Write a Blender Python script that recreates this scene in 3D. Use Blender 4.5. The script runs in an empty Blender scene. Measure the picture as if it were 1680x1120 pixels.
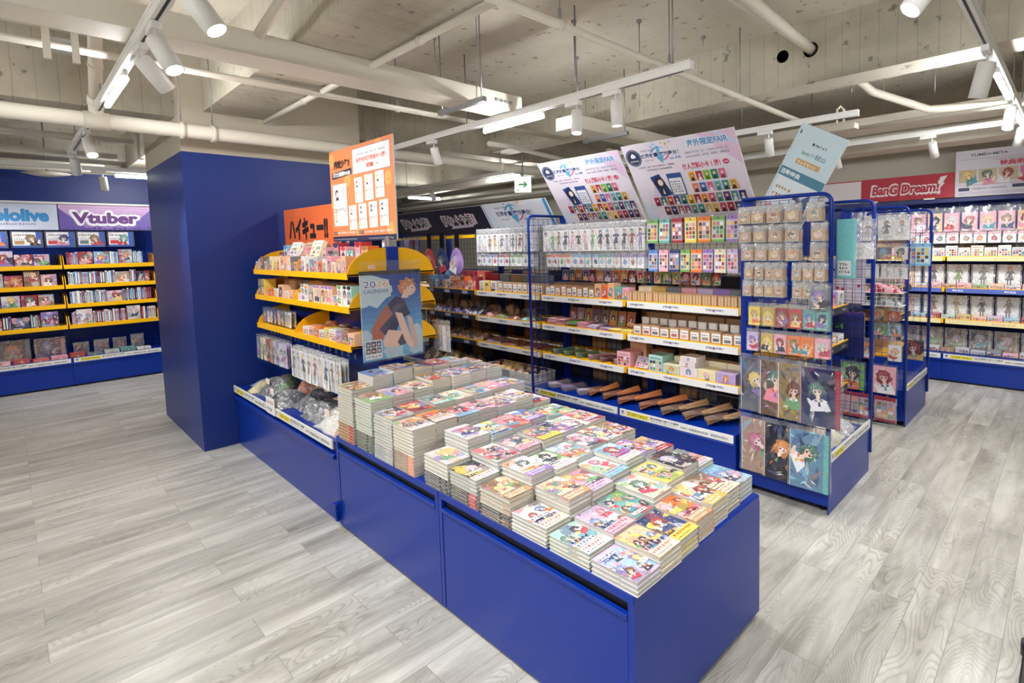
import bpy, math, random
from mathutils import Vector, Matrix
scene = bpy.context.scene
COL = scene.collection
PI = math.pi

# ---------------------------------------------------------------- camera, world, exposure
cam_d = bpy.data.cameras.new('camera')
cam_d.sensor_fit = 'HORIZONTAL'; cam_d.sensor_width = 36.0
cam_d.lens = 874.65 * 36.0 / 1680.0
cam_d.shift_x = (840 - 958.2) / 1680.0
cam_d.shift_y = (469.83 - 560) / 1680.0
cam_d.clip_start = 0.05; cam_d.clip_end = 60
cam = bpy.data.objects.new('camera', cam_d); COL.objects.link(cam)
ya, pa, ra = [math.radians(a) for a in (132.835, -4.463, 1.2597)]
fw = Vector((math.cos(pa) * math.cos(ya), math.cos(pa) * math.sin(ya), math.sin(pa)))
rt0 = Vector((math.sin(ya), -math.cos(ya), 0)); dn0 = fw.cross(rt0)
rt = rt0 * math.cos(ra) + dn0 * math.sin(ra)
dn = -rt0 * math.sin(ra) + dn0 * math.cos(ra)
m = Matrix.Identity(4)
for i in range(3):
    m[i][0] = rt[i]; m[i][1] = -dn[i]; m[i][2] = -fw[i]
m[0][3], m[1][3], m[2][3] = 0.0, 0.0, 1.5
cam.matrix_world = m
scene.camera = cam
scene.view_settings.view_transform = 'Standard'
scene.view_settings.look = 'None'
scene.view_settings.gamma = 1.0
scene.view_settings.exposure = -0.38
try: scene.view_settings.use_curve_mapping = False
except Exception: pass
scene.cycles.transparent_max_bounces = 16
scene.cycles.max_bounces = 8
world = bpy.data.worlds.new('world'); scene.world = world
world.use_nodes = True
world.node_tree.nodes['Background'].inputs[0].default_value = (1, 0.99, 0.975, 1)
world.node_tree.nodes['Background'].inputs[1].default_value = 0.5

# light levels
E_SPOT = 50.0
E_TUBE = 230.0
E_LENS = 80.0

# ---------------------------------------------------------------- materials
def s2l(c): return tuple(((x / 255.0) / 12.92 if x <= 10 else (((x / 255.0) + 0.055) / 1.055) ** 2.4) for x in c)
def mat(name, rgb=None, rough=0.5, metal=0.0, coat=0.0, spec=0.5, emit=0.0):
    mt = bpy.data.materials.new(name); mt.use_nodes = True
    b = mt.node_tree.nodes['Principled BSDF']
    if rgb: b.inputs['Base Color'].default_value = (*s2l(rgb), 1)
    b.inputs['Roughness'].default_value = rough
    b.inputs['Metallic'].default_value = metal
    b.inputs['Coat Weight'].default_value = coat
    b.inputs['Coat Roughness'].default_value = 0.08
    b.inputs['Specular IOR Level'].default_value = spec
    if emit:
        b.inputs['Emission Color'].default_value = (1, 0.99, 0.975, 1)
        b.inputs['Emission Strength'].default_value = emit
    return mt
def nt(mt): return mt.node_tree.nodes, mt.node_tree.links, mt.node_tree.nodes['Principled BSDF']
def add_bump(mt, scale, strength, dist=0.002, coords='Object'):
    N, L, b = nt(mt)
    tc = N.new('ShaderNodeTexCoord'); no = N.new('ShaderNodeTexNoise'); bu = N.new('ShaderNodeBump')
    no.inputs['Scale'].default_value = scale; no.inputs['Detail'].default_value = 3
    bu.inputs['Strength'].default_value = strength; bu.inputs['Distance'].default_value = dist
    L.new(tc.outputs[coords], no.inputs['Vector']); L.new(no.outputs['Fac'], bu.inputs['Height']); L.new(bu.outputs[0], b.inputs['Normal'])
def attr_mat(name, rough, coat=0.0, vary=0.0, vscale=60.0):
    mt = mat(name, None, rough, coat=coat); N, L, b = nt(mt)
    a = N.new('ShaderNodeAttribute'); a.attribute_name = 'Col'
    if vary:
        tc = N.new('ShaderNodeTexCoord'); no = N.new('ShaderNodeTexNoise')
        no.inputs['Scale'].default_value = vscale; no.inputs['Detail'].default_value = 4
        mx = N.new('ShaderNodeMix'); mx.data_type = 'RGBA'; mx.blend_type = 'OVERLAY'
        mx.inputs['Factor'].default_value = vary
        L.new(tc.outputs['Object'], no.inputs['Vector']); L.new(a.outputs['Color'], mx.inputs['A']); L.new(no.outputs['Color'], mx.inputs['B'])
        L.new(mx.outputs['Result'], b.inputs['Base Color'])
    else: L.new(a.outputs['Color'], b.inputs['Base Color'])
    return mt
M = {}
M['blue'] = mat('blue_enamel', (0, 46, 150), 0.3, coat=0.1, spec=0.35); add_bump(M['blue'], 35, 0.05, 0.001)
M['bluewall'] = mat('blue_wall_paint', (12, 46, 128), 0.42); add_bump(M['bluewall'], 60, 0.06, 0.001)
M['yellow'] = mat('yellow_enamel', (250, 190, 6), 0.35)
M['white'] = mat('white_enamel', (238, 238, 236), 0.4)
M['cream'] = mat('cream_paint', (224, 219, 206), 0.55); add_bump(M['cream'], 20, 0.08, 0.002)
M['black'] = mat('black_plastic', (18, 18, 22), 0.45)
M['navy'] = mat('navy_plastic', (34, 40, 66), 0.4)
M['steel'] = mat('zinc_steel', (170, 172, 175), 0.35, metal=0.8)
M['wiredark'] = mat('dark_wire', (52, 54, 66), 0.45, metal=0.3)
M['tan'] = mat('tan_wall_paint', (198, 190, 174), 0.7)
M['creamwall'] = mat('cream_wall_paint', (212, 206, 192), 0.7)
M['tube'] = mat('lit_tube', (255, 255, 255), 0.4, emit=E_TUBE)
M['lens'] = mat('lit_lens', (255, 255, 255), 0.4, emit=E_LENS)
M['paper'] = attr_mat('printed_card', 0.5, vary=0.12, vscale=50)
M['art'] = attr_mat('printed_art', 0.35, coat=0.25, vary=0.5, vscale=70)
M['gloss'] = attr_mat('glossy_print', 0.28, coat=0.5, vary=0.55, vscale=90)
M['cloth'] = attr_mat('plush_cloth', 0.85, vary=0.3, vscale=120); 
def pages_mat():
    mt = mat('page_edges', None, 0.8); N, L, b = nt(mt)
    a = N.new('ShaderNodeAttribute'); a.attribute_name = 'Col'
    tc = N.new('ShaderNodeTexCoord'); mp = N.new('ShaderNodeMapping'); mp.inputs['Scale'].default_value = (3, 3, 900)
    no = N.new('ShaderNodeTexNoise'); no.inputs['Scale'].default_value = 1.0; no.inputs['Detail'].default_value = 2
    mx = N.new('ShaderNodeMix'); mx.data_type = 'RGBA'; mx.blend_type = 'MULTIPLY'; mx.inputs['Factor'].default_value = 0.45
    L.new(tc.outputs['Object'], mp.inputs['Vector']); L.new(mp.outputs[0], no.inputs['Vector'])
    L.new(a.outputs['Color'], mx.inputs['A']); L.new(no.outputs['Fac'], mx.inputs['B']); L.new(mx.outputs['Result'], b.inputs['Base Color'])
    return mt
M['pages'] = pages_mat()
def bag_mat(name, mirror, tint, bump, scale=24):
    mt = bpy.data.materials.new(name); mt.use_nodes = True; N = mt.node_tree.nodes; L = mt.node_tree.links; N.clear()
    out = N.new('ShaderNodeOutputMaterial'); mix = N.new('ShaderNodeMixShader'); tr = N.new('ShaderNodeBsdfTransparent')
    tr.inputs[0].default_value = (0.97, 0.975, 0.98, 1)
    gl = N.new('ShaderNodeBsdfPrincipled'); gl.inputs['Base Color'].default_value = (*tint, 1); gl.inputs['Roughness'].default_value = 0.12
    gl.inputs['Specular IOR Level'].default_value = 1.0; gl.inputs['Metallic'].default_value = 0.25
    tc = N.new('ShaderNodeTexCoord'); no = N.new('ShaderNodeTexNoise'); no.inputs['Scale'].default_value = scale; no.inputs['Detail'].default_value = 1.0; no.inputs['Distortion'].default_value = 1.2
    bu = N.new('ShaderNodeBump'); bu.inputs['Strength'].default_value = bump; bu.inputs['Distance'].default_value = 0.02
    rp = N.new('ShaderNodeMapRange'); rp.inputs['From Min'].default_value = 0.35; rp.inputs['From Max'].default_value = 0.75
    rp.inputs['To Min'].default_value = mirror * 0.5; rp.inputs['To Max'].default_value = mirror * 1.7
    L.new(tc.outputs['Object'], no.inputs['Vector']); L.new(no.outputs['Fac'], bu.inputs['Height']); L.new(bu.outputs[0], gl.inputs['Normal'])
    L.new(no.outputs['Fac'], rp.inputs['Value']); L.new(rp.outputs['Result'], mix.inputs[0])
    L.new(tr.outputs[0], mix.inputs[1]); L.new(gl.outputs[0], mix.inputs[2]); L.new(mix.outputs[0], out.inputs[0])
    return mt
M['bag'] = bag_mat('clear_crinkled_bag', 0.30, (0.9, 0.91, 0.93), 1.0)
M['film'] = bag_mat('clear_sleeve', 0.09, (0.9, 0.92, 0.95), 0.3, 10)
M['acrylic'] = bag_mat('clear_acrylic', 0.07, (0.9, 0.95, 1.0), 0.0)

def concrete(name, c1, c2, board=None, slats=0.0):
    mt = mat(name, c1, 0.85); N, L, b = nt(mt)
    tc = N.new('ShaderNodeTexCoord'); mp = N.new('ShaderNodeMapping')
    no = N.new('ShaderNodeTexNoise'); no.inputs['Scale'].default_value = 1.6; no.inputs['Detail'].default_value = 8; no.inputs['Roughness'].default_value = 0.62
    rp = N.new('ShaderNodeValToRGB'); rp.color_ramp.elements[0].position = 0.3; rp.color_ramp.elements[1].position = 0.7
    rp.color_ramp.elements[0].color = (*s2l(c2), 1); rp.color_ramp.elements[1].color = (*s2l(c1), 1)
    L.new(tc.outputs['Object'], no.inputs['Vector']); L.new(no.outputs['Fac'], rp.inputs[0])
    last = rp.outputs['Color']
    # pits
    pv = N.new('ShaderNodeTexNoise'); pv.inputs['Scale'].default_value = 14; pv.inputs['Detail'].default_value = 5
    pr = N.new('ShaderNodeValToRGB'); pr.color_ramp.elements[0].position = 0.3; pr.color_ramp.elements[0].color = (0.35, 0.34, 0.32, 1)
    pr.color_ramp.elements[1].position = 0.36; pr.color_ramp.elements[1].color = (1, 1, 1, 1)
    mm = N.new('ShaderNodeMix'); mm.data_type = 'RGBA'; mm.blend_type = 'MULTIPLY'; mm.inputs['Factor'].default_value = 0.8
    L.new(tc.outputs['Object'], pv.inputs['Vector']); L.new(pv.outputs['Fac'], pr.inputs[0])
    L.new(last, mm.inputs['A']); L.new(pr.outputs['Color'], mm.inputs['B']); last = mm.outputs['Result']
    hgt = no.outputs['Fac']
    if board is not None:
        # seams left by the formwork boards, running across the given axis, broken up by noise
        sx = N.new('ShaderNodeSeparateXYZ'); L.new(tc.outputs['Object'], sx.inputs[0])
        ns = N.new('ShaderNodeTexNoise'); ns.inputs['Scale'].default_value = 5
        mpn = N.new('ShaderNodeMapping'); mpn.inputs['Scale'].default_value = (3, 3, 0.7)
        L.new(tc.outputs['Object'], mpn.inputs['Vector']); L.new(mpn.outputs[0], ns.inputs['Vector'])
        ma = N.new('ShaderNodeMath'); ma.operation = 'MULTIPLY_ADD'; ma.inputs[1].default_value = 1.0 / 0.105
        L.new(sx.outputs[board], ma.inputs[0]); 
        m2 = N.new('ShaderNodeMath'); m2.operation = 'MULTIPLY'; m2.inputs[1].default_value = 0.12; L.new(ns.outputs['Fac'], m2.inputs[0]); L.new(m2.outputs[0], ma.inputs[2])
        fr = N.new('ShaderNodeMath'); fr.operation = 'FRACT'; L.new(ma.outputs[0], fr.inputs[0])
        cr = N.new('ShaderNodeValToRGB'); cr.color_ramp.elements[0].position = 0.0; cr.color_ramp.elements[0].color = (0.42, 0.41, 0.38, 1)
        cr.color_ramp.elements[1].position = 0.05; cr.color_ramp.elements[1].color = (1, 1, 1, 1); L.new(fr.outputs[0], cr.inputs[0])
        ng = N.new('ShaderNodeMath'); ng.operation = 'MULTIPLY'; ng.inputs[1].default_value = slats; ng.use_clamp = True
        n3 = N.new('ShaderNodeTexNoise'); n3.inputs['Scale'].default_value = 3.5; n3.inputs['Detail'].default_value = 2; L.new(tc.outputs['Object'], n3.inputs['Vector'])
        L.new(n3.outputs['Fac'], ng.inputs[0])
        m4 = N.new('ShaderNodeMix'); m4.data_type = 'RGBA'; m4.blend_type = 'MULTIPLY'
        L.new(ng.outputs[0], m4.inputs['Factor']); L.new(last, m4.inputs['A']); L.new(cr.outputs['Color'], m4.inputs['B']); last = m4.outputs['Result']
    L.new(last, b.inputs['Base Color'])
    bu = N.new('ShaderNodeBump'); bu.inputs['Strength'].default_value = 0.35; bu.inputs['Distance'].default_value = 0.02
    L.new(pv.outputs['Fac'], bu.inputs['Height']); L.new(bu.outputs[0], b.inputs['Normal'])
    return mt
M['slab'] = concrete('painted_slab', (220, 214, 200), (200, 193, 178))
M['beamx'] = concrete('board_marked_beam_x', (206, 200, 184), (164, 159, 144), 0, 1.5)
M['beamy'] = concrete('board_marked_beam_y', (200, 194, 178), (156, 151, 138), 1, 1.5)

def floor_mat():
    mt = mat('oak_vinyl_planks', None, 0.3, spec=0.4); N, L, b = nt(mt)
    tc = N.new('ShaderNodeTexCoord'); sx = N.new('ShaderNodeSeparateXYZ'); cb = N.new('ShaderNodeCombineXYZ')
    L.new(tc.outputs['Object'], sx.inputs[0]); L.new(sx.outputs[1], cb.inputs[0]); L.new(sx.outputs[0], cb.inputs[1])
    br = N.new('ShaderNodeTexBrick'); br.offset = 0.37; br.inputs['Scale'].default_value = 1
    br.inputs['Brick Width'].default_value = 0.92; br.inputs['Row Height'].default_value = 0.152
    br.inputs['Mortar Size'].default_value = 0.0011; br.inputs['Mortar Smooth'].default_value = 0.1; br.inputs['Bias'].default_value = 0.0
    br.inputs['Color1'].default_value = (0, 0, 0, 1); br.inputs['Color2'].default_value = (1, 1, 1, 1); br.inputs['Mortar'].default_value = (0.5, 0.5, 0.5, 1)
    L.new(cb.outputs[0], br.inputs['Vector'])
    # per plank offset of the grain
    off = N.new('ShaderNodeVectorMath'); off.operation = 'MULTIPLY_ADD'; off.inputs[1].default_value = (7.3, 5.1, 3.7)
    L.new(br.outputs['Color'], off.inputs[0]); L.new(tc.outputs['Object'], off.inputs[2])
    mp = N.new('ShaderNodeMapping'); mp.inputs['Scale'].default_value = (9, 1.3, 1); L.new(off.outputs[0], mp.inputs['Vector'])
    n1 = N.new('ShaderNodeTexNoise'); n1.inputs['Scale'].default_value = 1.0; n1.inputs['Detail'].default_value = 7; n1.inputs['Roughness'].default_value = 0.65; n1.inputs['Distortion'].default_value = 0.5
    L.new(mp.outputs[0], n1.inputs['Vector'])
    mp2 = N.new('ShaderNodeMapping'); mp2.inputs['Scale'].default_value = (7.0, 1.6, 1); L.new(off.outputs[0], mp2.inputs['Vector'])
    n2 = N.new('ShaderNodeTexNoise'); n2.inputs['Scale'].default_value = 0.9; n2.inputs['Detail'].default_value = 1.5; L.new(mp2.outputs[0], n2.inputs['Vector'])
    ml = N.new('ShaderNodeMath'); ml.operation = 'MULTIPLY'; ml.inputs[1].default_value = 40; L.new(n2.outputs['Fac'], ml.inputs[0])
    fr = N.new('ShaderNodeMath'); fr.operation = 'FRACT'; L.new(ml.outputs[0], fr.inputs[0])
    rr = N.new('ShaderNodeValToRGB'); e = rr.color_ramp.elements; e[0].position = 0.0; e[0].color = (0.66, 0.65, 0.62, 1); e[1].position = 0.4; e[1].color = (1, 1, 1, 1)
    e2 = e.new(0.9); e2.color = (1, 1, 1, 1); e3 = e.new(1.0); e3.color = (0.7, 0.69, 0.66, 1); L.new(fr.outputs[0], rr.inputs[0])
    cr = N.new('ShaderNodeValToRGB'); e = cr.color_ramp.elements; e[0].position = 0.28; e[0].color = (*s2l((150, 147, 138)), 1); e[1].position = 0.66; e[1].color = (*s2l((217, 216, 209)), 1)
    L.new(n1.outputs['Fac'], cr.inputs[0])
    n4 = N.new('ShaderNodeTexNoise'); n4.inputs['Scale'].default_value = 1.6; n4.inputs['Detail'].default_value = 1; L.new(off.outputs[0], n4.inputs['Vector'])
    gf = N.new('ShaderNodeMapRange'); gf.inputs['From Min'].default_value = 0.42; gf.inputs['From Max'].default_value = 0.6; gf.inputs['To Max'].default_value = 0.85; L.new(n4.outputs['Fac'], gf.inputs['Value'])
    m1 = N.new('ShaderNodeMix'); m1.data_type = 'RGBA'; m1.blend_type = 'MULTIPLY'
    L.new(gf.outputs[0], m1.inputs['Factor']); L.new(cr.outputs['Color'], m1.inputs['A']); L.new(rr.outputs['Color'], m1.inputs['B'])
    # plank tone
    tone = N.new('ShaderNodeMapRange'); tone.inputs['To Min'].default_value = 0.88; tone.inputs['To Max'].default_value = 1.02; L.new(br.outputs['Color'], tone.inputs['Value'])
    m2 = N.new('ShaderNodeVectorMath'); m2.operation = 'SCALE'; L.new(m1.outputs['Result'], m2.inputs[0]); L.new(tone.outputs[0], m2.inputs['Scale'])
    m3 = N.new('ShaderNodeMix'); m3.data_type = 'RGBA'; m3.inputs['B'].default_value = (0.16, 0.155, 0.14, 1)
    mf = N.new('ShaderNodeMath'); mf.operation = 'MULTIPLY'; mf.inputs[1].default_value = 0.7; L.new(br.outputs['Fac'], mf.inputs[0])
    L.new(mf.outputs[0], m3.inputs['Factor']); L.new(m2.outputs[0], m3.inputs['A']); L.new(m3.outputs['Result'], b.inputs['Base Color'])
    bu = N.new('ShaderNodeBump'); bu.inputs['Strength'].default_value = 0.12; bu.inputs['Distance'].default_value = 0.003
    L.new(n1.outputs['Fac'], bu.inputs['Height']); L.new(bu.outputs[0], b.inputs['Normal'])
    return mt
M['floor'] = floor_mat()

# ---------------------------------------------------------------- mesh builder
class MB:
    def __init__(s): s.v = []; s.f = []; s.m = []; s.c = []; s.mats = []; s.sm = []
    def mi(s, k):
        if k not in s.mats: s.mats.append(k)
        return s.mats.index(k)
    def face(s, pts, k='paper', col=(200, 200, 200), sm=False):
        i = len(s.v); s.v += [tuple(p) for p in pts]; s.f.append(tuple(range(i, i + len(pts)))); s.m.append(s.mi(k)); s.c.append(col); s.sm.append(sm)
    def box(s, x0, x1, y0, y1, z0, z1, k='paper', col=(200, 200, 200), skip='', bev=0.0):
        if bev:
            b = bev
            P = lambda x, y, z: (x, y, z)
            # chamfer on the four vertical and top edges
            out = [(x0 + b, y0), (x1 - b, y0), (x1, y0 + b), (x1, y1 - b), (x1 - b, y1), (x0 + b, y1), (x0, y1 - b), (x0, y0 + b)]
            inn = [(x0 + 2 * b, y0 + b), (x1 - 2 * b, y0 + b), (x1 - b, y0 + 2 * b), (x1 - b, y1 - 2 * b), (x1 - 2 * b, y1 - b), (x0 + 2 * b, y1 - b), (x0 + b, y1 - 2 * b), (x0 + b, y0 + 2 * b)]
            n = 8
            for i in range(n):
                a, c = out[i], out[(i + 1) % n]; d, e = inn[i], inn[(i + 1) % n]
                s.face([(*a, z0), (*c, z0), (*c, z1 - b), (*a, z1 - b)], k, col)
                s.face([(*a, z1 - b), (*c, z1 - b), (*e, z1), (*d, z1)], k, col)
            s.face([(*p, z1) for p in inn], k, col); s.face([(*p, z0) for p in out[::-1]], k, col)
            return
        V = [(x0, y0, z0), (x1, y0, z0), (x1, y1, z0), (x0, y1, z0), (x0, y0, z1), (x1, y0, z1), (x1, y1, z1), (x0, y1, z1)]
        i = len(s.v); s.v += V
        for nm, q in (('b', (0, 3, 2, 1)), ('t', (4, 5, 6, 7)), ('f', (0, 1, 5, 4)), ('r', (1, 2, 6, 5)), ('k', (2, 3, 7, 6)), ('l', (3, 0, 4, 7))):
            if nm in skip: continue
            s.f.append(tuple(i + j for j in q)); s.m.append(s.mi(k)); s.c.append(col); s.sm.append(False)
    def tube(s, pts, r, k='paper', col=(200, 200, 200), n=8, caps=True):
        pts = [Vector(p) for p in pts]; rings = []; up = None
        for j, p in enumerate(pts):
            d = (pts[min(j + 1, len(pts) - 1)] - pts[max(j - 1, 0)])
            if d.length < 1e-9: d = Vector((0, 0, 1))
            d.normalize()
            if up is None:
                up = Vector((0, 0, 1)) if abs(d.z) < 0.9 else Vector((1, 0, 0))
            a = d.cross(up)
            if a.length < 1e-6: a = d.cross(Vector((0, 1, 0)))
            a.normalize(); bb = a.cross(d).normalized(); up = bb
            rr = r[j] if isinstance(r, (list, tuple)) else r
            base = len(s.v)
            for q in range(n):
                t = 2 * PI * q / n
                s.v.append(tuple(p + a * rr * math.cos(t) + bb * rr * math.sin(t)))
            rings.append(base)
        for j in range(len(rings) - 1):
            A, B = rings[j], rings[j + 1]
            for q in range(n):
                q2 = (q + 1) % n
                s.f.append((A + q, A + q2, B + q2, B + q)); s.m.append(s.mi(k)); s.c.append(col); s.sm.append(n > 5)
        if caps:
            s.f.append(tuple(rings[0] + q for q in range(n))[::-1]); s.m.append(s.mi(k)); s.c.append(col); s.sm.append(False)
            s.f.append(tuple(rings[-1] + q for q in range(n))); s.m.append(s.mi(k)); s.c.append(col); s.sm.append(False)
    def prism(s, poly, h0, h1, axis='x', k='paper', col=(200, 200, 200)):
        # poly in the other two axes, extruded along axis
        def P(a, b, h): return (h, a, b) if axis == 'x' else ((a, h, b) if axis == 'y' else (a, b, h))
        s.face([P(a, b, h0) for a, b in poly[::-1]], k, col); s.face([P(a, b, h1) for a, b in poly], k, col)
        n = len(poly)
        for i in range(n):
            a, b = poly[i], poly[(i + 1) % n]
            s.face([P(*a, h0), P(*b, h0), P(*b, h1), P(*a, h1)], k, col)
    def grid(s, fn, nu, nv, k='paper', col=(200, 200, 200), cf=None, sm=True, wrap=False):
        i = len(s.v)
        for a in range(nu + 1):
            for b in range(nv + 1): s.v.append(tuple(fn(a / nu, b / nv)))
        for a in range(nu):
            for b in range(nv):
                q = i + a * (nv + 1) + b
                s.f.append((q, q + nv + 1, q + nv + 2, q + 1)); s.m.append(s.mi(k)); s.c.append(cf(a / nu, b / nv) if cf else col); s.sm.append(sm)
    def mesh(s, name):
        me = bpy.data.meshes.new(name); me.from_pydata(s.v, [], s.f)
        for k in s.mats: me.materials.append(M[k])
        me.polygons.foreach_set('material_index', s.m); me.polygons.foreach_set('use_smooth', s.sm)
        ca = me.color_attributes.new('Col', 'FLOAT_COLOR', 'CORNER'); buf = []
        cache = {}
        for f, c in zip(s.f, s.c):
            if c not in cache: cache[c] = (*s2l(c), 1.0)
            buf += cache[c] * len(f)
        ca.data.foreach_set('color', buf); me.update()
        return me
def link(name, me, parent=None, loc=None, rz=0.0, rot=None):
    o = bpy.data.objects.new(name, me); COL.objects.link(o)
    if parent: o.parent = parent
    if loc: o.location = loc
    if rot: o.rotation_euler = rot
    elif rz: o.rotation_euler = (0, 0, rz)
    return o
def part(name, mb, parent=None, loc=None, rz=0.0, label=None, rot=None):
    o = link(name, mb.mesh(name), parent, loc, rz, rot)
    if label: o['label'] = label
    return o
def tag(o, label, cat, group=None, kind=None):
    o['label'] = label; o['category'] = cat
    if group: o['group'] = group
    if kind: o['kind'] = kind
    return o
def thing(name, label, cat, loc=(0, 0, 0), rz=0.0, group=None, rot=None):
    return tag(link(name, None, None, loc, rz, rot), label, cat, group)
def struct(name, mb, label=None):
    o = part(name, mb); o['kind'] = 'structure'
    if label: o['label'] = label
    return o
ORD = 'first second third fourth fifth sixth seventh eighth ninth tenth eleventh twelfth thirteenth fourteenth fifteenth sixteenth seventeenth eighteenth nineteenth twentieth'.split()
def ordw(i):
    if i < 20: return ORD[i]
    tens = {2: 'twenty', 3: 'thirty', 4: 'forty', 5: 'fifty'}[(i + 1) // 10]; u = (i + 1) % 10
    return tens + '-' + ORD[u - 1] if u else {2: 'twentieth', 3: 'thirtieth', 4: 'fortieth', 5: 'fiftieth'}[(i + 1) // 10]

# ---------------------------------------------------------------- printing: text and generic artwork
_tx = {}
def text_geo(txt, bold):
    key = (txt, bold)
    if key in _tx: return _tx[key]
    cu = bpy.data.curves.new('t', 'FONT'); cu.body = txt; cu.size = 1.0; cu.offset = bold; cu.dimensions = '2D'; cu.fill_mode = 'FRONT'; cu.resolution_u = 3
    ob = bpy.data.objects.new('t', cu); COL.objects.link(ob)
    dg = bpy.context.evaluated_depsgraph_get(); dg.update()
    me = bpy.data.meshes.new_from_object(ob.evaluated_get(dg))
    vs = [(v.co.x, v.co.y) for v in me.vertices]; fs = [tuple(p.vertices) for p in me.polygons]
    bpy.data.objects.remove(ob); bpy.data.curves.remove(cu); bpy.data.meshes.remove(me)
    if vs:
        x0 = min(v[0] for v in vs); x1 = max(v[0] for v in vs); y0 = min(v[1] for v in vs); y1 = max(v[1] for v in vs)
    else: x0 = y0 = 0; x1 = y1 = 1
    _tx[key] = (vs, fs, x0, x1, y0, y1)
    return _tx[key]
class Sheet:
    """a flat printed face: origin, u and v directions, layers stacked by a hair"""
    def __init__(s, mb, O, U, V, w, h, k='art'):
        s.mb = mb; s.O = Vector(O); s.U = Vector(U).normalized(); s.V = Vector(V).normalized(); s.N = s.U.cross(s.V); s.w = w; s.h = h; s.k = k; s.n = 1
    def P(s, u, v): return s.O + s.U * min(max(u, 0), s.w) + s.V * min(max(v, 0), s.h) + s.N * (0.00002 * s.n)
    def poly(s, pts, col, k=None):
        s.mb.face([s.P(*p) for p in pts], k or s.k, col); s.n += 1
    def rect(s, u0, v0, u1, v1, col, k=None): s.poly([(u0, v0), (u1, v0), (u1, v1), (u0, v1)], col, k)
    def ell(s, cu, cv, a, b, col, n=12, rot=0.0, k=None):
        s.poly([(cu + a * math.cos(t) * math.cos(rot) - b * math.sin(t) * math.sin(rot), cv + a * math.cos(t) * math.sin(rot) + b * math.sin(t) * math.cos(rot)) for t in [2 * PI * i / n for i in range(n)]], col, k)
    def blob(s, cu, cv, r, col, rg, n=10, asp=1.0):
        s.poly([(cu + r * rg.uniform(0.65, 1.2) * math.cos(t), cv + r * asp * rg.uniform(0.65, 1.2) * math.sin(t)) for t in [2 * PI * i / n for i in range(n)]], col)
    def text(s, txt, u0, v0, h, col, bold=0.0, width=None, k='paper', shear=0.0, center=False, fit=None):
        vs, fs, x0, x1, y0, y1 = text_geo(txt, min(bold, 0.025))
        ex = max(0.0, bold - 0.025); sc = h / (y1 - y0); sx = sc if width is None else width / (x1 - x0)
        if fit and sx * (x1 - x0) > fit: sx = fit / (x1 - x0)
        if center: u0 = u0 - sx * (x1 - x0) / 2
        mi = s.mb.mi(k)
        for ox, oy in ([(0, 0)] if ex == 0 else [(ex * math.cos(q * PI / 4), ex * math.sin(q * PI / 4)) for q in range(8)]):
            i = len(s.mb.v)
            for x, y in vs:
                s.mb.v.append(tuple(s.O + s.U * (u0 + (x - x0 + ox) * sx + shear * (y - y0) * sc) + s.V * (v0 + (y - y0 + oy) * sc) + s.N * (0.00002 * s.n)))
            for f in fs: s.mb.f.append(tuple(i + q for q in f)); s.mb.m.append(mi); s.mb.c.append(col); s.mb.sm.append(False)
            s.n += 1
        s.n += 1
        return sx * (x1 - x0)
    def scribble(s, u0, v0, w, h, col, rg, rows=1):
        rh = h / rows
        for r in range(rows):
            u = u0
            while u < u0 + w - rh * 0.5:
                ww = rh * rg.uniform(0.45, 0.85)
                for q in range(2):
                    a = rg.uniform(0.05, 0.6) * ww; s.mb.face([s.P(u + a, v0 + r * rh + rh * 0.12), s.P(u + a + ww * 0.22, v0 + r * rh + rh * 0.12), s.P(u + a + ww * 0.22, v0 + r * rh + rh * 0.82), s.P(u + a, v0 + r * rh + rh * 0.82)], 'paper', col)
                vv = v0 + r * rh + rh * rg.uniform(0.2, 0.65); s.mb.face([s.P(u, vv), s.P(u + ww * 0.85, vv), s.P(u + ww * 0.85, vv + rh * 0.16), s.P(u, vv + rh * 0.16)], 'paper', col)
                u += ww * 1.15
        s.n += 1
    def figure(s, cu, cv, r, rg, hair=None, dress=None, detail=True, tilt=None):
        """a generic drawn head and shoulders with loose hair"""
        hair = hair or rg.choice(HAIR); dress = dress or rg.choice(CLOTH); skin = rg.choice([(247, 220, 204), (242, 210, 190), (250, 228, 216)])
        t = rg.uniform(-0.5, 0.5) if tilt is None else tilt; ct, st_ = math.cos(t), math.sin(t); fl = rg.choice([-1, 1])
        def Q(pts, col): s.poly([(cu + r * (x * fl * ct - y * st_), cv + r * (x * fl * st_ + y * ct)) for x, y in pts], col)
        n = 16; L_ = rg.uniform(1.0, 2.2)
        Q([((1.25 if i % 2 else 0.95) * rg.uniform(0.9, 1.25) * math.cos(2 * PI * i / n), (0.15 + (1.2 if math.sin(2 * PI * i / n) > 0 else L_) * rg.uniform(0.85, 1.15) * math.sin(2 * PI * i / n))) for i in range(n)], shade(hair, 0.85))
        Q([(-0.22, -0.5), (0.2, -0.5), (0.28, -1.1), (1.1, -1.5), (1.5, -3.0), (-1.5, -3.0), (-1.15, -1.5), (-0.3, -1.1)], dress)
        Q([(-0.18, -0.4), (0.18, -0.4), (0.3, -1.15), (0.0, -1.5), (-0.3, -1.15)], skin)
        c2 = rg.choice([(246, 246, 248), shade(dress, 0.6), rg.choice(CLOTH)])
        Q([(-0.35, -1.12), (-0.05, -1.75), (-0.7, -1.5)], c2); Q([(0.35, -1.12), (0.05, -1.75), (0.7, -1.5)], c2); Q([(-0.12, -1.7), (0.12, -1.7), (0.2, -2.3), (-0.2, -2.3)], rg.choice(CLOTH))
        Q([(0.6, -1.9), (1.5, -1.0), (1.75, -1.2), (1.2, -2.5)], rg.choice([dress, skin]))
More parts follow.
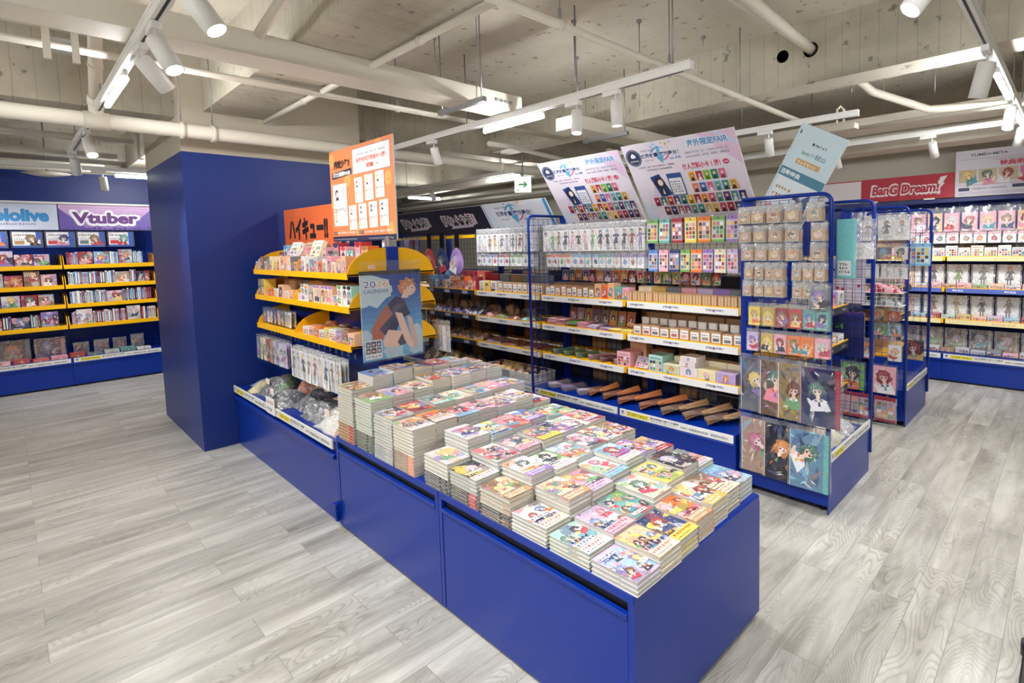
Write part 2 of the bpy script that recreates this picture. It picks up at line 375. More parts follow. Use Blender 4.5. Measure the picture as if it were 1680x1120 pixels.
        Q([(-0.62, 0.25), (-0.6, -0.2), (-0.3, -0.62), (0.0, -0.78), (0.3, -0.62), (0.6, -0.2), (0.62, 0.25), (0.3, 0.7), (-0.3, 0.7)], skin)
        if detail:
            ec = rg.choice([(70, 90, 160), (110, 60, 60), (60, 120, 110), (120, 80, 140)])
            for q in (-0.3, 0.3):
                Q([(q - 0.15, -0.08), (q + 0.15, -0.08), (q + 0.13, -0.3), (q - 0.13, -0.3)], ec); Q([(q - 0.18, -0.02), (q + 0.18, -0.02), (q + 0.17, -0.09), (q - 0.17, -0.09)], (50, 40, 52))
            Q([(-0.07, -0.52), (0.07, -0.52), (0.0, -0.57)], (200, 100, 100))
        Q([(-0.78, -0.35), (-0.62, 0.1), (-0.42, -0.02), (-0.3, 0.28), (-0.08, 0.0), (0.05, 0.32), (0.3, 0.02), (0.42, 0.3), (0.62, 0.05), (0.8, -0.4), (0.92, 0.4), (0.6, 1.0), (0.0, 1.2), (-0.6, 1.0), (-0.92, 0.4)], hair)
        for q in range(4):
            a = rg.uniform(-0.8, 0.7); Q([(a, rg.uniform(0.3, 0.9)), (a + 0.1, rg.uniform(0.5, 0.95)), (a + 0.12, rg.uniform(-0.1, 0.3))], mixc(hair, (255, 250, 240), 0.45))
        for q in (-1, 1):
            for j in range(2): x0 = q * (0.75 + 0.18 * j); Q([(x0, 0.2), (x0 + q * 0.2, 0.1), (x0 + q * rg.uniform(0.1, 0.6), -rg.uniform(0.8, L_ + 0.2))], mixc(hair, (255, 250, 240), 0.2 * j))
HAIR = [(120, 78, 60), (236, 206, 120), (70, 60, 78), (200, 120, 150), (120, 150, 200), (226, 150, 90), (190, 180, 205), (96, 130, 120), (160, 70, 70), (230, 190, 200)]
CLOTH = [(240, 240, 245), (70, 84, 130), (200, 70, 90), (90, 150, 170), (240, 200, 110), (150, 120, 190), (60, 60, 72), (232, 150, 170), (120, 170, 120), (230, 130, 70)]
CN = {'white': (240, 238, 236), 'pink': (240, 176, 190), 'teal': (110, 176, 170), 'blue': (96, 140, 205), 'orange': (238, 128, 56), 'brown': (150, 118, 88), 'peach': (244, 196, 160), 'purple': (150, 120, 190), 'red': (206, 66, 70), 'grey': (120, 126, 132), 'black': (48, 46, 52), 'yellow': (240, 214, 96), 'green': (120, 170, 96), 'lilac': (206, 186, 224), 'sky-blue': (140, 196, 232), 'cream': (240, 228, 200), 'navy': (44, 56, 110), 'gold': (206, 176, 96), 'mint': (170, 222, 210), 'silver': (200, 202, 206), 'crimson': (160, 44, 60), 'kraft': (190, 150, 108)}
def shade(c, k): return tuple(max(0, min(255, int(x * k))) for x in c)
def mixc(a, b, t): return tuple(int(x * (1 - t) + y * t) for x, y in zip(a, b))
def paint(sh, seed, base, second, nfig=1, band=None, title=None, busy=5):
    """generic cover artwork"""
    rg = random.Random(seed); w, h = sh.w, sh.h; m_ = min(w, h); base = shade(mixc(base, (240, 238, 236), 0.08), 0.95)
    sh.rect(0, 0, w, h, base)
    for q in range(busy + 3): sh.blob(rg.uniform(0, w), rg.uniform(0, h), rg.uniform(0.12, 0.4) * m_, mixc(rg.choice([second, second, shade(base, 0.8), rg.choice(CLOTH), rg.choice(HAIR), (240, 236, 232)]), base, rg.uniform(0.1, 0.5)), rg, 9, rg.uniform(0.5, 1.6))
    for q in range(10): a, c = rg.uniform(0, w), rg.uniform(0, h); d = rg.uniform(0.1, 0.4) * m_; t = rg.uniform(0, PI); sh.poly([(a, c), (a + d * math.cos(t), c + d * math.sin(t)), (a + d * 0.8 * math.cos(t + 0.25), c + d * 0.8 * math.sin(t + 0.25))], mixc(rg.choice(CLOTH + [second, (255, 255, 255)]), base, 0.3))
    k = nfig + rg.choice([0, 0, 1])
    for q in range(k):
        r = m_ * (rg.uniform(0.17, 0.23) if k == 1 else rg.uniform(0.11, 0.16) if k < 3 else rg.uniform(0.08, 0.11))
        sh.figure(w * (q + 0.5) / k + w * rg.uniform(-0.08, 0.08), h * rg.uniform(0.5, 0.78), r, rg)
    if k >= 2:
        for q in range(k + 1): sh.figure(w * (q + rg.uniform(0.1, 0.9)) / (k + 1), h * rg.uniform(0.22, 0.45), m_ * rg.uniform(0.08, 0.12), rg, detail=True)
    for q in range(busy * 3): sh.blob(rg.uniform(0, w), rg.uniform(0, h * 0.9), rg.uniform(0.015, 0.05) * m_, rg.choice(CLOTH + HAIR + [(244, 244, 244)] * 3), rg, 5)
    tc = title or rg.choice([(250, 250, 250), (200, 40, 70), (60, 50, 120), (30, 30, 40), (240, 190, 40)]); oc = (250, 250, 250) if sum(tc) < 600 else (60, 50, 80)
    if band: sh.rect(0, 0, w, h * 0.24, band)
    v0 = h * 0.27 if band else h * rg.choice([0.05, 0.8])
    for q in range(rg.choice([1, 2])):
        ww = w * rg.uniform(0.45, 0.85); hh = h * rg.uniform(0.07, 0.12); u0 = w * 0.06; v1 = v0 + q * hh * (1.1 if v0 < h * 0.5 else -1.1)
        if rg.random() < 0.5: sh.rect(u0 - hh * 0.15, v1 - hh * 0.05, u0 + ww, v1 + hh, mixc(oc, base, 0.25))
        sh.scribble(u0, v1, ww, hh, tc, rg)
    if band: sh.scribble(w * 0.06, h * 0.12, w * 0.86, h * 0.1, (200, 40, 60) if sum(band) > 500 else (250, 250, 250), rg); sh.scribble(w * 0.06, h * 0.03, w * 0.7, h * 0.07, (70, 60, 80) if sum(band) > 500 else (250, 250, 250), rg)
# ---------------------------------------------------------------- room shell
mb = MB(); mb.face([(-13, -4, 0), (3.5, -4, 0), (3.5, 7.2, 0), (-13, 7.2, 0)], 'floor'); struct('floor', mb, 'pale grey oak plank floor')
mb = MB(); mb.face([(-13, -4, 2.95), (-13, 7.2, 2.95), (3.5, 7.2, 2.95), (3.5, -4, 2.95)], 'slab'); struct('ceiling', mb, 'bare painted concrete slab')
mb = MB(); mb.box(-9.2, -8.95, -4, 2.6, 0, 2.5, 'bluewall'); mb.box(-9.2, -8.95, -4, 2.6, 2.5, 2.95, 'slab'); struct('wall_left', mb, 'royal blue wall with bare concrete above')
mb = MB(); mb.box(-13.2, -13, 2.4, 7.2, 0, 2.5, 'bluewall'); mb.box(-13.2, -13, 2.4, 7.2, 2.5, 2.95, 'slab'); mb.box(-13, -9.2, 2.4, 2.6, 0, 2.95, 'bluewall'); struct('wall_far_left', mb)
mb = MB(); mb.box(-13, 3.5, 7.1, 7.3, 0, 2.95, 'creamwall'); struct('wall_far', mb, 'cream wall behind the far shelving')
mb = MB(); mb.box(3.5, 3.7, -4, 7.2, 0, 2.95, 'creamwall'); struct('wall_right', mb)
mb = MB(); mb.box(-9.2, 3.5, -4.2, -4, 0, 2.95, 'creamwall'); struct('wall_back', mb)
# pillar: blue up to 2.243, tan above
mb = MB()
mb.box(-6.214, -4.804, 0.913, 2.24, 0, 2.243, 'bluewall'); mb.box(-6.214, -4.804, 0.913, 2.24, 2.243, 2.95, 'tan'); struct('wall_pillar', mb, 'broad pillar painted royal blue below and tan above')
# beams
mb = MB(); mb.box(-4.8, 3.5, 1.065, 1.5, 2.545, 2.95, 'beamx'); struct('trim_1', mb, 'concrete ceiling beam with board marks over the book table')
mb = MB(); mb.box(-9, -5.3, 1.065, 1.5, 2.545, 2.95, 'beamx'); struct('trim_2', mb)
holes = MB()
mb = MB(); 
def beam_with_holes():
    # front face with two round duct holes cut through
    x0, x1, y0, y1, z0, z1 = -4.85, 3.5, 3.74, 4.0, 2.545, 2.95
    hs = [(-1.548, 2.766, 0.042), (-1.359, 2.764, 0.048)]
    xs = [x0, -1.64, -1.4535, -1.27, x1]
    for i in range(4):
        a, b = xs[i], xs[i + 1]
        if i in (1, 2):
            cx, cz, r = hs[i - 1]; n = 20
            # ring of quads between the rectangle border and the circle
            def rp(t):
                c, s_ = math.cos(t), math.sin(t); k = min(((b - cx) / c if c > 0 else (a - cx) / c) if abs(c) > 1e-6 else 9, ((z1 - cz) / s_ if s_ > 0 else (z0 - cz) / s_) if abs(s_) > 1e-6 else 9)
                return (cx + k * c, cz + k * s_)
            ang = sorted([2 * PI * q / n for q in range(n)] + [math.atan2(z - cz, x - cx) % (2 * PI) for x in (a, b) for z in (z0, z1)])
            for q in range(len(ang)):
                t, t2 = ang[q], ang[(q + 1) % len(ang)]
                p, p2 = rp(t), rp(t2); c1 = (cx + r * math.cos(t), cz + r * math.sin(t)); c2 = (cx + r * math.cos(t2), cz + r * math.sin(t2))
                mb.face([(p[0], y0, p[1]), (p2[0], y0, p2[1]), (c2[0], y0, c2[1]), (c1[0], y0, c1[1])][::-1], 'beamx')
                mb.face([(c1[0], y0, c1[1]), (c2[0], y0, c2[1]), (c2[0], y0 + 0.2, c2[1]), (c1[0], y0 + 0.2, c1[1])], 'black')
            mb.face([(cx + r * math.cos(2 * PI * q / 12), y0 + 0.2, cz + r * math.sin(2 * PI * q / 12)) for q in range(12)], 'black')
        else: mb.face([(a, y0, z0), (b, y0, z0), (b, y0, z1), (a, y0, z1)], 'beamx')
    mb.face([(x0, y0, z0), (x0, y1, z0), (x1, y1, z0), (x1, y0, z0)], 'slab'); mb.face([(x0, y1, z0), (x0, y1, z1), (x1, y1, z1), (x1, y1, z0)], 'beamx')
beam_with_holes(); struct('trim_3', mb, 'deep concrete beam with two round duct holes')
mb = MB(); mb.box(-5.3, -4.85, 2.24, 7.1, 2.5, 2.95, 'beamy'); struct('trim_4', mb, 'board-marked concrete beam beyond the pillar')
mb = MB(); mb.box(-5.3, -4.9, -4, 0.913, 2.5, 2.95, 'beamy'); struct('trim_5', mb, 'board-marked concrete beam left of the pillar')
mb = MB(); mb.box(-12.9, -5.3, 5.3, 5.6, 2.6, 2.95, 'beamx'); struct('trim_6', mb)
mb = MB(); mb.box(-8.95, -5.3, -1.2, -0.9, 2.6, 2.95, 'beamx'); struct('trim_7', mb)
mb = MB(); mb.box(-8.9, -8.5, -4, 7, 2.62, 2.95, 'beamy'); struct('trim_8', mb)

# ---------------------------------------------------------------- ducts and pipes
def duct(name, x0, x1, y0, y1, z0, z1, label, seams=(), axis='y', extra=None):
    t = thing(name, label, 'duct', ((x0 + x1) / 2, (y0 + y1) / 2, z0)); cx, cy = (x0 + x1) / 2, (y0 + y1) / 2
    b = MB(); b.box(x0 - cx, x1 - cx, y0 - cy, y1 - cy, 0, z1 - z0, 'cream', bev=0.003); part('casing', b, t)
    for s_ in seams:
        b = MB()
        if axis == 'y': b.box(x0 - cx - 0.004, x1 - cx + 0.004, s_ - cy - 0.006, s_ - cy + 0.006, -0.003, z1 - z0 + 0.003, 'cream')
        else: b.box(s_ - cx - 0.006, s_ - cx + 0.006, y0 - cy - 0.004, y1 - cy + 0.004, -0.003, z1 - z0 + 0.003, 'cream')
        part('seam_flange', b, t)
    return t
d1 = duct('air_duct', -3.12, -2.91, -2.5, 2.54, 2.433, 2.544, 'long cream box duct passing over the book table', (2.16,))
b = MB(); 
for q in range(4): b.box(0.105, 0.112, 2.3 + q * 0.04, 2.325 + q * 0.04, 0.045, 0.062, 'steel')
part('louvre', b, d1).location = (0, -(2.54 - 2.5) / 2, 0)
duct('air_duct', -3.20, -2.97, 3.15, 5.65, 2.435, 2.54, 'cream box duct beyond the lighting rail, behind the leaning posters', (4.1,))
duct('air_duct', -4.6, 3.4, 5.7, 6.1, 2.56, 2.66, 'upper cream duct running above the red banner', (-3, -1, 1), 'x')
duct('air_duct', -4.6, 3.4, 6.15, 6.5, 2.4, 2.56, 'lower wide cream duct running above the red banner', (-2.2, 0.2), 'x')
duct('air_duct', -12.6, -5.5, 5.9, 6.3, 2.35, 2.5, 'cream duct far back beyond the pillar', (-7,), 'x')

def pipe(pts, r, label, clips=(), k='cream', name='ceiling_pipe', cat='pipe'):
    t = thing(name, label, cat, pts[0]); o = Vector(pts[0])
    b = MB(); b.tube([Vector(p) - o for p in pts], r, k, n=14); part('pipe_run', b, t)
    for p in clips:
        p = Vector(p) - o; d = (Vector(pts[-1]) - Vector(pts[0])).normalized()
        b = MB(); b.tube([p - d * 0.014, p + d * 0.014], r * 1.22, k, n=14); b.box(p.x - 0.006, p.x + 0.006, p.y - 0.006, p.y + 0.006, p.z + r, p.z + r + 0.05, 'steel')
        b.tube([p + Vector((0, 0, r)), (p.x, p.y, 2.95 - o.z)], 0.0035, 'steel', n=6); part('pipe_hanger', b, t)
    return t
big = pipe([(-4.5, -3.5, 2.335), (-4.5, 7.0, 2.335)], 0.047, 'thick cream drain pipe crossing in front of the tan pillar top', [(-4.5, 0.87, 2.335), (-4.5, 1.05, 2.335), (-4.5, 3.6, 2.335), (-4.5, -0.8, 2.335)])
b = MB()
b.tube([(0, 3.98, 0), (0, 4.1, 0)], 0.053, 'cream', n=16)
b.tube([(0, 4.04, 0.0), (0.02, 4.04, 0.06), (0.05, 4.04, 0.1)], [0.036, 0.036, 0.036], 'cream', n=14)
b.tube([(0.04, 4.04, 0.09), (0.07, 4.04, 0.13)], 0.042, 'cream', n=14)
part('branch_tee', b, big, (0, -0.1, 0))
b = MB(); b.tube([(0, 0, 0), (0.42, -0.02, 0.28)], 0.033, 'cream', n=14)
b.tube([(0.2, -0.01, 0.133), (0.215, -0.011, 0.143)], 0.037, 'cream', n=14); part('branch_pipe', b, big, (0.07, 3.94, 0.13))
for j, dy in enumerate((0, 0.03, 0.06)):
    pipe([(-3.66 + dy, -2, 2.5), (-3.66 + dy, 3.7, 2.51)], 0.011, ('left', 'middle', 'right')[j] + ' conduit of the three thin pipes strapped together under the beam', [(-3.66 + dy, y, 2.502) for y in (-0.4, 0.62, 2.0)] if j == 0 else ())
pipe([(-1.72, -2.5, 2.47), (-1.735, 2.62, 2.48), (-1.75, 4.7, 2.49)], 0.02, 'sprinkler pipe running from the top centre over the lit rail', [(-1.72, 2.6, 2.48), (-1.72, 0.6, 2.47), (-1.735, 1.75, 2.48), (-1.745, 3.5, 2.485)])
pipe([(-1.72, 1.45, 2.515), (-4.72, 1.45, 2.515)], 0.018, 'thin pipe crossing under the broad beam toward the pillar', [(-2.4, 1.45, 2.515), (-3.9, 1.45, 2.515)])
pipe([(-3.05, 0.9, 2.52), (-1.4, 0.86, 2.74)], 0.024, 'short slanting pipe stub rising at the upper left')
pipe([(-1.36, 1.6, 2.82), (-1.36, 2.6, 2.82), (-1.37, 3.4, 2.79), (-1.359, 3.86, 2.764)], 0.034, 'lagged pipe pair bending into the right beam hole')
pipe([(-1.46, 1.6, 2.83), (-1.44, 2.6, 2.83), (-1.40, 3.4, 2.80), (-1.37, 3.8, 2.78)], 0.022, 'thinner lagged pipe beside the pipe bending into the beam hole')
pipe([(-1.3, 4.0, 2.75), (-1.2, 4.6, 2.62), (-0.9, 5.0, 2.5), (-0.2, 5.2, 2.47), (2.5, 5.25, 2.45)], 0.03, 'sagging grey cable bundle behind the deep beam')
pipe([(-1.6, 4.9, 2.42), (2.5, 5.0, 2.44)], 0.016, 'thin straight conduit behind the sagging cable bundle')
rg = random.Random(5)
for j in range(4):
    y = 4.5 + j * 0.33; pipe([(-11.5, y, 2.4 + 0.05 * (j % 3)), (-5.4, y + 0.05, 2.4 + 0.05 * (j % 3))], rg.choice([0.02, 0.03, 0.045]), f'{ORD[j]} of the far background pipes counted away from the shelving')
for j in range(5):
    x = -7.9 + j * 0.5; pipe([(x, -3.4, 2.45 + 0.06 * (j % 2)), (x, 0.8, 2.45 + 0.06 * (j % 2))], (0.045, 0.02, 0.03, 0.016, 0.02)[j], f'{ORD[j]} ceiling pipe out from the left blue wall')
pipe([(-3.6, 4.3, 2.44), (-3.7, 5.6, 2.42)], 0.05, 'fat lagged pipe behind the exit sign')
pipe([(-3.9, 3.0, 2.42), (-4.1, 3.4, 2.47), (-4.2, 4.2, 2.44), (-4.2, 5.6, 2.42)], 0.022, 'curved conduit beyond the pillar corner')
# hanger rods left over in the slab
rodp = [(-2.55, 1.9), (-2.45, 2.6), (-2.15, 2.9), (-2.9, 3.1), (-2.0, 3.45), (-1.5, 5.1), (-1.2, 4.9), (-0.9, 5.2), (-2.6, 3.5), (-1.9, 2.0), (-3.3, 2.1), (-0.6, 4.7), (-2.1, 5.0)]
for j, (x, y) in enumerate(rodp):
    b = MB(); L_ = rg.uniform(0.06, 0.4); b.tube([(0, 0, 0), (0, 0, -L_)], 0.0035, 'steel', n=6); b.box(-0.012, 0.012, -0.012, 0.012, -0.02, 0, 'steel')
    tag(part('threaded_rod', b, None, (x, y, 2.95)), f'threaded hanger rod in the slab, {ordw(j)} by distance', 'rod', 'leftover hanger rods')
for nm, x0, x1, y, z in (('steel channel trapeze slung under the duct end', -3.27, -2.76, 2.1, 2.42), ('steel channel trapeze behind the glowing spotlight', -3.30, -2.80, 3.6, 2.42)):
    t = thing('trapeze_bracket', nm, 'bracket', (x0, y, z)); b = MB(); b.box(0, x1 - x0, -0.016, 0.016, -0.01, 0.02, 'steel'); part('channel', b, t)
    for q in (0.03, x1 - x0 - 0.03):
        b = MB(); b.tube([(q, 0, -0.02), (q, 0, 2.95 - z)], 0.0045, 'steel', n=6); part('rod', b, t)
# wall mounted cable rack, two rails with rungs
t = thing('cable_rack', 'short white cable rack hanging at the upper left', 'rack', (-3.25, 0.18, 2.56))
for q in (0, 0.09):
    b = MB(); b.box(-0.012, 0.012, q - 0.012, q + 0.012, -0.22, 0.1, 'cream'); part('rail', b, t)
for q in range(6): b = MB(); b.box(-0.004, 0.004, 0.012, 0.078, -0.19 + q * 0.05, -0.175 + q * 0.05, 'steel'); part('rung', b, t)
t = thing('ceiling_disc', 'pale round disc hanging near the left blue wall', 'disc', (-8.2, 0.36, 2.38)); b = MB(); b.tube([(0, 0, -0.01), (0, 0, 0.015), (0, 0, 0.03)], [0.1, 0.2, 0.02], 'cream', n=28); part('disc', b, t); b = MB(); b.tube([(0, 0, 0.02), (0, 0, 0.57)], 0.008, 'steel', n=6); part('rod', b, t)
# air conditioner cassette / detector on a bracket behind the beam
t = thing('ceiling_sensor', 'cream rounded box hanging behind the deep beam', 'sensor', (-1.5, 4.75, 2.42)); b = MB(); b.box(-0.15, 0.15, -0.05, 0.05, -0.03, 0.02, 'cream', bev=0.008); part('housing', b, t)
b = MB(); b.tube([(0, -0.02, 0.02), (0, -0.03, 0.14), (0.02, 0, 0.17), (0.04, 0.02, 0.14), (0.04, 0.02, 0.02)], 0.01, 'cream', n=8); part('bracket', b, t)

# ---------------------------------------------------------------- lighting rails, tubes and spots
def track(name_label, p0, p1, z, rods):
    ax = 'x' if abs(p1[0] - p0[0]) > abs(p1[1] - p0[1]) else 'y'; L_ = abs(p1[0] - p0[0]) if ax == 'x' else abs(p1[1] - p0[1])
    t = thing('lighting_track', name_label, 'track', (min(p0[0], p1[0]), min(p0[1], p1[1]), z)); b = MB()
    if ax == 'x': b.box(0, L_, -0.019, 0.019, 0, 0.032, 'white'); b.box(0.05, L_ - 0.05, -0.005, 0.005, -0.001, 0.001, 'black'); b.box(0, L_, -0.022, 0.022, 0.032, 0.045, 'white')
    else: b.box(-0.019, 0.019, 0, L_, 0, 0.032, 'white'); b.box(-0.005, 0.005, 0.05, L_ - 0.05, -0.001, 0.001, 'black'); b.box(-0.022, 0.022, 0, L_, 0.032, 0.045, 'white')
    part('rail', b, t)
    for q in rods:
        b = MB(); b.tube([(q, 0, 0.04) if ax == 'x' else (0, q, 0.04), (q, 0, 2.95 - z) if ax == 'x' else (0, q, 2.95 - z)], 0.0045, 'steel', n=6); part('rod', b, t)
def tubelight(x, y, z, L_, ax, label, lit=True):
    t = thing('tube_light', label, 'light', (x, y, z), 0 if ax == 'x' else PI / 2, 'tube lights clipped to the tracks')
    b = MB(); b.tube([(0, 0, 0), (0.006, 0, 0), (L_ - 0.006, 0, 0), (L_, 0, 0)], [0.008, 0.0135, 0.0135, 0.008], 'tube', n=12); part('tube', b, t)
    b = MB(); b.box(0.0, L_, -0.01, 0.01, 0.0135, 0.04, 'white'); part('batten', b, t)
def spot(x, y, z, ax, aim, label, lit=True, e=None, size=1.0):
    t = thing('track_spotlight', label, 'spotlight', (x, y, z), 0 if ax == 'x' else PI / 2, 'spotlights on the ceiling tracks')
    b = MB(); b.box(-0.06, 0.06, -0.017, 0.017, -0.028, 0, 'white', bev=0.002); part('adapter', b, t)
    b = MB(); b.tube([(0.03, 0, -0.028), (0.03, 0, -0.06)], 0.006, 'white', n=8); part('stem', b, t)
    d = Vector(aim).normalized()
    if ax != 'x': d = Vector((d.y, -d.x, d.z))
    p = Vector((0.03, 0, -0.068)); b = MB(); r = 0.034 * size; L_ = 0.135 * size
    b.tube([p - d * 0.01, p - d * 0.004, p + d * L_, p + d * (L_ + 0.001)], [r * 0.8, r, r, r * 0.86], 'white', n=24, caps=False)
    b.face([tuple(v) for v in b.v[0:24]], 'white'); b.tube([p + d * (L_ + 0.001), p + d * (L_ - 0.012)], [r * 0.86, r * 0.8], 'steel', n=24, caps=False); h = part('lamp_head', b, t)
    b = MB(); b.tube([p + d * (L_ - 0.012), p + d * (L_ - 0.010)], r * 0.78, 'lens', n=20); part('lens', b, h)
    if lit:
        ld = bpy.data.lights.new('spot_beam', 'SPOT'); ld.energy = e or E_SPOT; ld.spot_size = math.radians(95); ld.spot_blend = 0.9; ld.shadow_soft_size = 0.03; ld.color = (1, 0.985, 0.955)
        lo = bpy.data.objects.new('spot_beam', ld); COL.objects.link(lo); lo.parent = t; lo.location = p + d * (L_ + 0.006); lo.rotation_euler = d.to_track_quat('-Z', 'Y').to_euler()
ZT = 2.385
track('long white track across the middle over the white-edged shelves', (-6.6, 2.45), (-1.486, 2.45), ZT, (0.6, 2.0, 3.15, 4.3, 5.0))
tubelight(-3.24, 2.45, 2.345, 0.64, 'x', 'lit tube under the middle track, left of the glowing spotlight')
spot(-2.02, 2.45, ZT, 'x', (0.02, 0.05, -1), 'spotlight pointing straight down near the right end of the middle track')
spot(-2.33, 2.45, ZT, 'x', (0.1, -0.15, -1), 'glaring spotlight just right of the lit tube on the middle track', e=E_SPOT * 1.3)
spot(-3.95, 2.45, ZT, 'x', (-0.1, 0.35, -1), 'spotlight on the middle track beside the orange poster')
track('white track at the upper left passing over the book table', (-6.6, 0.45), (2.9, 0.45), ZT, (0.6, 2.3, 4.4, 6.4, 8.2))
tubelight(-4.07, 0.45, 2.345, 0.68, 'x', 'lit tube on the upper left track, below the glare')
spot(-2.12, 0.45, ZT, 'x', (0.45, 0.5, -1), 'glowing spotlight at the very top edge, left of centre')
spot(-2.66, 0.45, ZT, 'x', (0.5, 0.35, -1), 'blazing spotlight on the upper left track', e=E_SPOT * 1.5)
spot(-2.96, 0.45, ZT, 'x', (-0.35, 0.75, -0.85), 'spotlight tilted away just above the upper left lit tube')
spot(-5.2, 0.45, ZT, 'x', (0.6, 0.1, -1), 'glaring spotlight beside the big pipe on the upper left track', e=E_SPOT * 1.3)
spot(-6.3, 0.45, ZT, 'x', (-0.5, 0.1, -1), 'small glowing spotlight at the left end of the upper left track')
spot(-1.0, 0.45, ZT, 'x', (0.3, 0.65, -1), 'spotlight on the upper left track over the near table end'); spot(0.9, 0.45, ZT, 'x', (-0.4, 0.8, -1), 'spotlight on the upper left track beyond the right frame edge')
track('white track over the right aisle', (-0.35, 1.35), (-0.35, 5.4), ZT, (0.4, 1.7, 3.2, 3.9))
spot(-0.35, 3.2, ZT, 'y', (-0.25, 0.2, -1), 'broad spotlight body at the upper right, nearest on the right track', size=1.15)
spot(-0.35, 4.45, ZT, 'y', (-0.1, -0.3, -1), 'white spotlight hanging below the right lit tube')
spot(-0.35, 5.38, ZT, 'y', (-0.3, 0.6, -1), 'far spotlight on the right track'); spot(-0.35, 2.0, ZT, 'y', (-0.6, -0.5, -1), 'spotlight on the right track just beyond the top frame edge')
tubelight(-0.35, 3.62, 2.345, 0.64, 'y', 'lit tube on the right track'); tubelight(-0.35, 4.72, 2.345, 0.64, 'y', 'far lit tube on the right track at the frame edge')
track('white track beyond the shelves carrying the far spotlights', (-8.6, 4.25), (-1.2, 4.25), ZT, (1, 3, 5, 6.5))
tubelight(-5.6, 4.25, 2.345, 0.64, 'x', 'lit tube beside the exit sign'); spot(-1.9, 4.25, ZT, 'x', (-0.1, 0.5, -1), 'spotlight seen between the lilac poster and the pale blue poster')
spot(-4.1, 4.25, ZT, 'x', (0, 0.4, -1), 'spotlight hidden behind the leaning posters'); spot(-6.95, 4.25, ZT, 'x', (0.1, 0.3, -1), 'small far spotlight left of the exit sign')
track('far white track above the red banner shelves', (-3.0, 5.55), (3.2, 5.55), ZT, (1, 3, 5)); spot(-1.8, 5.55, ZT, 'x', (0.1, 0.6, -1), 'small glowing spotlight above the white wall banner'); spot(-1.0, 5.55, ZT, 'x', (0.1, 0.8, -1), 'spotlight washing the red banner'); spot(0.4, 5.55, ZT, 'x', (-0.1, 0.8, -1), 'spotlight over the far right shelving')
track('short track near the left blue wall', (-7.59, -0.6), (-7.59, 1.9), ZT, (0.4, 2.0))
tubelight(-7.59, 0.85, 2.345, 0.64, 'y', 'lit tube in front of the left blue wall'); spot(-7.59, 0.72, ZT, 'y', (-0.3, 0.1, -1), 'small spotlight left of the lit tube by the blue wall'); spot(-7.59, -0.3, ZT, 'y', (-0.7, 0.2, -1), 'grey spotlight at the left frame edge')
tubelight(-8.2, 4.6, 2.345, 0.6, 'y', 'far lit tube between the orange poster and the dark banner')
# tracks of the shop behind and beside the camera
track('track behind the viewpoint', (-6.5, -1.6), (2.9, -1.6), ZT, (1, 4, 7))
for j, (x, a) in enumerate([(-5.6, (0.1, 0.4, -1)), (-3.8, (0.1, 0.6, -1)), (-2.2, (0.1, 0.6, -1)), (-0.6, (-0.1, 0.8, -0.9)), (1.0, (-0.3, 0.6, -1))]): spot(x, -1.6, ZT, 'x', a, f'spotlight behind the viewpoint, {ORD[j]} from the left')
tubelight(-5.3, -1.6, 2.345, 1.2, 'x', 'left lit tube behind the viewpoint'); tubelight(-2.05, -1.6, 2.345, 1.2, 'x', 'right lit tube behind the viewpoint'); tubelight(-0.6, 0.45, 2.345, 1.2, 'x', 'lit tube right of the viewpoint')
track('track at the far right of the shop', (1.8, 1.0), (1.8, 5.4), ZT, (1, 3, 5)); spot(1.8, 2.0, ZT, 'y', (-0.5, 0, -1), 'spotlight at the far right of the shop, near one'); spot(1.8, 4.0, ZT, 'y', (-0.5, 0, -1), 'spotlight at the far right of the shop, far one')
# exit sign
t = thing('exit_sign', 'green and white emergency exit sign with an arrow, hanging from the ceiling', 'sign', (-4.45, 3.86, 2.08), math.radians(45))
b = MB(); b.box(-0.09, 0.09, -0.015, 0.015, 0, 0.17, 'white'); part('sign_box', b, t)
mt = mat('lit_sign_face', (250, 255, 250), 0.5, emit=1.2); M['signlit'] = mt; M['signgreen'] = mat('lit_sign_green', (20, 170, 90), 0.5); 
b = MB(); sh = Sheet(b, (-0.088, -0.0155, 0.002), (1, 0, 0), (0, 0, 1), 0.176, 0.166, 'signlit'); sh.rect(0, 0, 0.176, 0.166, (255, 255, 255))
sh.poly([(0.04, 0.075), (0.105, 0.075), (0.085, 0.05), (0.105, 0.05), (0.14, 0.084), (0.105, 0.118), (0.085, 0.118), (0.105, 0.093), (0.04, 0.093)], (0, 0, 0), 'signgreen'); sh.rect(0.02, 0.02, 0.05, 0.03, (0, 0, 0), 'signgreen'); part('sign_face', b, t)
b = MB(); b.tube([(0, 0, 0.17), (0, 0, 0.87)], 0.006, 'steel', n=6); part('rod', b, t)
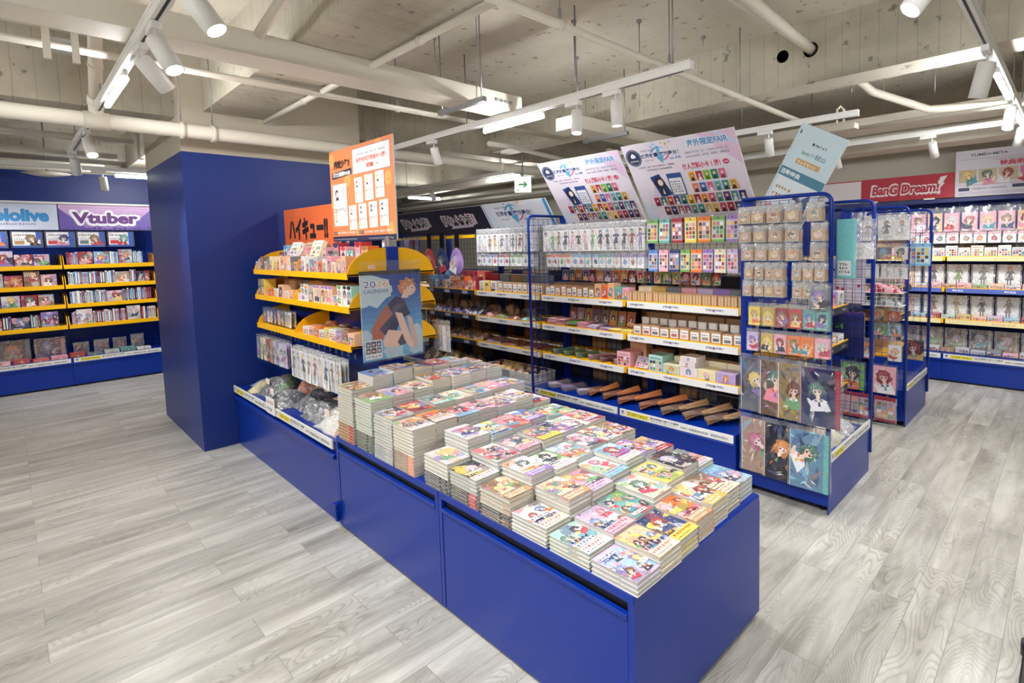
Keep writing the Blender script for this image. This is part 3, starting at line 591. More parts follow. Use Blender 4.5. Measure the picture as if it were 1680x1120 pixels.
# ---------------------------------------------------------------- display cabinets under the books
def cabinet(x0, x1, y0, y1, h, label, front_slot=True):
    t = thing('display_cabinet', label, 'cabinet', ((x0 + x1) / 2, (y0 + y1) / 2, 0), 0, 'blue cabinets under the book stacks'); W = (x1 - x0) / 2; D = (y1 - y0) / 2
    b = MB(); b.box(-W, W, -D + 0.02, D, 0.025, h - 0.028, 'blue'); part('carcass', b, t)
    b = MB(); b.box(-W, W, -D, D, h - 0.028, h, 'blue', bev=0.004); part('top_panel', b, t)
    b = MB()  # face frame
    b.box(-W, -W + 0.022, -D, -D + 0.02, 0.012, h - 0.028, 'blue'); part('frame_stile', b, t); b = MB(); b.box(W - 0.022, W, -D, -D + 0.02, 0.012, h - 0.028, 'blue'); part('frame_stile', b, t)
    if front_slot:
        b = MB(); b.box(-W + 0.024, W - 0.024, -D + 0.0195, -D + 0.021, h - 0.075, h - 0.03, 'black'); part('slot', b, t)
        b = MB(); b.box(-W + 0.024, W - 0.024, -D + 0.002, -D + 0.018, 0.012, h - 0.088, 'blue', bev=0.002)
        b.box(-W + 0.024, W - 0.024, -D - 0.004, -D + 0.016, h - 0.082, h - 0.066, 'blue', bev=0.002); part('drawer_front', b, t)
    for sx in (-1, 1):
        for sy in (-1, 1):
            b = MB(); b.tube([(sx * (W - 0.06), sy * (D - 0.07), 0), (sx * (W - 0.06), sy * (D - 0.07), 0.02)], 0.02, 'black', n=12); b.tube([(sx * (W - 0.06), sy * (D - 0.07), 0.015), (sx * (W - 0.06), sy * (D - 0.07), 0.03)], 0.008, 'steel', n=8); part('foot', b, t)
    return t
TZ = 0.507
cabinet(-2.9, -1.897, 1.133, 1.945, TZ, 'blue metal cabinet with a drawer front under the taller book stacks')
cabinet(-1.893, -0.885, 1.133, 1.945, TZ, 'blue metal cabinet at the near end, under the low book stacks')
b = MB(); b.box(-0.018, 0.018, -0.02, 0.012, 0, 0.07, 'blue', bev=0.003); b.box(-0.012, 0.012, -0.015, 0.008, -0.03, 0, 'blue'); tag(part('connecting_bracket', b, None, (-2.915, 1.13, 0.06)), 'small blue bracket joining the two cabinet rows near the floor', 'bracket')

# ---------------------------------------------------------------- books
BW, BH = 0.176, 0.114
def book_mesh(seed, base, second, thick, nfig, band, spine_front, w=BW, d=BH):
    """returns page block mesh and cover mesh; origin bottom centre; long side along x"""
    rg = random.Random(seed)
    p = MB(); cc = rg.choice([(222, 221, 214), (216, 216, 212), (226, 222, 208)])
    p.box(-w / 2 + 0.002, w / 2 - 0.002, -d / 2 + 0.002, d / 2 - 0.002, 0.0012, thick - 0.0012, 'pages', cc)
    c = MB(); ys = -d / 2 if spine_front else d / 2; sg = 1 if spine_front else -1
    edge = mixc(base, (226, 226, 226), 0.75)
    c.box(-w / 2, w / 2, -d / 2, d / 2, 0, 0.0011, 'gloss', edge)
    c.box(-w / 2, w / 2, -d / 2, d / 2, thick - 0.0011, thick, 'gloss', edge)
    y0, y1 = (ys, ys + 0.001) if spine_front else (ys - 0.001, ys)
    c.box(-w / 2, w / 2, y0, y1, 0.0011, thick - 0.0011, 'gloss', mixc(base, (240, 240, 240), rg.uniform(0, 0.7)))
    # top of cover: art, head of the picture toward -x
    sh = Sheet(c, (-w / 2, -d / 2, thick), (1, 0, 0), (0, 1, 0), w, d, 'gloss')
    sh2 = Sheet(c, (w / 2, -d / 2, thick), (0, 1, 0), (-1, 0, 0), d, w, 'gloss'); paint(sh2, seed, base, second, nfig, band, busy=7)
    # spine print
    sp = Sheet(c, (-w / 2, ys - 0.0002 * sg, 0.0012) if spine_front else (w / 2, ys + 0.0002, 0.0012), (1, 0, 0) if spine_front else (-1, 0, 0), (0, 0, 1), w, thick - 0.0024, 'gloss')
    sc = rg.choice([(40, 40, 44), (60, 56, 60), (230, 228, 224), second, shade(second, 0.6)]); sp.rect(0, 0, w, thick, sc)
    tcol = (240, 240, 240) if sum(sc) < 420 else (40, 40, 50)
    if rg.random() < 0.6: sp.rect(w * 0.7, 0, w * 0.98, thick, rg.choice([(200, 60, 60), (226, 190, 70), second, (240, 150, 110)]))
    sp.scribble(w * 0.06, (thick - 0.0024) * 0.2, w * 0.6, (thick - 0.0024) * 0.6, tcol, rg); sp.scribble(w * 0.74, (thick - 0.0024) * 0.25, w * 0.2, (thick - 0.0024) * 0.5, tcol, rg)
    return p.mesh('page_block'), c.mesh('cover')
# rows front to back; each stack: x, top height, colour words, figures, band
COLS = 'near-end second third fourth fifth sixth seventh eighth ninth tenth'.split()
ST = {
1: [(-.960, .550, 'lilac', 'sky-blue', 3, None, 3), (-1.145, .560, 'mint', 'peach', 1, 'white', 4), (-1.335, .573, 'white', 'grey', 1, 'cream', 5), (-1.519, .616, 'brown', 'cream', 2, 'kraft', 7), (-1.716, .625, 'black', 'yellow', 1, 'white', 8), (-1.909, .637, 'white', 'pink', 1, None, 8), (-2.168, .715, 'peach', 'brown', 1, 'white', 14), (-2.357, .725, 'grey', 'silver', 1, None, 15), (-2.557, .766, 'green', 'orange', 1, None, 17), (-2.762, .792, 'gold', 'kraft', 1, None, 18)],
2: [(-.962, .569, 'peach', 'yellow', 3, 'cream', 4), (-1.144, .576, 'lilac', 'pink', 1, 'pink', 4), (-1.337, .626, 'peach', 'red', 2, 'kraft', 8), (-1.531, .655, 'white', 'pink', 1, 'purple', 9), (-1.728, .660, 'white', 'red', 2, None, 9), (-1.928, .702, 'white', 'purple', 1, None, 12), (-2.166, .722, 'orange', 'black', 2, 'white', 14), (-2.359, .732, 'crimson', 'yellow', 1, None, 14), (-2.557, .772, 'pink', 'blue', 1, None, 16), (-2.762, .838, 'blue', 'purple', 1, None, 19)],
3: [(-.968, .572, 'navy', 'yellow', 1, 'yellow', 4), (-1.142, .586, 'teal', 'green', 2, None, 5), (-1.330, .619, 'pink', 'purple', 1, 'lilac', 7), (-1.51, .650, 'green', 'white', 1, 'white', 9), (-1.723, .668, 'grey', 'pink', 2, 'pink', 10), (-1.91, .690, 'sky-blue', 'yellow', 3, None, 11), (-2.16, .717, 'brown', 'sky-blue', 2, 'sky-blue', 13), (-2.354, .740, 'grey', 'teal', 1, 'teal', 14), (-2.557, .780, 'cream', 'black', 1, None, 17), (-2.755, .850, 'grey', 'orange', 2, None, 20)],
4: [(-.976, .580, 'orange', 'green', 1, 'kraft', 4), (-1.148, .610, 'cream', 'brown', 1, None, 6), (-1.345, .630, 'white', 'brown', 1, 'sky-blue', 7), (-1.531, .646, 'sky-blue', 'orange', 2, None, 8), (-1.71, .682, 'grey', 'gold', 2, 'yellow', 11), (-1.91, .692, 'red', 'pink', 1, None, 11), (-2.165, .718, 'pink', 'blue', 2, None, 13), (-2.361, .737, 'cream', 'sky-blue', 1, None, 14), (-2.565, .805, 'brown', 'red', 2, None, 18), (-2.745, .842, 'black', 'grey', 1, None, 19)],
5: [(-.985, .590, 'white', 'crimson', 2, 'gold', 5), (-1.165, .620, 'yellow', 'green', 2, None, 7), (-1.36, .650, 'sky-blue', 'white', 1, 'white', 9), (-1.55, .655, 'grey', 'white', 1, None, 9), (-1.74, .670, 'purple', 'white', 1, None, 10), (-1.94, .685, 'blue', 'purple', 1, 'purple', 11), (-2.155, .714, 'pink', 'cream', 2, None, 13), (-2.355, .740, 'sky-blue', 'orange', 1, None, 14), (-2.545, .808, 'lilac', 'blue', 2, None, 18), (-2.745, .838, 'crimson', 'red', 1, None, 19)],
6: [(-.994, .585, 'brown', 'grey', 2, 'cream', 5), (-1.175, .630, 'black', 'white', 1, None, 7), (-1.375, .630, 'purple', 'yellow', 3, None, 7), (-1.56, .650, 'cream', 'red', 1, None, 9), (-1.75, .660, 'white', 'black', 1, None, 9), (-1.945, .664, 'teal', 'white', 1, None, 9), (-2.16, .725, 'white', 'pink', 2, None, 13), (-2.36, .742, 'pink', 'red', 1, None, 14), (-2.555, .805, 'grey', 'blue', 2, None, 18), (-2.745, .832, 'sky-blue', 'cream', 1, None, 19)],
7: [(-1.0, .580, 'sky-blue', 'blue', 1, None, 4), (-1.170, .602, 'grey', 'white', 1, 'silver', 6), (-1.365, .612, 'purple', 'gold', 2, 'crimson', 6), (-1.575, .640, 'brown', 'pink', 2, None, 8), (-1.76, .660, 'pink', 'crimson', 2, None, 9), (-1.955, .655, 'white', 'green', 2, None, 9), (-2.15, .680, 'crimson', 'white', 1, None, 10), (-2.355, .738, 'blue', 'red', 1, None, 14), (-2.555, .800, 'silver', 'grey', 2, None, 18), (-2.745, .805, 'cream', 'blue', 1, None, 18)]}
rest = MB(); rgb_ = random.Random(3); nbook = 0
for r, L_ in ST.items():
    yc = 1.133 + 0.0585 + (r - 1) * 0.1145
    for c, (x, zt, c1, c2, nf, band, n) in enumerate(L_):
        th = (zt - TZ) / n; sf = (c + r) % 3 == 0
        # low part with spines to the front, upper part page edges to the front, as shops stack them
        pm, cm = book_mesh(r * 100 + c, CN[c1], CN[c2], th, nf, CN[band] if band else None, False)
        pm2, cm2 = book_mesh(r * 100 + c, CN[c1], CN[c2], th, nf, CN[band] if band else None, True)
        if r == 1: vis = n
        elif c == 0: vis = n
        elif c >= 9 or c == 5: vis = 4
        else: vis = 2 if c < 5 else 3
        vis = min(vis, n)
        where = f'in the {COLS[c]} stack of the {"front" if r == 1 else ("rearmost" if r == 7 else ORD[r - 1])} row'
        for q in range(n):
            k = n - 1 - q   # q = 0 is the bottom copy
            jx, jy = rgb_.uniform(-0.0018, 0.0018), rgb_.uniform(-0.0018, 0.0018)
            spine = q < n * (0.42 if c < 7 else 0.3) and r == 1 and c > 2
            if k < vis:
                lab = f'top {c1}-and-{c2} paperback {where}' if k == 0 else f'{c1} paperback, {ordw(k)} from the top {where}'
                t = thing('paperback_book', lab, 'book', (x + jx, yc + jy, TZ + q * th + 0.0002), rgb_.uniform(-0.008, 0.008), f'paperbacks {where}' )
                link('page_block', pm2 if spine else pm, t); cv = link('cover', cm2 if spine else cm, t); nbook += 1
            else:
                ec = (218, 217, 210); rest.box(x + jx - BW / 2 + 0.002, x + jx + BW / 2 - 0.002, yc + jy - BH / 2 + 0.002, yc + jy + BH / 2 - 0.002, TZ + q * th + 0.0012, TZ + (q + 1) * th - 0.0012, 'pages', ec)
                rest.box(x + jx - BW / 2, x + jx + BW / 2, yc + jy - BH / 2, yc + jy + BH / 2, TZ + (q + 1) * th - 0.0012, TZ + (q + 1) * th - 0.0003, 'paper', mixc(CN[c1], (226, 226, 226), 0.78))
tag(part('paperback_stacks', rest), 'lower paperbacks buried inside the stacks on the blue book table', 'books', None, 'stuff')

# ---------------------------------------------------------------- shelving fixtures
def xf(facing, x0, y0):
    """local frame: u runs to the right as seen by someone facing the shelf, d goes into the shelf, returns (location, rotation)"""
    return {'-y': ((x0, y0), 0.0), '+x': ((x0, y0), PI / 2), '+y': ((x0, y0), PI)}[facing]
def strip_text(sh, w, h, rg=None):
    """the long drawer notice on the base strips"""
    sh.rect(0, 0, w, h, (236, 236, 234), 'paper')
    sh.ell(h * 0.55, h * 0.5, h * 0.22, h * 0.26, (60, 80, 150), 8, k='paper'); sh.poly([(h * 0.2, h * 0.5), (h * 0.55, h * 0.9), (h * 0.9, h * 0.5)], (60, 80, 150), 'paper'); sh.ell(h * 0.55, h * 0.45, h * 0.1, h * 0.12, (236, 236, 234), 8, k='paper')
    sh.rect(w * 0.07, h * 0.15, w * 0.285, h * 0.85, (240, 222, 60), 'paper')
    sh.text('STAFF ONLY', w * 0.08, h * 0.27, h * 0.46, (90, 84, 40), 0.01, width=w * 0.195)
    sh.text('請勿隨意打開下方櫃檯', w * 0.3, h * 0.46, h * 0.38, (40, 44, 90), 0.015, width=w * 0.26)
    sh.text('Please do not open drawers.', w * 0.3, h * 0.16, h * 0.2, (40, 44, 90), 0.0, width=w * 0.24)
    sh.text('如有任何需要請洽店員！感謝您的配合。', w * 0.58, h * 0.26, h * 0.36, (40, 44, 90), 0.01, width=w * 0.39)
def wire_grid(b, w, h, z0, step, r, k, y=0.0, u0=0.0, thick=None):
    n = int(round(w / step))
    for i in range(n + 1): b.box(u0 + i * w / n - r, u0 + i * w / n + r, y - r, y + r, z0, z0 + h, k)
    n = int(round(h / step))
    for i in range(n + 1): b.box(u0, u0 + w, y - 2.5 * r, y - r, z0 + i * h / n - r, z0 + i * h / n + r, k)
def shelf_bay(label, facing, x0, y0, w, depth, base_h, top, shelves, strips, backing='mesh', group='shelving bays', rg=None, labels_on=True, base_strip=True, lip=0.045, sdepth=None, ends=False, uprights=(0, 1)):
    """origin at the left end of the base front; front at local y=0, depth toward +y"""
    (lx, ly), rz = xf(facing, x0, y0)
    t = thing('shelf_bay', label, 'shelf', (lx, ly, 0), rz, group)
    b = MB(); b.box(0.001, w - 0.001, 0.0, depth, 0.02, base_h - 0.06, 'blue'); b.box(0, w, -0.012, 0.02, base_h - 0.075, base_h - 0.06, 'blue', bev=0.003); part('base_cabinet', b, t)
    b = MB(); b.box(0.001, w - 0.001, -0.004, depth, base_h - 0.06, base_h - 0.004, 'blue'); part('base_deck', b, t)
    b = MB(); b.box(0.02, w - 0.02, 0.03, 0.05, 0.0, 0.02, 'black'); part('plinth', b, t)
    if base_strip:
        b = MB(); b.box(0.012, w - 0.012, -0.011, -0.004, base_h - 0.055, base_h - 0.006, 'white')
        sh = Sheet(b, (0.014, -0.0112, base_h - 0.053), (1, 0, 0), (0, 0, 1), w - 0.028, 0.045, 'paper'); strip_text(sh, w - 0.028, 0.045); part('notice_strip', b, t)
    for q in uprights:
        b = MB(); xx = q * w; a, c = (xx - 0.0, xx + 0.03) if q == 0 else (xx - 0.03, xx)
        b.box(a, c, depth - 0.035, depth, base_h - 0.004, top, 'blue', bev=0.002)
        for z in range(int((top - base_h) / 0.12)): b.box((a + c) / 2 - 0.003, (a + c) / 2 + 0.003, depth - 0.0358, depth - 0.034, base_h + 0.05 + z * 0.12, base_h + 0.08 + z * 0.12, 'black')
        part('upright', b, t)
    b = MB()
    if backing == 'mesh': wire_grid(b, w - 0.06, top - base_h - 0.02, base_h, 0.052, 0.0013, 'wiredark', depth - 0.02, 0.03); part('back_mesh', b, t)
    elif backing == 'panel': b.box(0.03, w - 0.03, depth - 0.018, depth - 0.008, base_h, top, 'blue'); part('back_panel', b, t)
    sd = sdepth or 0.32
    for zt, yf, kind in shelves:
        b = MB(); kcol = 'yellow' if kind != 'whiteshelf' else 'white'
        b.box(0.006, w - 0.006, yf, depth - 0.035, zt - 0.014, zt - 0.002, kcol)
        b.box(0.006, w - 0.006, yf - 0.004, yf, zt - lip + 0.004, zt + 0.006, kcol); s_ = part('shelf_board', b, t)
        if kind in ('white', 'navy', 'pale_yellow', 'blue_strip', 'black'):
            st = {'white': (240, 240, 240), 'navy': (44, 48, 72), 'pale_yellow': (244, 232, 178), 'blue_strip': (92, 112, 196), 'black': (44, 46, 54)}[kind]
            b = MB(); b.box(0.012, w - 0.03, yf - 0.010, yf - 0.004, zt - lip, zt - 0.001, 'paper', st)
            sh = Sheet(b, (0.012, yf - 0.0103, zt - lip), (1, 0, 0), (0, 0, 1), w - 0.042, lip - 0.001, 'paper'); ww = w - 0.042
            if kind == 'white':
                for u in (0.03, 0.36, 0.74):
                    sh.text('世界計畫', u * ww, lip * 0.36, lip * 0.34, (50, 54, 100), 0.02); sh.ell(u * ww + 0.058, lip * 0.5, 0.006, 0.01, (220, 90, 130), 8); sh.ell(u * ww + 0.062, lip * 0.5, 0.004, 0.009, (90, 160, 220), 8)
                    sh.text('繽紛舞台！', u * ww + 0.066, lip * 0.42, lip * 0.3, (50, 54, 100), 0.01)
            elif kind == 'navy':
                for u in (0.08, 0.42, 0.78): sh.rect(u * ww - 0.005, lip * 0.2, u * ww + 0.085, lip * 0.8, (200, 200, 210)); sh.text('超かぐや姫！', u * ww, lip * 0.28, lip * 0.42, (60, 64, 90), 0.02)
            elif kind == 'pale_yellow': sh.text('キャラクターグッズ', ww * 0.45, lip * 0.25, lip * 0.45, (216, 96, 80), 0.015)
            elif kind == 'blue_strip':
                for u in (0.06, 0.55): sh.text('最新商品', u * ww, lip * 0.25, lip * 0.5, (236, 238, 246), 0.02)
            else:
                sh.text('CD', 0.03, lip * 0.2, lip * 0.5, (200, 200, 210), 0.02) if False else sh.scribble(ww * 0.6, lip * 0.2, ww * 0.12, lip * 0.5, (190, 192, 200), random.Random(4))
            part('label_strip', b, s_)
        if ends:
            for q in (0, 1):
                xx = q * w; a, c = (0.006, 0.012) if q == 0 else (w - 0.012, w - 0.006)
                poly = [(depth - 0.04, zt - 0.01), (yf, zt - 0.02), (yf - 0.002, zt + 0.01), (yf + 0.05, zt + 0.1), (depth - 0.1, zt + 0.13), (depth - 0.04, zt + 0.13)]
                b = MB(); b.prism(poly, a, c, 'x', 'yellow'); part('end_plate', b, s_)
    return t
G = 'shelving bays of the long middle row'
SH = lambda kind: [(1.092, 0.10, kind), (0.852, 0.10, kind), (0.607, 0.10, kind)]
# long middle row, front at y = 2.90, spine at 3.32; local x = world x, so shelf front local y 0.1 -> world 3.0
YF = 2.9
shelf_bay('white-edged shelving bay next to the badge rack, with wooden boxes', '-y', -2.37, YF, 0.9, 0.42, 0.34, 1.66, SH('white'), 3, uprights=(0,), group=G)
shelf_bay('white-edged shelving bay right of the slim blue pole', '-y', -3.27, YF, 0.9, 0.42, 0.34, 1.66, SH('white'), 3, group=G)
shelf_bay('white-edged shelving bay left of the slim blue pole', '-y', -4.17, YF, 0.9, 0.42, 0.34, 1.66, SH('white'), 3, group=G)
shelf_bay('navy-edged shelving bay under the dark banner', '-y', -5.07, YF, 0.9, 0.42, 0.34, 1.66, SH('navy'), 3, group=G)
shelf_bay('navy-edged shelving bay farthest along the row, mostly behind the calendar', '-y', -5.97, YF, 0.9, 0.42, 0.34, 1.66, SH('navy'), 3, group=G)
for q in range(5): shelf_bay(f'bay on the rear side of the long row, {ORD[q]} from the badge rack', '+y', -1.48 - 0.9 * q, 3.74, 0.9, 0.40, 0.34, 1.64, [(1.092, 0.08, 'black'), (0.852, 0.08, 'black'), (0.607, 0.08, 'black')], 3, backing=None, group='rear side bays of the long row', uprights=())
# mesh wings
def wing(label, x0, x1, y, z0, z1, ax='x', outer=1, step=0.052, leg0=None):
    """tubular framed mesh panel; ax the horizontal axis; outer rounded corner at the x1/y1 end"""
    L_ = (x1 - x0); t = thing('mesh_panel', label, 'panel', (x0, y, 0) if ax == 'x' else (y, x0, 0), 0 if ax == 'x' else PI / 2, 'blue wire mesh side panels')
    r = 0.011; R = 0.05; b = MB()
    zb = z0 if leg0 is None else leg0
    pts = [(L_ - r, 0, zb)] + [(L_ - r, 0, z1 - R)] + [(L_ - r - R + R * math.cos(a), 0, z1 - R + R * math.sin(a)) for a in (0.4, 0.8, 1.2, PI / 2)] + [(0.0, 0, z1)]
    b.tube(pts, r, 'blue', n=10); part('tube_frame', b, t)
    b = MB(); wire_grid(b, L_ - 0.03, z1 - z0 - 0.02, z0, step, 0.0014, 'blue', 0.0, 0.005); part('wire_mesh', b, t)
    return t
# slim pole wing facing sideways on the long row (mesh runs back from the pole)
t = thing('mesh_panel', 'blue mesh wing with a slim pole standing out from the long row', 'panel', (-3.27, 3.27, 0), -PI / 2, 'blue wire mesh side panels')
b = MB(); r = 0.011; z1 = 1.745; pts = [(0.39, 0, 0.30), (0.39, 0, z1 - 0.05)] + [(0.34 + 0.05 * math.cos(a), 0, z1 - 0.05 + 0.05 * math.sin(a)) for a in (0.4, 0.8, 1.2, PI / 2)] + [(0, 0, z1)]
b.tube(pts, r, 'blue', n=10); part('tube_frame', b, t); b = MB(); wire_grid(b, 0.385, 1.36, 0.36, 0.052, 0.0014, 'blue', 0.0, 0.005); part('wire_mesh', b, t)
b = MB(); b.box(-0.02, 0.012, -0.02, 0.02, 0.34, 1.75, 'blue'); part('back_post', b, t)

def endcap(label, xl, xr, y0, y1, group, strips):
    """end unit facing +x between two mesh wings"""
    w = y1 - y0; t = thing('end_shelf_unit', label, 'shelf', (xr, y0, 0), PI / 2, group); d = xr - xl   # local x = world y, local y = -world x
    b = MB(); b.box(0.0, w, 0.004, d, 0.045, 0.27, 'blue', bev=0.002); b.box(0.0, w, 0.0, 0.006, 0.0, 0.275, 'blue'); part('base_cabinet', b, t)
    b = MB(); b.box(0.0, w, 0.0, d, 0.27, 0.292, 'blue'); part('base_deck', b, t)
    b = MB(); b.box(0.012, w - 0.012, -0.008, 0.0, 0.293, 0.343, 'white'); b.box(0.0, w, -0.006, 0.01, 0.277, 0.295, 'blue')
    sh = Sheet(b, (0.014, -0.0082, 0.295), (1, 0, 0), (0, 0, 1), w - 0.028, 0.045, 'paper'); strip_text(sh, w - 0.028, 0.045); part('notice_strip', b, t)
    b = MB(); b.box(0.01, w - 0.01, -0.004, -0.002, 0.343, 0.40, 'acrylic'); part('acrylic_lip', b, t)
    for xx in (0.0, w - 0.045):
        b = MB(); b.box(xx, xx + 0.045, d - 0.075, d, 0.29, 1.74, 'blue', bev=0.002)
        for z in range(22): b.box(xx + (-0.0006 if xx == 0 else 0.0456), xx + (0.0 if xx == 0 else 0.046), d - 0.04, d - 0.034, 0.4 + z * 0.06, 0.43 + z * 0.06, 'black')
        part('upright', b, t)
    b = MB(); b.box(0.045, w - 0.045, d - 0.02, d - 0.005, 0.29, 1.64, 'blue'); part('back_panel', b, t)
    for q in (0.06, w - 0.06):
        for p in (0.05, d - 0.05):
            b = MB(); b.tube([(q, p, 0), (q, p, 0.016)], 0.02, 'black', n=12); b.tube([(q, p, 0.014), (q, p, 0.045)], 0.006, 'steel', n=8); part('foot', b, t)
    for zt in (1.08, 0.845, 0.56):
        b = MB(); b.box(0.012, w - 0.012, 0.14, d - 0.03, zt - 0.014, zt - 0.002, 'yellow'); b.box(0.012, w - 0.012, 0.132, 0.14, zt - 0.045, zt + 0.006, 'yellow'); s_ = part('shelf_board', b, t)
        b = MB(); b.box(0.03, w - 0.03, 0.126, 0.132, zt - 0.043, zt, 'paper', (46, 48, 56)); sh = Sheet(b, (0.03, 0.1258, zt - 0.043), (1, 0, 0), (0, 0, 1), w - 0.06, 0.042, 'paper')
        for u in (0.1, 0.45, 0.75): sh.scribble(u * w, 0.012, 0.07, 0.02, (200, 200, 206), random.Random(9))
        part('label_strip', b, s_)
    return t
endcap('blue end shelf unit at the near end of the long row', -1.46, -0.947, 2.94, 3.70, 'end shelf units', 3)
endcap('blue end shelf unit of the second row, behind the near one', -1.46, -0.957, 4.74, 5.51, 'end shelf units', 3)
wing('mesh wing covered in badge bags, nearest the book table', -1.44, -0.935, 2.925, 0.12, 1.74)
wing('mesh wing at the far side of the near end unit', -1.44, -0.935, 3.715, 0.12, 1.74)
wing('mesh wing at the near side of the second end unit', -1.44, -0.95, 4.725, 0.12, 1.74)
wing('mesh wing at the far side of the second end unit', -1.44, -0.94, 5.525, 0.12, 1.74)
# second row front bays (seen through the wings)
shelf_bay('shelving bay of the second row behind the long row', '-y', -2.37, 4.72, 0.9, 0.42, 0.34, 1.62, SH('pale_yellow'), 3, group='shelving bays of the second row')
b = MB(); b.box(-2.37, -1.47, 5.15, 5.53, 0.02, 0.3, 'blue'); tag(part('rear_base_cabinet', b), 'blue base cabinet on the far side of the second row', 'cabinet')
# right wall shelving, fronts at y 6.54
RW = [(1.296, 0.06, 'pale_yellow'), (0.972, 0.06, 'blue_strip'), (0.647, 0.06, 'pale_yellow')]
for x, nm in ((-2.8, 'wall bay left of the one under the red banner, hidden by the racks'), (-1.9, 'wall bay under the red banner'), (-1.0, 'wall bay right of the red banner with long plush bags'), (-0.1, 'wall bay cut off by the right frame edge')):
    shelf_bay(nm, '-y', x, 6.54, 0.9, 0.52, 0.30, 1.9, RW, 3, backing='panel', group='shelving bays along the far wall')
# left wall shelving facing +x: local x = world y
LW = [(1.396, 0.06, 'y'), (1.168, 0.06, 'y'), (0.945, 0.06, 'y'), (0.705, 0.06, 'y')]
for y, nm in ((0.43, 'yellow-edged wall bay under the purple banner'), (-0.4, 'yellow-edged wall bay under the white banner'), (-1.23, 'yellow-edged wall bay past the left frame edge'), (1.26, 'yellow-edged wall bay hidden behind the pillar')):
    shelf_bay(nm, '+x', -8.45, y, 0.83, 0.48, 0.335, 1.8, LW, 3, backing='panel', group='shelving bays on the left blue wall', ends=True)

# ---------------------------------------------------------------- double-sided yellow shelving beside the pillar
t = thing('double_sided_shelf', 'blue base with yellow shelves between the pillar and the book table', 'shelf', (-3.86, 1.54, 0))
X0, X1 = -0.93, 0.93
b = MB(); b.box(X0, X1, -0.385, 0.4, 0.015, 0.40, 'blue'); b.box(X0, X1, -0.415, -0.38, 0.365, 0.392, 'blue', bev=0.004); b.box(X0, X1, -0.396, -0.385, 0.0, 0.36, 'blue'); part('base_cabinet', b, t)
b = MB(); b.box(X0, X1, -0.39, 0.4, 0.40, 0.455, 'blue'); part('base_deck', b, t)
for q, a in enumerate((X0 + 0.0, 0.02)):
    b = MB(); b.box(a, a + 0.9, -0.412, -0.405, 0.42, 0.472, 'white'); sh = Sheet(b, (a + 0.002, -0.4122, 0.422), (1, 0, 0), (0, 0, 1), 0.896, 0.048, 'paper'); strip_text(sh, 0.896, 0.048); part('notice_strip', b, t)
b = MB(); b.box(-0.14, 0.02, -0.418, -0.414, 0.42, 0.53, 'paper', (248, 246, 244)); sh = Sheet(b, (-0.14, -0.4182, 0.42), (1, 0, 0), (0, 0, 1), 0.16, 0.11, 'paper'); sh.scribble(0.015, 0.065, 0.13, 0.03, (210, 60, 50), random.Random(2)); sh.scribble(0.015, 0.015, 0.12, 0.035, (40, 50, 120), random.Random(3)); part('price_card', b, t)
for a in (X0 + 0.14, -0.02, X1 - 0.07):
    b = MB(); b.box(a, a + 0.05, -0.035, 0.035, 0.455, 1.515, 'blue', bev=0.002); part('upright', b, t)
b = MB(); b.box(X1 - 0.065, X1 - 0.025, -0.025, 0.03, 1.515, 1.575, 'steel', bev=0.004); part('post_cap', b, t)
b = MB(); b.box(X0 + 0.15, X1 - 0.04, -0.006, 0.006, 0.455, 1.5, 'blue'); part('back_panel', b, t)
def quart(cx, y0, y1, z0, h, n=8): return
for zi, zt in enumerate((1.367, 1.178, 0.96)):
    for side in (-1, 1):
        if side == 1 and zi == 0: pass
        b = MB(); ya, yb = (-0.27, -0.035) if side < 0 else (0.035, 0.27 + 0.0)
        b.box(X0 + 0.19, X1 - 0.03, ya, yb, zt - 0.014, zt - 0.003, 'yellow'); ye = ya if side < 0 else yb
        b.box(X0 + 0.19, X1 - 0.03, ye - 0.003, ye + 0.003, zt - 0.032, zt + 0.004, 'yellow'); s_ = part('shelf_board', b, t)
        for a in ((X0 + 0.19, X1 - 0.036) if zi == 0 else ((X0 + 0.19, 0.03, X1 - 0.036))):
            cyy = 0.0; R_ = 0.27
            poly = [(0.038 * side, zt - 0.01)] + [(side * (0.038 + (R_ - 0.04) * math.sin(an)), zt - 0.012 + 0.155 * math.cos(an)) for an in [PI / 2 - i * PI / 20 for i in range(11)]]
            if zi > 0: poly = [(p[0], zt - 0.01 + (p[1] - zt + 0.01) * 0.9) for p in poly]
            if side > 0: poly = poly[::-1]
            b = MB(); b.prism(poly, a, a + 0.006, 'x', 'yellow'); part('end_plate', b, s_)
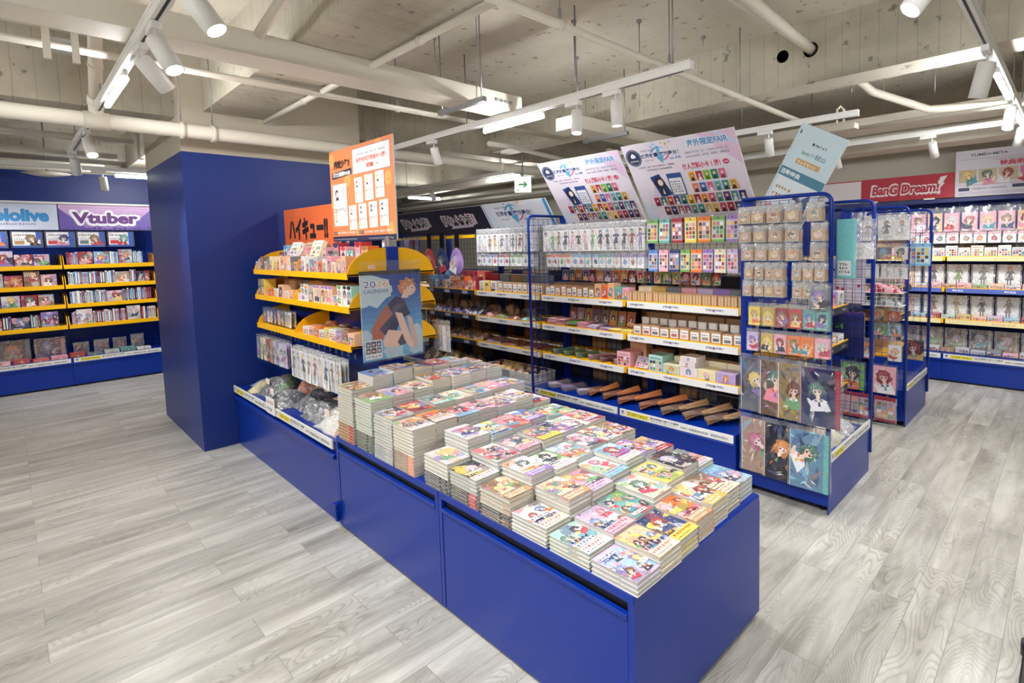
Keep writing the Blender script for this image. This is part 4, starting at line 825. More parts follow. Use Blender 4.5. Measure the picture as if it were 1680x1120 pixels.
# ---------------------------------------------------------------- goods
class FB:
    """fold a facing into a world transform"""
    def __init__(s, facing): s.rz = {'-y': 0.0, '+x': PI / 2, '+y': PI, '-x': -PI / 2}[facing]
_mc = {}
def cached(key, fn):
    if key not in _mc: _mc[key] = fn()
    return _mc[key]
def person(sh, cu, v0, h, rg, hair=None, dress=None):
    hair = hair or rg.choice(HAIR); dress = dress or rg.choice(CLOTH); r = h * 0.085; lean = rg.uniform(-0.06, 0.06) * h
    skin = (246, 218, 200)
    for q in (-1, 1): sh.poly([(cu + q * r * 0.25, v0 + h * 0.42), (cu + q * r * 1.0, v0 + h * 0.42), (cu + q * r * 0.9, v0), (cu + q * r * 0.35, v0)], rg.choice([skin, (60, 56, 66), shade(dress, 0.7)]))
    sk = rg.uniform(1.2, 2.4)
    sh.poly([(cu - r * sk, v0 + h * 0.3), (cu + r * sk, v0 + h * 0.3), (cu + r * 0.8 + lean, v0 + h * 0.58), (cu + r * 1.3 + lean, v0 + h * 0.76), (cu - r * 1.3 + lean, v0 + h * 0.76), (cu - r * 0.8 + lean, v0 + h * 0.58)], dress)
    for q in (-1, 1): sh.poly([(cu + lean + q * r * 1.2, v0 + h * 0.75), (cu + lean + q * r * 2.4, v0 + h * rg.uniform(0.5, 0.75)), (cu + lean + q * r * 2.2, v0 + h * rg.uniform(0.45, 0.68)), (cu + lean + q * r * 0.9, v0 + h * 0.66)], dress)
    sh.blob(cu + lean, v0 + h * 0.86, r * 1.35, hair, rg, 10, 1.15); sh.ell(cu + lean, v0 + h * 0.845, r * 0.75, r * 0.85, skin, 8)
    sh.poly([(cu + lean - r * 0.85, v0 + h * 0.87), (cu + lean + r * 0.85, v0 + h * 0.87), (cu + lean + r * 0.6, v0 + h * 0.95), (cu + lean - r * 0.6, v0 + h * 0.95)], hair)
def card_mesh(kind, w, h, c1, c2, seed):
    """a card hanging from z=0 down to -h, its printed side toward -y"""
    def mk():
        rg = random.Random(seed); b = MB(); t = {'badge': 0.014, 'sticker': 0.004, 'box': 0.02}.get(kind, 0.0015); base = {'standee': (246, 246, 248), 'charm': (248, 248, 250), 'badge': (196, 160, 128)}.get(kind, c1)
        b.box(-w / 2, w / 2, -t / 2, t / 2, -h, 0, 'paper', base)
        sh = Sheet(b, (-w / 2, -t / 2 - 0.0001, -h), (1, 0, 0), (0, 0, 1), w, h, 'art')
        if kind == 'standee': sh.rect(0, 0, w, h, base); person(sh, w * 0.5, h * 0.04, h * 0.92, rg, None, c1)
        elif kind == 'charm':
            sh.rect(0, 0, w, h, base, 'paper'); sh.rect(0, h * 0.78, w, h, c1, 'paper'); sh.blob(w * 0.5, h * 0.42, w * 0.3, c2, rg, 12); sh.blob(w * 0.5, h * 0.42, w * 0.16, mixc(c2, (255, 255, 255), 0.4), rg, 8); sh.rect(w * 0.48, h * 0.6, w * 0.52, h * 0.8, (190, 190, 196), 'paper')
        elif kind == 'badge':
            sh.rect(0, 0, w, h, (206, 172, 142), 'paper'); sh.ell(w * 0.5, h * 0.55, w * 0.3, w * 0.3, (236, 222, 204), 14); hr = rg.choice(HAIR); sh.blob(w * 0.5, h * 0.57, w * 0.26, hr, rg, 10); sh.ell(w * 0.5, h * 0.52, w * 0.17, w * 0.16, (248, 224, 206), 10)
            sh.poly([(w * 0.3, h * 0.56), (w * 0.7, h * 0.56), (w * 0.62, h * 0.75), (w * 0.38, h * 0.75)], hr); sh.scribble(w * 0.2, h * 0.1, w * 0.6, h * 0.12, (110, 80, 60), rg); sh.rect(0, 0, w, h * 0.05, (150, 200, 210), 'paper')
        elif kind == 'artcard':
            sh.rect(0, 0, w, h, c1); sh.blob(w * 0.5, h * 0.5, w * 0.4, mixc(c1, (255, 255, 255), 0.4), rg, 12, 1.3); sh.figure(w * 0.5, h * 0.6, w * 0.27, rg, c2); sh.scribble(w * 0.15, h * 0.06, w * 0.7, h * 0.08, (250, 250, 250), rg)
        elif kind == 'sticker':
            sh.rect(0, 0, w, h, mixc(c1, (240, 240, 240), 0.55)); sh.rect(0, h * 0.84, w, h, c1); sh.rect(0, 0, w, h * 0.1, c1); sh.ell(w * 0.5, h * 0.92, w * 0.06, w * 0.06, (40, 40, 46), 8)
            for i in range(3):
                for j in range(4): sh.rect(w * (0.1 + i * 0.28), h * (0.16 + j * 0.16), w * (0.32 + i * 0.28), h * (0.29 + j * 0.16), rg.choice(CLOTH + HAIR + [(245, 245, 245)]))
        elif kind == 'folder':
            c0 = mixc(c1, (40, 38, 60), 0.35); sh.rect(0, 0, w, h, c0)
            for q in range(26):
                a, c = rg.uniform(0.0, 0.9) * w, rg.uniform(0, 1) * h; d = rg.uniform(0.2, 0.7) * w; t = rg.uniform(0, PI); cc = mixc(c0, rg.choice([c1, c2, (240, 230, 220), (30, 30, 46), (150, 120, 120), (90, 96, 140)]), rg.uniform(0.2, 0.8))
                sh.poly([(a, c), (a + d * 0.4 * math.cos(t + 0.4), c + d * 0.4 * math.sin(t + 0.4)), (a + d * math.cos(t), c + d * math.sin(t)), (a + d * 0.45 * math.cos(t - 0.2), c + d * 0.45 * math.sin(t - 0.2))], cc)
            sh.figure(w * rg.uniform(0.35, 0.55), h * rg.uniform(0.5, 0.68), w * rg.uniform(0.17, 0.22), rg, tilt=rg.uniform(-1.1, 1.1))
            for q in range(16):
                a, c = rg.uniform(0.05, 0.85) * w, rg.uniform(0, 1) * h; d = rg.uniform(0.05, 0.22) * w; t = rg.uniform(0, PI)
                sh.poly([(a, c), (a + d * math.cos(t), c + d * math.sin(t)), (a + d * 0.6 * math.cos(t + 0.3), c + d * 0.6 * math.sin(t + 0.3))], rg.choice([c2, (236, 230, 226), shade(c1, 1.3), shade(c1, 0.5)]))
            sh.rect(w * 0.87, 0, w, h, c2); sh.rect(0, 0, w * 0.02, h, mixc(c2, (250, 250, 250), 0.6))
            for q in range(16): sh.ell(w * 0.935, h * (q + 0.5) / 16, w * 0.012, w * 0.012, mixc(c2, (255, 255, 255), 0.4), 6)
        elif kind == 'flyer':
            sh.rect(0, 0, w, h, (238, 238, 242), 'paper'); sh.scribble(w * 0.05, h * 0.74, w * 0.5, h * 0.14, (40, 44, 60), rg); sh.scribble(w * 0.05, h * 0.5, w * 0.5, h * 0.1, (90, 90, 110), rg); sh.rect(0, 0, w * 0.9, h * 0.14, (66, 96, 170), 'paper'); sh.rect(w * 0.82, 0, w, h, (52, 96, 190), 'paper')
            sh.rect(w * 0.06, h * 0.2, w * 0.4, h * 0.45, c1); sh.figure(w * 0.64, h * 0.58, h * 0.2, rg, c2); sh.rect(0, 0, w, h * 0.13, (66, 96, 170), 'paper')
        return b.mesh(kind + '_card')
    return cached((kind, w, h, c1, c2, seed), mk)
def bag_mesh(w, h, puff, seed, k='bag'):
    def mk():
        rg = random.Random(seed); b = MB(); ph = [rg.uniform(0, 6) for _ in range(6)]
        def f(sgn):
            def g(u, v):
                x = -w / 2 + w * u; z = -h * v; e = min(1, math.sin(PI * u) * 1.6) * min(1, math.sin(PI * max(0, min(1, (v - 0.08) / 0.92))) * 1.5) if v > 0.08 else 0
                cr = 0.0022 * math.sin(21 * u + ph[0] + 9 * v) * math.sin(17 * v + ph[1]) + 0.0015 * math.sin(40 * u * v + ph[2])
                return (x + 0.0015 * math.sin(9 * v + ph[3]), sgn * (puff * e * 0.5 + 0.0006) + cr * (0.3 + e), z)
            return g
        b.grid(f(-1), 8, 9, k); b.grid(f(1), 4, 5, k)
        return b.mesh('clear_bag')
    return cached(('bag', w, h, puff, seed, k), mk)
def place(x, y, z, facing, dx=0, dd=0):
    """dx along the shelf to the right, dd toward the viewer"""
    c = {'-y': (1, 0, 0, -1), '+x': (0, 1, 1, 0), '+y': (-1, 0, 0, 1), '-x': (0, -1, -1, 0)}[facing]
    return (x + c[0] * dx + c[2] * dd, y + c[1] * dx + c[3] * dd, z)
PACKW = {'standee': 'acrylic figure card', 'charm': 'charm card', 'badge': 'round-face badge box', 'artcard': 'bust portrait card', 'sticker': 'foil sticker packet', 'folder': 'A4 picture folder', 'flyer': 'flyer'}
CATW = {'standee': 'card pack', 'charm': 'keychain pack', 'badge': 'badge bag', 'artcard': 'card pack', 'sticker': 'packet', 'folder': 'folder', 'flyer': 'flyer'}
def hang(row, kind, items, x, y, ztop, w, h, facing='-y', deep=2, cardh=None, puff=0.016, gap=0.02, bag=True, seed0=0, hook=True, backs=True):
    """items: list of (offset, colour name, second colour name)"""
    f = FB(facing); ch = cardh or h * 0.74
    for i, (dx, a, c) in enumerate(items):
        for k in range(deep):
            jit = random.Random(seed0 + i * 7 + k); p = place(x, y, ztop, facing, dx + jit.uniform(-0.003, 0.003), -k * gap)
            pos = f'{ordw(i)} from the left in {row}'
            lab = f'{a} {PACKW[kind]}, {ordw(i)} in {row}' if k == 0 else f'{a} {PACKW[kind]} {[0, "one", "two", "three", "four"][k]} back, {ordw(i)} in {row}'
            t = thing({'standee': 'figure_pack', 'charm': 'charm_pack', 'badge': 'badge_bag', 'artcard': 'portrait_card', 'sticker': 'sticker_packet', 'folder': 'picture_folder', 'flyer': 'flyer'}[kind], lab, CATW[kind], p, f.rz + jit.uniform(-0.11, 0.11) * (0.3 if kind == 'folder' else 1), f'packs on {row}')
            cm = card_mesh(kind, w * 0.88 if bag else w, ch, CN[a], CN[c], seed0 + i)
            o = link('card', cm, t, (0, 0, -(h - ch) + 0.004 if bag else 0), rot=(jit.uniform(-0.05, 0.02), 0, 0))
            if bag: link('clear_bag', bag_mesh(w, h, puff, (seed0 + i) % 6, 'film' if kind in ('folder', 'artcard', 'flyer') else 'bag'), t, rot=(0, 0, 0))
        if hook:
            b = cached(('hook', round(gap * deep, 3)), lambda: hookmesh(gap * deep + 0.05)); p = place(x, y, ztop - 0.006, facing, dx, 0.012)
            tag(link('display_hook', b, None, p, f.rz), f'wire hook, {ordw(i)} in {row}', 'hook', f'hooks of {row}')
def hookmesh(L_):
    b = MB(); b.tube([(0, 0, 0.008), (0, 0, 0.0), (0, 0.006, -0.002), (0, L_, 0.0)], 0.0016, 'steel', n=6); b.box(-0.010, 0.010, L_, L_ + 0.003, -0.01, 0.02, 'steel'); return b.mesh('display_hook')
def carton_mesh(w, h, d, c1, c2, seed, style='box'):
    def mk():
        rg = random.Random(seed); b = MB()
        if style == 'book':  # thin case with artwork, spine sides
            b.box(-w / 2, w / 2, -d / 2, d / 2, 0, h, 'gloss', c1)
            sh = Sheet(b, (-w / 2, -d / 2 - 0.0001, 0), (1, 0, 0), (0, 0, 1), w, h, 'gloss')
            if w > 0.04: paint(sh, seed, c1, c2, 1, None, busy=4)
            else: sh.rect(w * 0.2, h * 0.1, w * 0.8, h * 0.9, c2); sh.rect(w * 0.3, h * 0.15, w * 0.7, h * 0.6, mixc(c2, (240, 240, 240), 0.5))
            return b.mesh('case')
        b.box(-w / 2, w / 2, -d / 2, d / 2, 0, h, 'paper', c1, bev=min(0.0012, w * 0.02))
        sh = Sheet(b, (-w / 2, -d / 2 - 0.0001, 0), (1, 0, 0), (0, 0, 1), w, h, 'art')
        if style == 'box': sh.rect(w * 0.06, h * 0.04, w * 0.94, h * 0.96, mixc(c1, c2, 0.25)); sh.figure(w * 0.5, h * 0.55, min(w, h) * 0.24, rg); sh.scribble(w * 0.1, h * 0.06, w * 0.8, h * 0.12, c2, rg)
        elif style == 'label': sh.rect(w * 0.1, h * 0.12, w * 0.9, h * 0.88, (244, 244, 246), 'paper'); sh.scribble(w * 0.18, h * 0.55, w * 0.64, h * 0.2, (50, 52, 70), rg); sh.rect(w * 0.2, h * 0.2, w * 0.8, h * 0.48, mixc(c2, (230, 230, 235), 0.4)); sh.scribble(w * 0.2, h * 0.2, w * 0.6, h * 0.24, (80, 82, 96), rg, 2)
        elif style == 'grid':
            sh.rect(0, 0, w, h, mixc(c1, (250, 250, 250), 0.2)); sh.scribble(w * 0.1, h * 0.75, w * 0.8, h * 0.14, c2, rg)
            for i in range(4):
                for j in range(3): sh.rect(w * (0.08 + i * 0.22), h * (0.08 + j * 0.21), w * (0.26 + i * 0.22), h * (0.25 + j * 0.21), rg.choice(CLOTH + HAIR)) 
        elif style == 'plain': sh.scribble(w * 0.2, h * 0.3, w * 0.6, h * 0.3, c2, rg)
        elif style == 'slim': sh.rect(w * 0.15, h * 0.1, w * 0.85, h * 0.9, mixc(c1, (255, 240, 210), 0.35), 'paper')
        elif style == 'tall': sh.rect(w * 0.05, 0, w * 0.95, h * 0.9, mixc(c1, (255, 250, 245), 0.5)); sh.ell(w * 0.5, h * 0.92, w * 0.42, h * 0.1, c2, 10); sh.figure(w * 0.5, h * 0.58, w * 0.3, rg)
        top = Sheet(b, (-w / 2, -d / 2, h + 0.0001), (1, 0, 0), (0, 1, 0), w, d, 'art'); top.rect(w * 0.05, d * 0.05, w * 0.95, d * 0.95, mixc(c1, c2, 0.15)); top.scribble(w * 0.15, d * 0.35, w * 0.7, d * 0.2, c2, rg)
        return b.mesh('carton')
    return cached(('carton', w, h, d, c1, c2, seed, style), mk)
def cartons(row, word, name, items, x, y, z, facing, style, d=0.08, cat='box', seed0=0, jit=0.03, lean=0.0):
    """items: (offset of centre, width, height, colour, colour2)"""
    f = FB(facing)
    for i, (dx, w, h, a, c) in enumerate(items):
        rg = random.Random(seed0 * 31 + i)
        p = place(x, y, z, facing, dx, -d / 2 + rg.uniform(-0.004, 0.004))
        o = link(name, carton_mesh(w, h, d, CN[a], CN[c], seed0 + i, style), None, p, rot=(lean, 0, f.rz + rg.uniform(-jit, jit)))
        tag(o, f'{a} {word}, {ordw(i)} {row}', cat, f'{word} {row}')
def spread(x0, ws, gap=0.004):
    out = []; x = x0
    for w in ws: out.append(x + w / 2); x += w + gap
    return out
R = random.Random

# --- long row, right of the slim pole: acrylic figure packs, charms, sticker foils. world x along the row
SHY = 3.0
cols = [('white', 'grey'), ('green', 'brown'), ('brown', 'black'), ('navy', 'grey'), ('pink', 'red'), ('black', 'pink'), ('pink', 'crimson'), ('green', 'gold'), ('black', 'silver'), ('black', 'gold'), ('navy', 'grey'), ('black', 'crimson'), ('crimson', 'purple'), ('purple', 'black')]
hang('the top row right of the slim pole', 'standee', [(-3.19 + i * 0.073, a, c) for i, (a, c) in enumerate(cols)], 0, 3.0, 1.665, 0.080, 0.215, deep=3, cardh=0.165, seed0=100)
hang('the second row right of the slim pole', 'charm', [(-3.17 + i * 0.0715, *q) for i, q in enumerate([('orange', 'brown'), ('orange', 'crimson'), ('orange', 'green'), ('orange', 'orange'), ('sky-blue', 'blue'), ('sky-blue', 'purple'), ('sky-blue', 'teal'), ('sky-blue', 'navy'), ('teal', 'sky-blue'), ('teal', 'teal'), ('purple', 'pink'), ('purple', 'blue'), ('purple', 'crimson'), ('purple', 'lilac')])], 0, 3.01, 1.46, 0.072, 0.135, deep=3, cardh=0.098, puff=0.01, seed0=130)
hang('the upper foil packet row', 'sticker', [(-2.12 + i * 0.098, *q) for i, q in enumerate([('green', 'white'), ('teal', 'white'), ('crimson', 'white'), ('yellow', 'white'), ('orange', 'white'), ('green', 'grey'), ('purple', 'white')])], 0, 2.98, 1.66, 0.084, 0.16, deep=5, bag=False, cardh=0.16, gap=0.012, seed0=150)
hang('the lower foil packet row', 'sticker', [(-2.12 + i * 0.083, *q) for i, q in enumerate([('blue', 'white'), ('pink', 'white'), ('navy', 'white'), ('green', 'white'), ('orange', 'white'), ('purple', 'white'), ('cream', 'white'), ('lilac', 'white')])], 0, 2.99, 1.455, 0.076, 0.145, deep=5, bag=False, cardh=0.145, gap=0.012, seed0=160)
hang('the shaded inner row right of the pole', 'artcard', [(-3.15 + i * 0.078, *q) for i, q in enumerate([('grey', 'navy'), ('grey', 'black'), ('orange', 'brown'), ('purple', 'navy'), ('crimson', 'black'), ('kraft', 'orange'), ('purple', 'black'), ('orange', 'brown'), ('orange', 'gold'), ('crimson', 'brown'), ('pink', 'red'), ('grey', 'crimson'), ('gold', 'brown'), ('green', 'gold'), ('gold', 'green'), ('crimson', 'pink'), ('pink', 'crimson'), ('green', 'grey'), ('crimson', 'orange')])], 0, 3.17, 1.30, 0.066, 0.095, deep=1, bag=False, cardh=0.09, hook=False, seed0=170)
# shelf one: small cartons, then slim wooden cases; boxes behind
zs = 1.093
xs = spread(-3.24, [0.055] * 9, 0.006)
cartons('on the top shelf right of the slim pole', 'small labelled kraft carton', 'labelled_carton', [(x, 0.054, 0.07 + 0.014 * (i % 2), 'kraft', c) for i, (x, c) in enumerate(zip(xs, ['sky-blue', 'blue', 'orange', 'pink', 'grey', 'purple', 'lilac', 'blue', 'grey']))], 0, 3.02, zs, '-y', 'label', seed0=200)
cartons('in the coloured group on the top shelf', 'small picture carton', 'picture_carton', [(x, 0.062, h, a, c) for x, h, a, c in zip(spread(-2.69, [0.062] * 5, 0.005), (0.11, 0.1, 0.12, 0.095, 0.09), ('peach', 'orange', 'peach', 'teal', 'pink'), ('brown', 'crimson', 'orange', 'green', 'purple'))], 0, 3.02, zs, '-y', 'box', seed0=215)
cartons('on the top shelf next to the badge rack', 'slim wooden case', 'slim_case', [(-2.34 + i * 0.0225, 0.02, 0.068, 'kraft', 'gold') for i in range(38)], 0, 3.015, zs, '-y', 'slim', seed0=230, cat='case', jit=0.04)
cartons('behind the slim cases on the top shelf', 'flat pastel carton', 'flat_carton', [(x, 0.115, 0.10, a, c) for x, a, c in zip(spread(-2.34, [0.115] * 7, 0.006), ('cream', 'gold', 'grey', 'pink', 'lilac', 'purple', 'grey'), ('green', 'orange', 'black', 'crimson', 'navy', 'crimson', 'blue'))], 0, 3.11, zs, '-y', 'plain', d=0.09, seed0=270)
cartons('behind the labelled kraft cartons', 'wide kraft display box', 'display_box', [(x, 0.15, 0.10, 'brown', c) for x, c in zip(spread(-3.24, [0.15] * 5, 0.01), ('sky-blue', 'grey', 'purple', 'orange', 'grey'))], 0, 3.12, zs, '-y', 'plain', d=0.1, seed0=280)
# shelf two
zs = 0.853
def towel(w, d, n, th, c, seed):
    rg = R(seed); b = MB()
    for i in range(n):
        ox, oy = rg.uniform(-0.008, 0.008), rg.uniform(-0.008, 0.008); cc = mixc(c, (245, 240, 245), rg.uniform(0, 0.35))
        b.grid(lambda u, v: (ox - w / 2 + w * u, oy - d / 2 + d * v, i * th + th * 0.9 * (0.35 + 0.65 * min(1, 4 * u * (1 - u) + 0.35) * min(1, 4 * v * (1 - v) + 0.35)) + 0.001 * math.sin(9 * u + i) * math.sin(7 * v)), 6, 6, 'cloth', cc)
        b.box(ox - w / 2, ox + w / 2, oy - d / 2, oy + d / 2, i * th, i * th + th * 0.35, 'cloth', cc)
    return b
for i, (x, c, n) in enumerate(zip(spread(-3.23, [0.1] * 8, 0.012), ('pink', 'pink', 'green', 'pink', 'lilac', 'purple', 'yellow', 'yellow'), (5, 5, 4, 4, 3, 2, 2, 2))):
    o = part('folded_towels', towel(0.1, 0.13, n, 0.0105, CN[c], i), None, (x, 3.09, zs)); tag(o, f'{c} folded cloths in sleeves, {ordw(i)} pile from the left on the middle shelf', 'cloth pile', 'folded cloth piles on the middle shelf')
for i, (x, a, c) in enumerate(zip([-3.1 + k * 0.088 for k in range(8)], ('brown', 'lilac', 'gold', 'purple', 'grey', 'kraft', 'brown', 'kraft'), ('crimson', 'purple', 'brown', 'navy', 'brown', 'gold', 'orange', 'red'))):
    o = link('picture_card', carton_mesh(0.078, 0.13, 0.004, mixc(CN[a], (150, 110, 90), 0.4), CN[c], 300 + i, 'box'), None, (x, 3.19, zs), rot=(-0.16, 0, 0)); tag(o, f'standing {a} picture card, {ordw(i)} from the left behind the folded cloths', 'card', 'standing cards behind the cloth piles')
cartons('on the middle shelf next to the badge rack', 'white-fronted kraft box', 'white_label_box', [(x, 0.074, 0.075 if i % 3 else 0.068, 'kraft', c) for i, (x, c) in enumerate(zip(spread(-2.33, [0.074] * 11, 0.004), ['grey', 'crimson', 'navy', 'grey', 'crimson', 'pink', 'grey', 'grey', 'black', 'navy', 'grey']))], 0, 3.02, zs, '-y', 'label', d=0.09, seed0=320)
cartons('in the back line of the middle shelf', 'upright white card box', 'card_box', [(x, 0.06, 0.115, 'white', 'grey') for x in spread(-2.32, [0.06] * 11, 0.018)], 0, 3.115, zs, '-y', 'plain', d=0.02, seed0=340)
cartons('at the back wall of the middle shelf', 'long kraft tray box', 'tray_box', [(x, 0.2, 0.15, 'brown', 'kraft') for x in spread(-2.3, [0.2] * 4, 0.01)], 0, 3.15, zs, '-y', 'plain', d=0.1, seed0=350)
# shelf three: packets, then pastel boxes
zs = 0.608
def rolls(w, d, n, c, seed, h0=0.0):
    rg = R(seed); b = MB()
    for i in range(n):
        a = rg.uniform(-0.05, 0.05); ox = rg.uniform(-0.01, 0.01); cc = mixc(c, (240, 236, 230), rg.uniform(0, 0.3)); z = i * 0.009
        for (q0, q1, k) in ((0, w * 0.62, 'gloss'),):
            b.grid(lambda u, v: (ox - w / 2 + q1 * u + a * v * d, -d / 2 + d * v, z + 0.008 * math.sin(PI * u) + 0.004 * math.sin(3 * v + i)), 5, 3, 'gloss', cc)
        b.grid(lambda u, v: (ox - w / 2 + w * u + a * v * d, -d / 2 - 0.01 + (d + 0.02) * v, z + 0.001 + 0.011 * math.sin(PI * u) + 0.004 * math.sin(3 * v + i)), 5, 3, 'film', cc)
    b.box(-w / 2, w / 2, -d / 2, d / 2, -0.0, 0.003, 'paper', shade(c, 0.6))
    return b
for i, (x, c, a) in enumerate([(-3.15, 'teal', 0.5), (-3.02, 'green', 0.6), (-2.88, 'green', 0.7), (-2.74, 'pink', 0.8), (-2.62, 'crimson', 0.75), (-2.5, 'pink', 0.4)]):
    o = part('sleeved_posters', rolls(0.09, 0.2, 4, CN[c], i), None, (x, 3.13, zs), -a + 0.25); tag(o, f'{c} rolled posters in clear sleeves, {ordw(i)} bundle from the left on the bottom shelf', 'poster bundle', 'poster bundles on the bottom shelf')
cartons('on the bottom shelf', 'upright gift box', 'gift_box', [(-2.415, 0.12, 0.105, 'pink', 'crimson'), (-2.13, 0.115, 0.115, 'mint', 'navy')], 0, 3.01, zs, '-y', 'grid', d=0.14, seed0=400, jit=0.0)
cartons('behind the pink gift box', 'tall kraft backing box', 'backing_box', [(-2.40, 0.15, 0.16, 'peach', 'brown'), (-2.2, 0.15, 0.12, 'brown', 'red')], 0, 3.17, zs, '-y', 'plain', d=0.08, seed0=404)
cartons('between the pink and mint gift boxes', 'leaning card display', 'card_display', [(-2.27, 0.11, 0.085, 'lilac', 'purple')], 0, 3.03, zs, '-y', 'grid', d=0.02, seed0=410, lean=-0.5)
cartons('at the right of the bottom shelf', 'pastel picture carton', 'pastel_carton', [(x, 0.13, 0.07, a, c) for x, a, c in zip(spread(-2.06, [0.13] * 4, 0.005), ('cream', 'white', 'cream', 'lilac'), ('green', 'pink', 'yellow', 'purple'))], 0, 3.0, zs, '-y', 'box', d=0.12, seed0=415)
for i, dz in enumerate((0.071, 0.106)):
    o = link('pastel_carton', carton_mesh(0.12, 0.034, 0.12, CN['white'], CN['pink'], 430 + i, 'box'), None, (-1.87 + 0.01 * i, 3.06, zs + dz)); tag(o, ('lower' if i == 0 else 'upper') + ' thin pastel carton stacked on the second pastel picture carton', 'box', 'thin stacked cartons')
cartons('in the back line at the right of the bottom shelf', 'yellow-striped carton', 'striped_carton', [(x, 0.13, 0.10, 'cream', c) for x, c in zip(spread(-2.06, [0.13] * 4, 0.005), ('gold', 'orange', 'gold', 'orange'))], 0, 3.14, zs, '-y', 'plain', d=0.08, seed0=440)
# base deck
zs = 0.337
for i, (x, c, a) in enumerate([(-3.14, 'lilac', 0.5), (-2.98, 'purple', 0.7), (-2.80, 'lilac', 0.75)]):
    o = part('sleeved_posters', rolls(0.11, 0.2, 4, CN[c], 20 + i), None, (x, 3.06, zs), -a + 0.25); tag(o, f'{c} poster bundle in clear sleeves, {ordw(i)} from the left on the base deck', 'poster bundle', 'poster bundles on the base deck')
def tubepack(w, L_, c, seed, flare=1):
    rg = R(seed); b = MB()
    for q in range(2): b.tube([(-L_ * 0.12, -0.012 + 0.026 * q, 0.012 + 0.004 * q), (L_ * 0.5, -0.014 + 0.03 * q, 0.03 + 0.01 * q)], [0.011, 0.0165], 'gloss', mixc(c, (255, 190, 120), 0.15 + q * 0.25), n=12)
    for q in range(3): b.grid(lambda u, v: (-L_ * 0.5 + L_ * 0.5 * u, (-w / 2 + w * v) * (1.4 - 0.7 * u) + 0.006 * q, 0.008 + 0.006 * q + 0.016 * math.sin(4 * v + 2 * u + q)), 6, 5, 'gloss', mixc(c, [(96, 60, 44), (236, 200, 170), (70, 52, 60)][q], 0.55))
    b.grid(lambda u, v: (-L_ * 0.52 + L_ * 1.04 * u, (-w / 2 + w * v) * (1.25 - 0.5 * u), 0.02 + 0.02 * math.sin(PI * v) + 0.008 * u), 6, 4, 'film', c)
    return b
for i, (x, c, a, L_) in enumerate([(-2.66, 'orange', 0.9, 0.24), (-2.49, 'orange', 0.75, 0.28), (-2.31, 'orange', 0.7, 0.32), (-2.11, 'orange', 0.7, 0.34), (-1.93, 'kraft', 0.7, 0.32), (-1.76, 'kraft', 0.75, 0.32), (-1.60, 'kraft', 0.7, 0.3)]):
    o = part('rolled_poster_pack', tubepack(0.09, L_, CN[c], i), None, (x, 3.07 + 0.01 * (i % 2), zs + 0.024), rot=(0, -0.13, a)); tag(o, f'{c} rolled poster pack, {ordw(i)} from the left on the base deck by the badge rack', 'poster pack', 'rolled poster packs on the base deck')
t = thing('wire_divider', 'steel wire divider frame at the back of the base deck by the badge rack', 'divider', (-2.05, 3.24, 0.337)); b = MB(); b.box(0, 0.55, -0.003, 0, 0.12, 0.126, 'steel'); b.box(0, 0.55, -0.06, -0.057, 0.06, 0.066, 'steel')
part('frame_wire', b, t)
for q in range(8): b = MB(); b.tube([(0.02 + q * 0.072, 0, 0.123), (0.02 + q * 0.072, -0.06, 0.063), (0.02 + q * 0.072, -0.06, 0.0)], 0.0017, 'steel', n=5); part('divider_wire', b, t)

# --- left of the pole: bays C, D, E (world x -5.97 .. -3.27)
hang('the top row left of the slim pole', 'standee', [(-4.10 + i * 0.082, *q) for i, q in enumerate([('silver', 'grey'), ('white', 'lilac'), ('brown', 'white'), ('gold', 'grey'), ('grey', 'brown'), ('lilac', 'pink'), ('grey', 'white'), ('crimson', 'grey'), ('silver', 'white'), ('white', 'grey')])], 0, 3.0, 1.665, 0.084, 0.215, deep=3, cardh=0.16, seed0=500)
hang('the second row left of the slim pole', 'charm', [(-4.13 + i * 0.083, *q) for i, q in enumerate([('lilac', 'navy'), ('grey', 'purple'), ('blue', 'blue'), ('purple', 'red'), ('crimson', 'purple'), ('red', 'crimson'), ('green', 'green'), ('green', 'mint'), ('cream', 'grey'), ('silver', 'grey')])], 0, 3.01, 1.46, 0.08, 0.135, deep=3, cardh=0.1, puff=0.01, seed0=520)
hang('the hook row over the navy-edged shelves', 'artcard', [(-5.5 + i * 0.105, *q) for i, q in enumerate([('navy', 'blue'), ('lilac', 'sky-blue'), ('crimson', 'brown'), ('grey', 'purple')])], 0, 2.98, 1.62, 0.1, 0.24, deep=2, bag=True, cardh=0.21, seed0=540)
# round bags hanging with printed front
def pouch(w, h, c1, c2, seed):
    rg = R(seed); b = MB()
    b.grid(lambda u, v: (0.5 * w * math.cos(2 * PI * v) * u * (1.0 if math.sin(2 * PI * v) < 0 else 1 - 0.25 * math.sin(2 * PI * v)), -0.018 * (1 - u * u), -h / 2 + 0.5 * h * math.sin(2 * PI * v) * u), 5, 22, 'art', c1, lambda u, v: mixc(c1, c2, 0.35 + 0.3 * math.sin(9 * v + 5 * u)))
    b.grid(lambda u, v: (0.52 * w * math.cos(2 * PI * v) * u * (1.0 if math.sin(2 * PI * v) < 0 else 1 - 0.25 * math.sin(2 * PI * v)), 0.004, -h / 2 + 0.52 * h * math.sin(2 * PI * v) * u), 2, 22, 'film', c1)
    sh = Sheet(b, (-w / 2, -0.0195, -h), (1, 0, 0), (0, 0, 1), w, h, 'art'); sh.figure(w * 0.5, h * 0.52, w * 0.2, rg, c2)
    return b
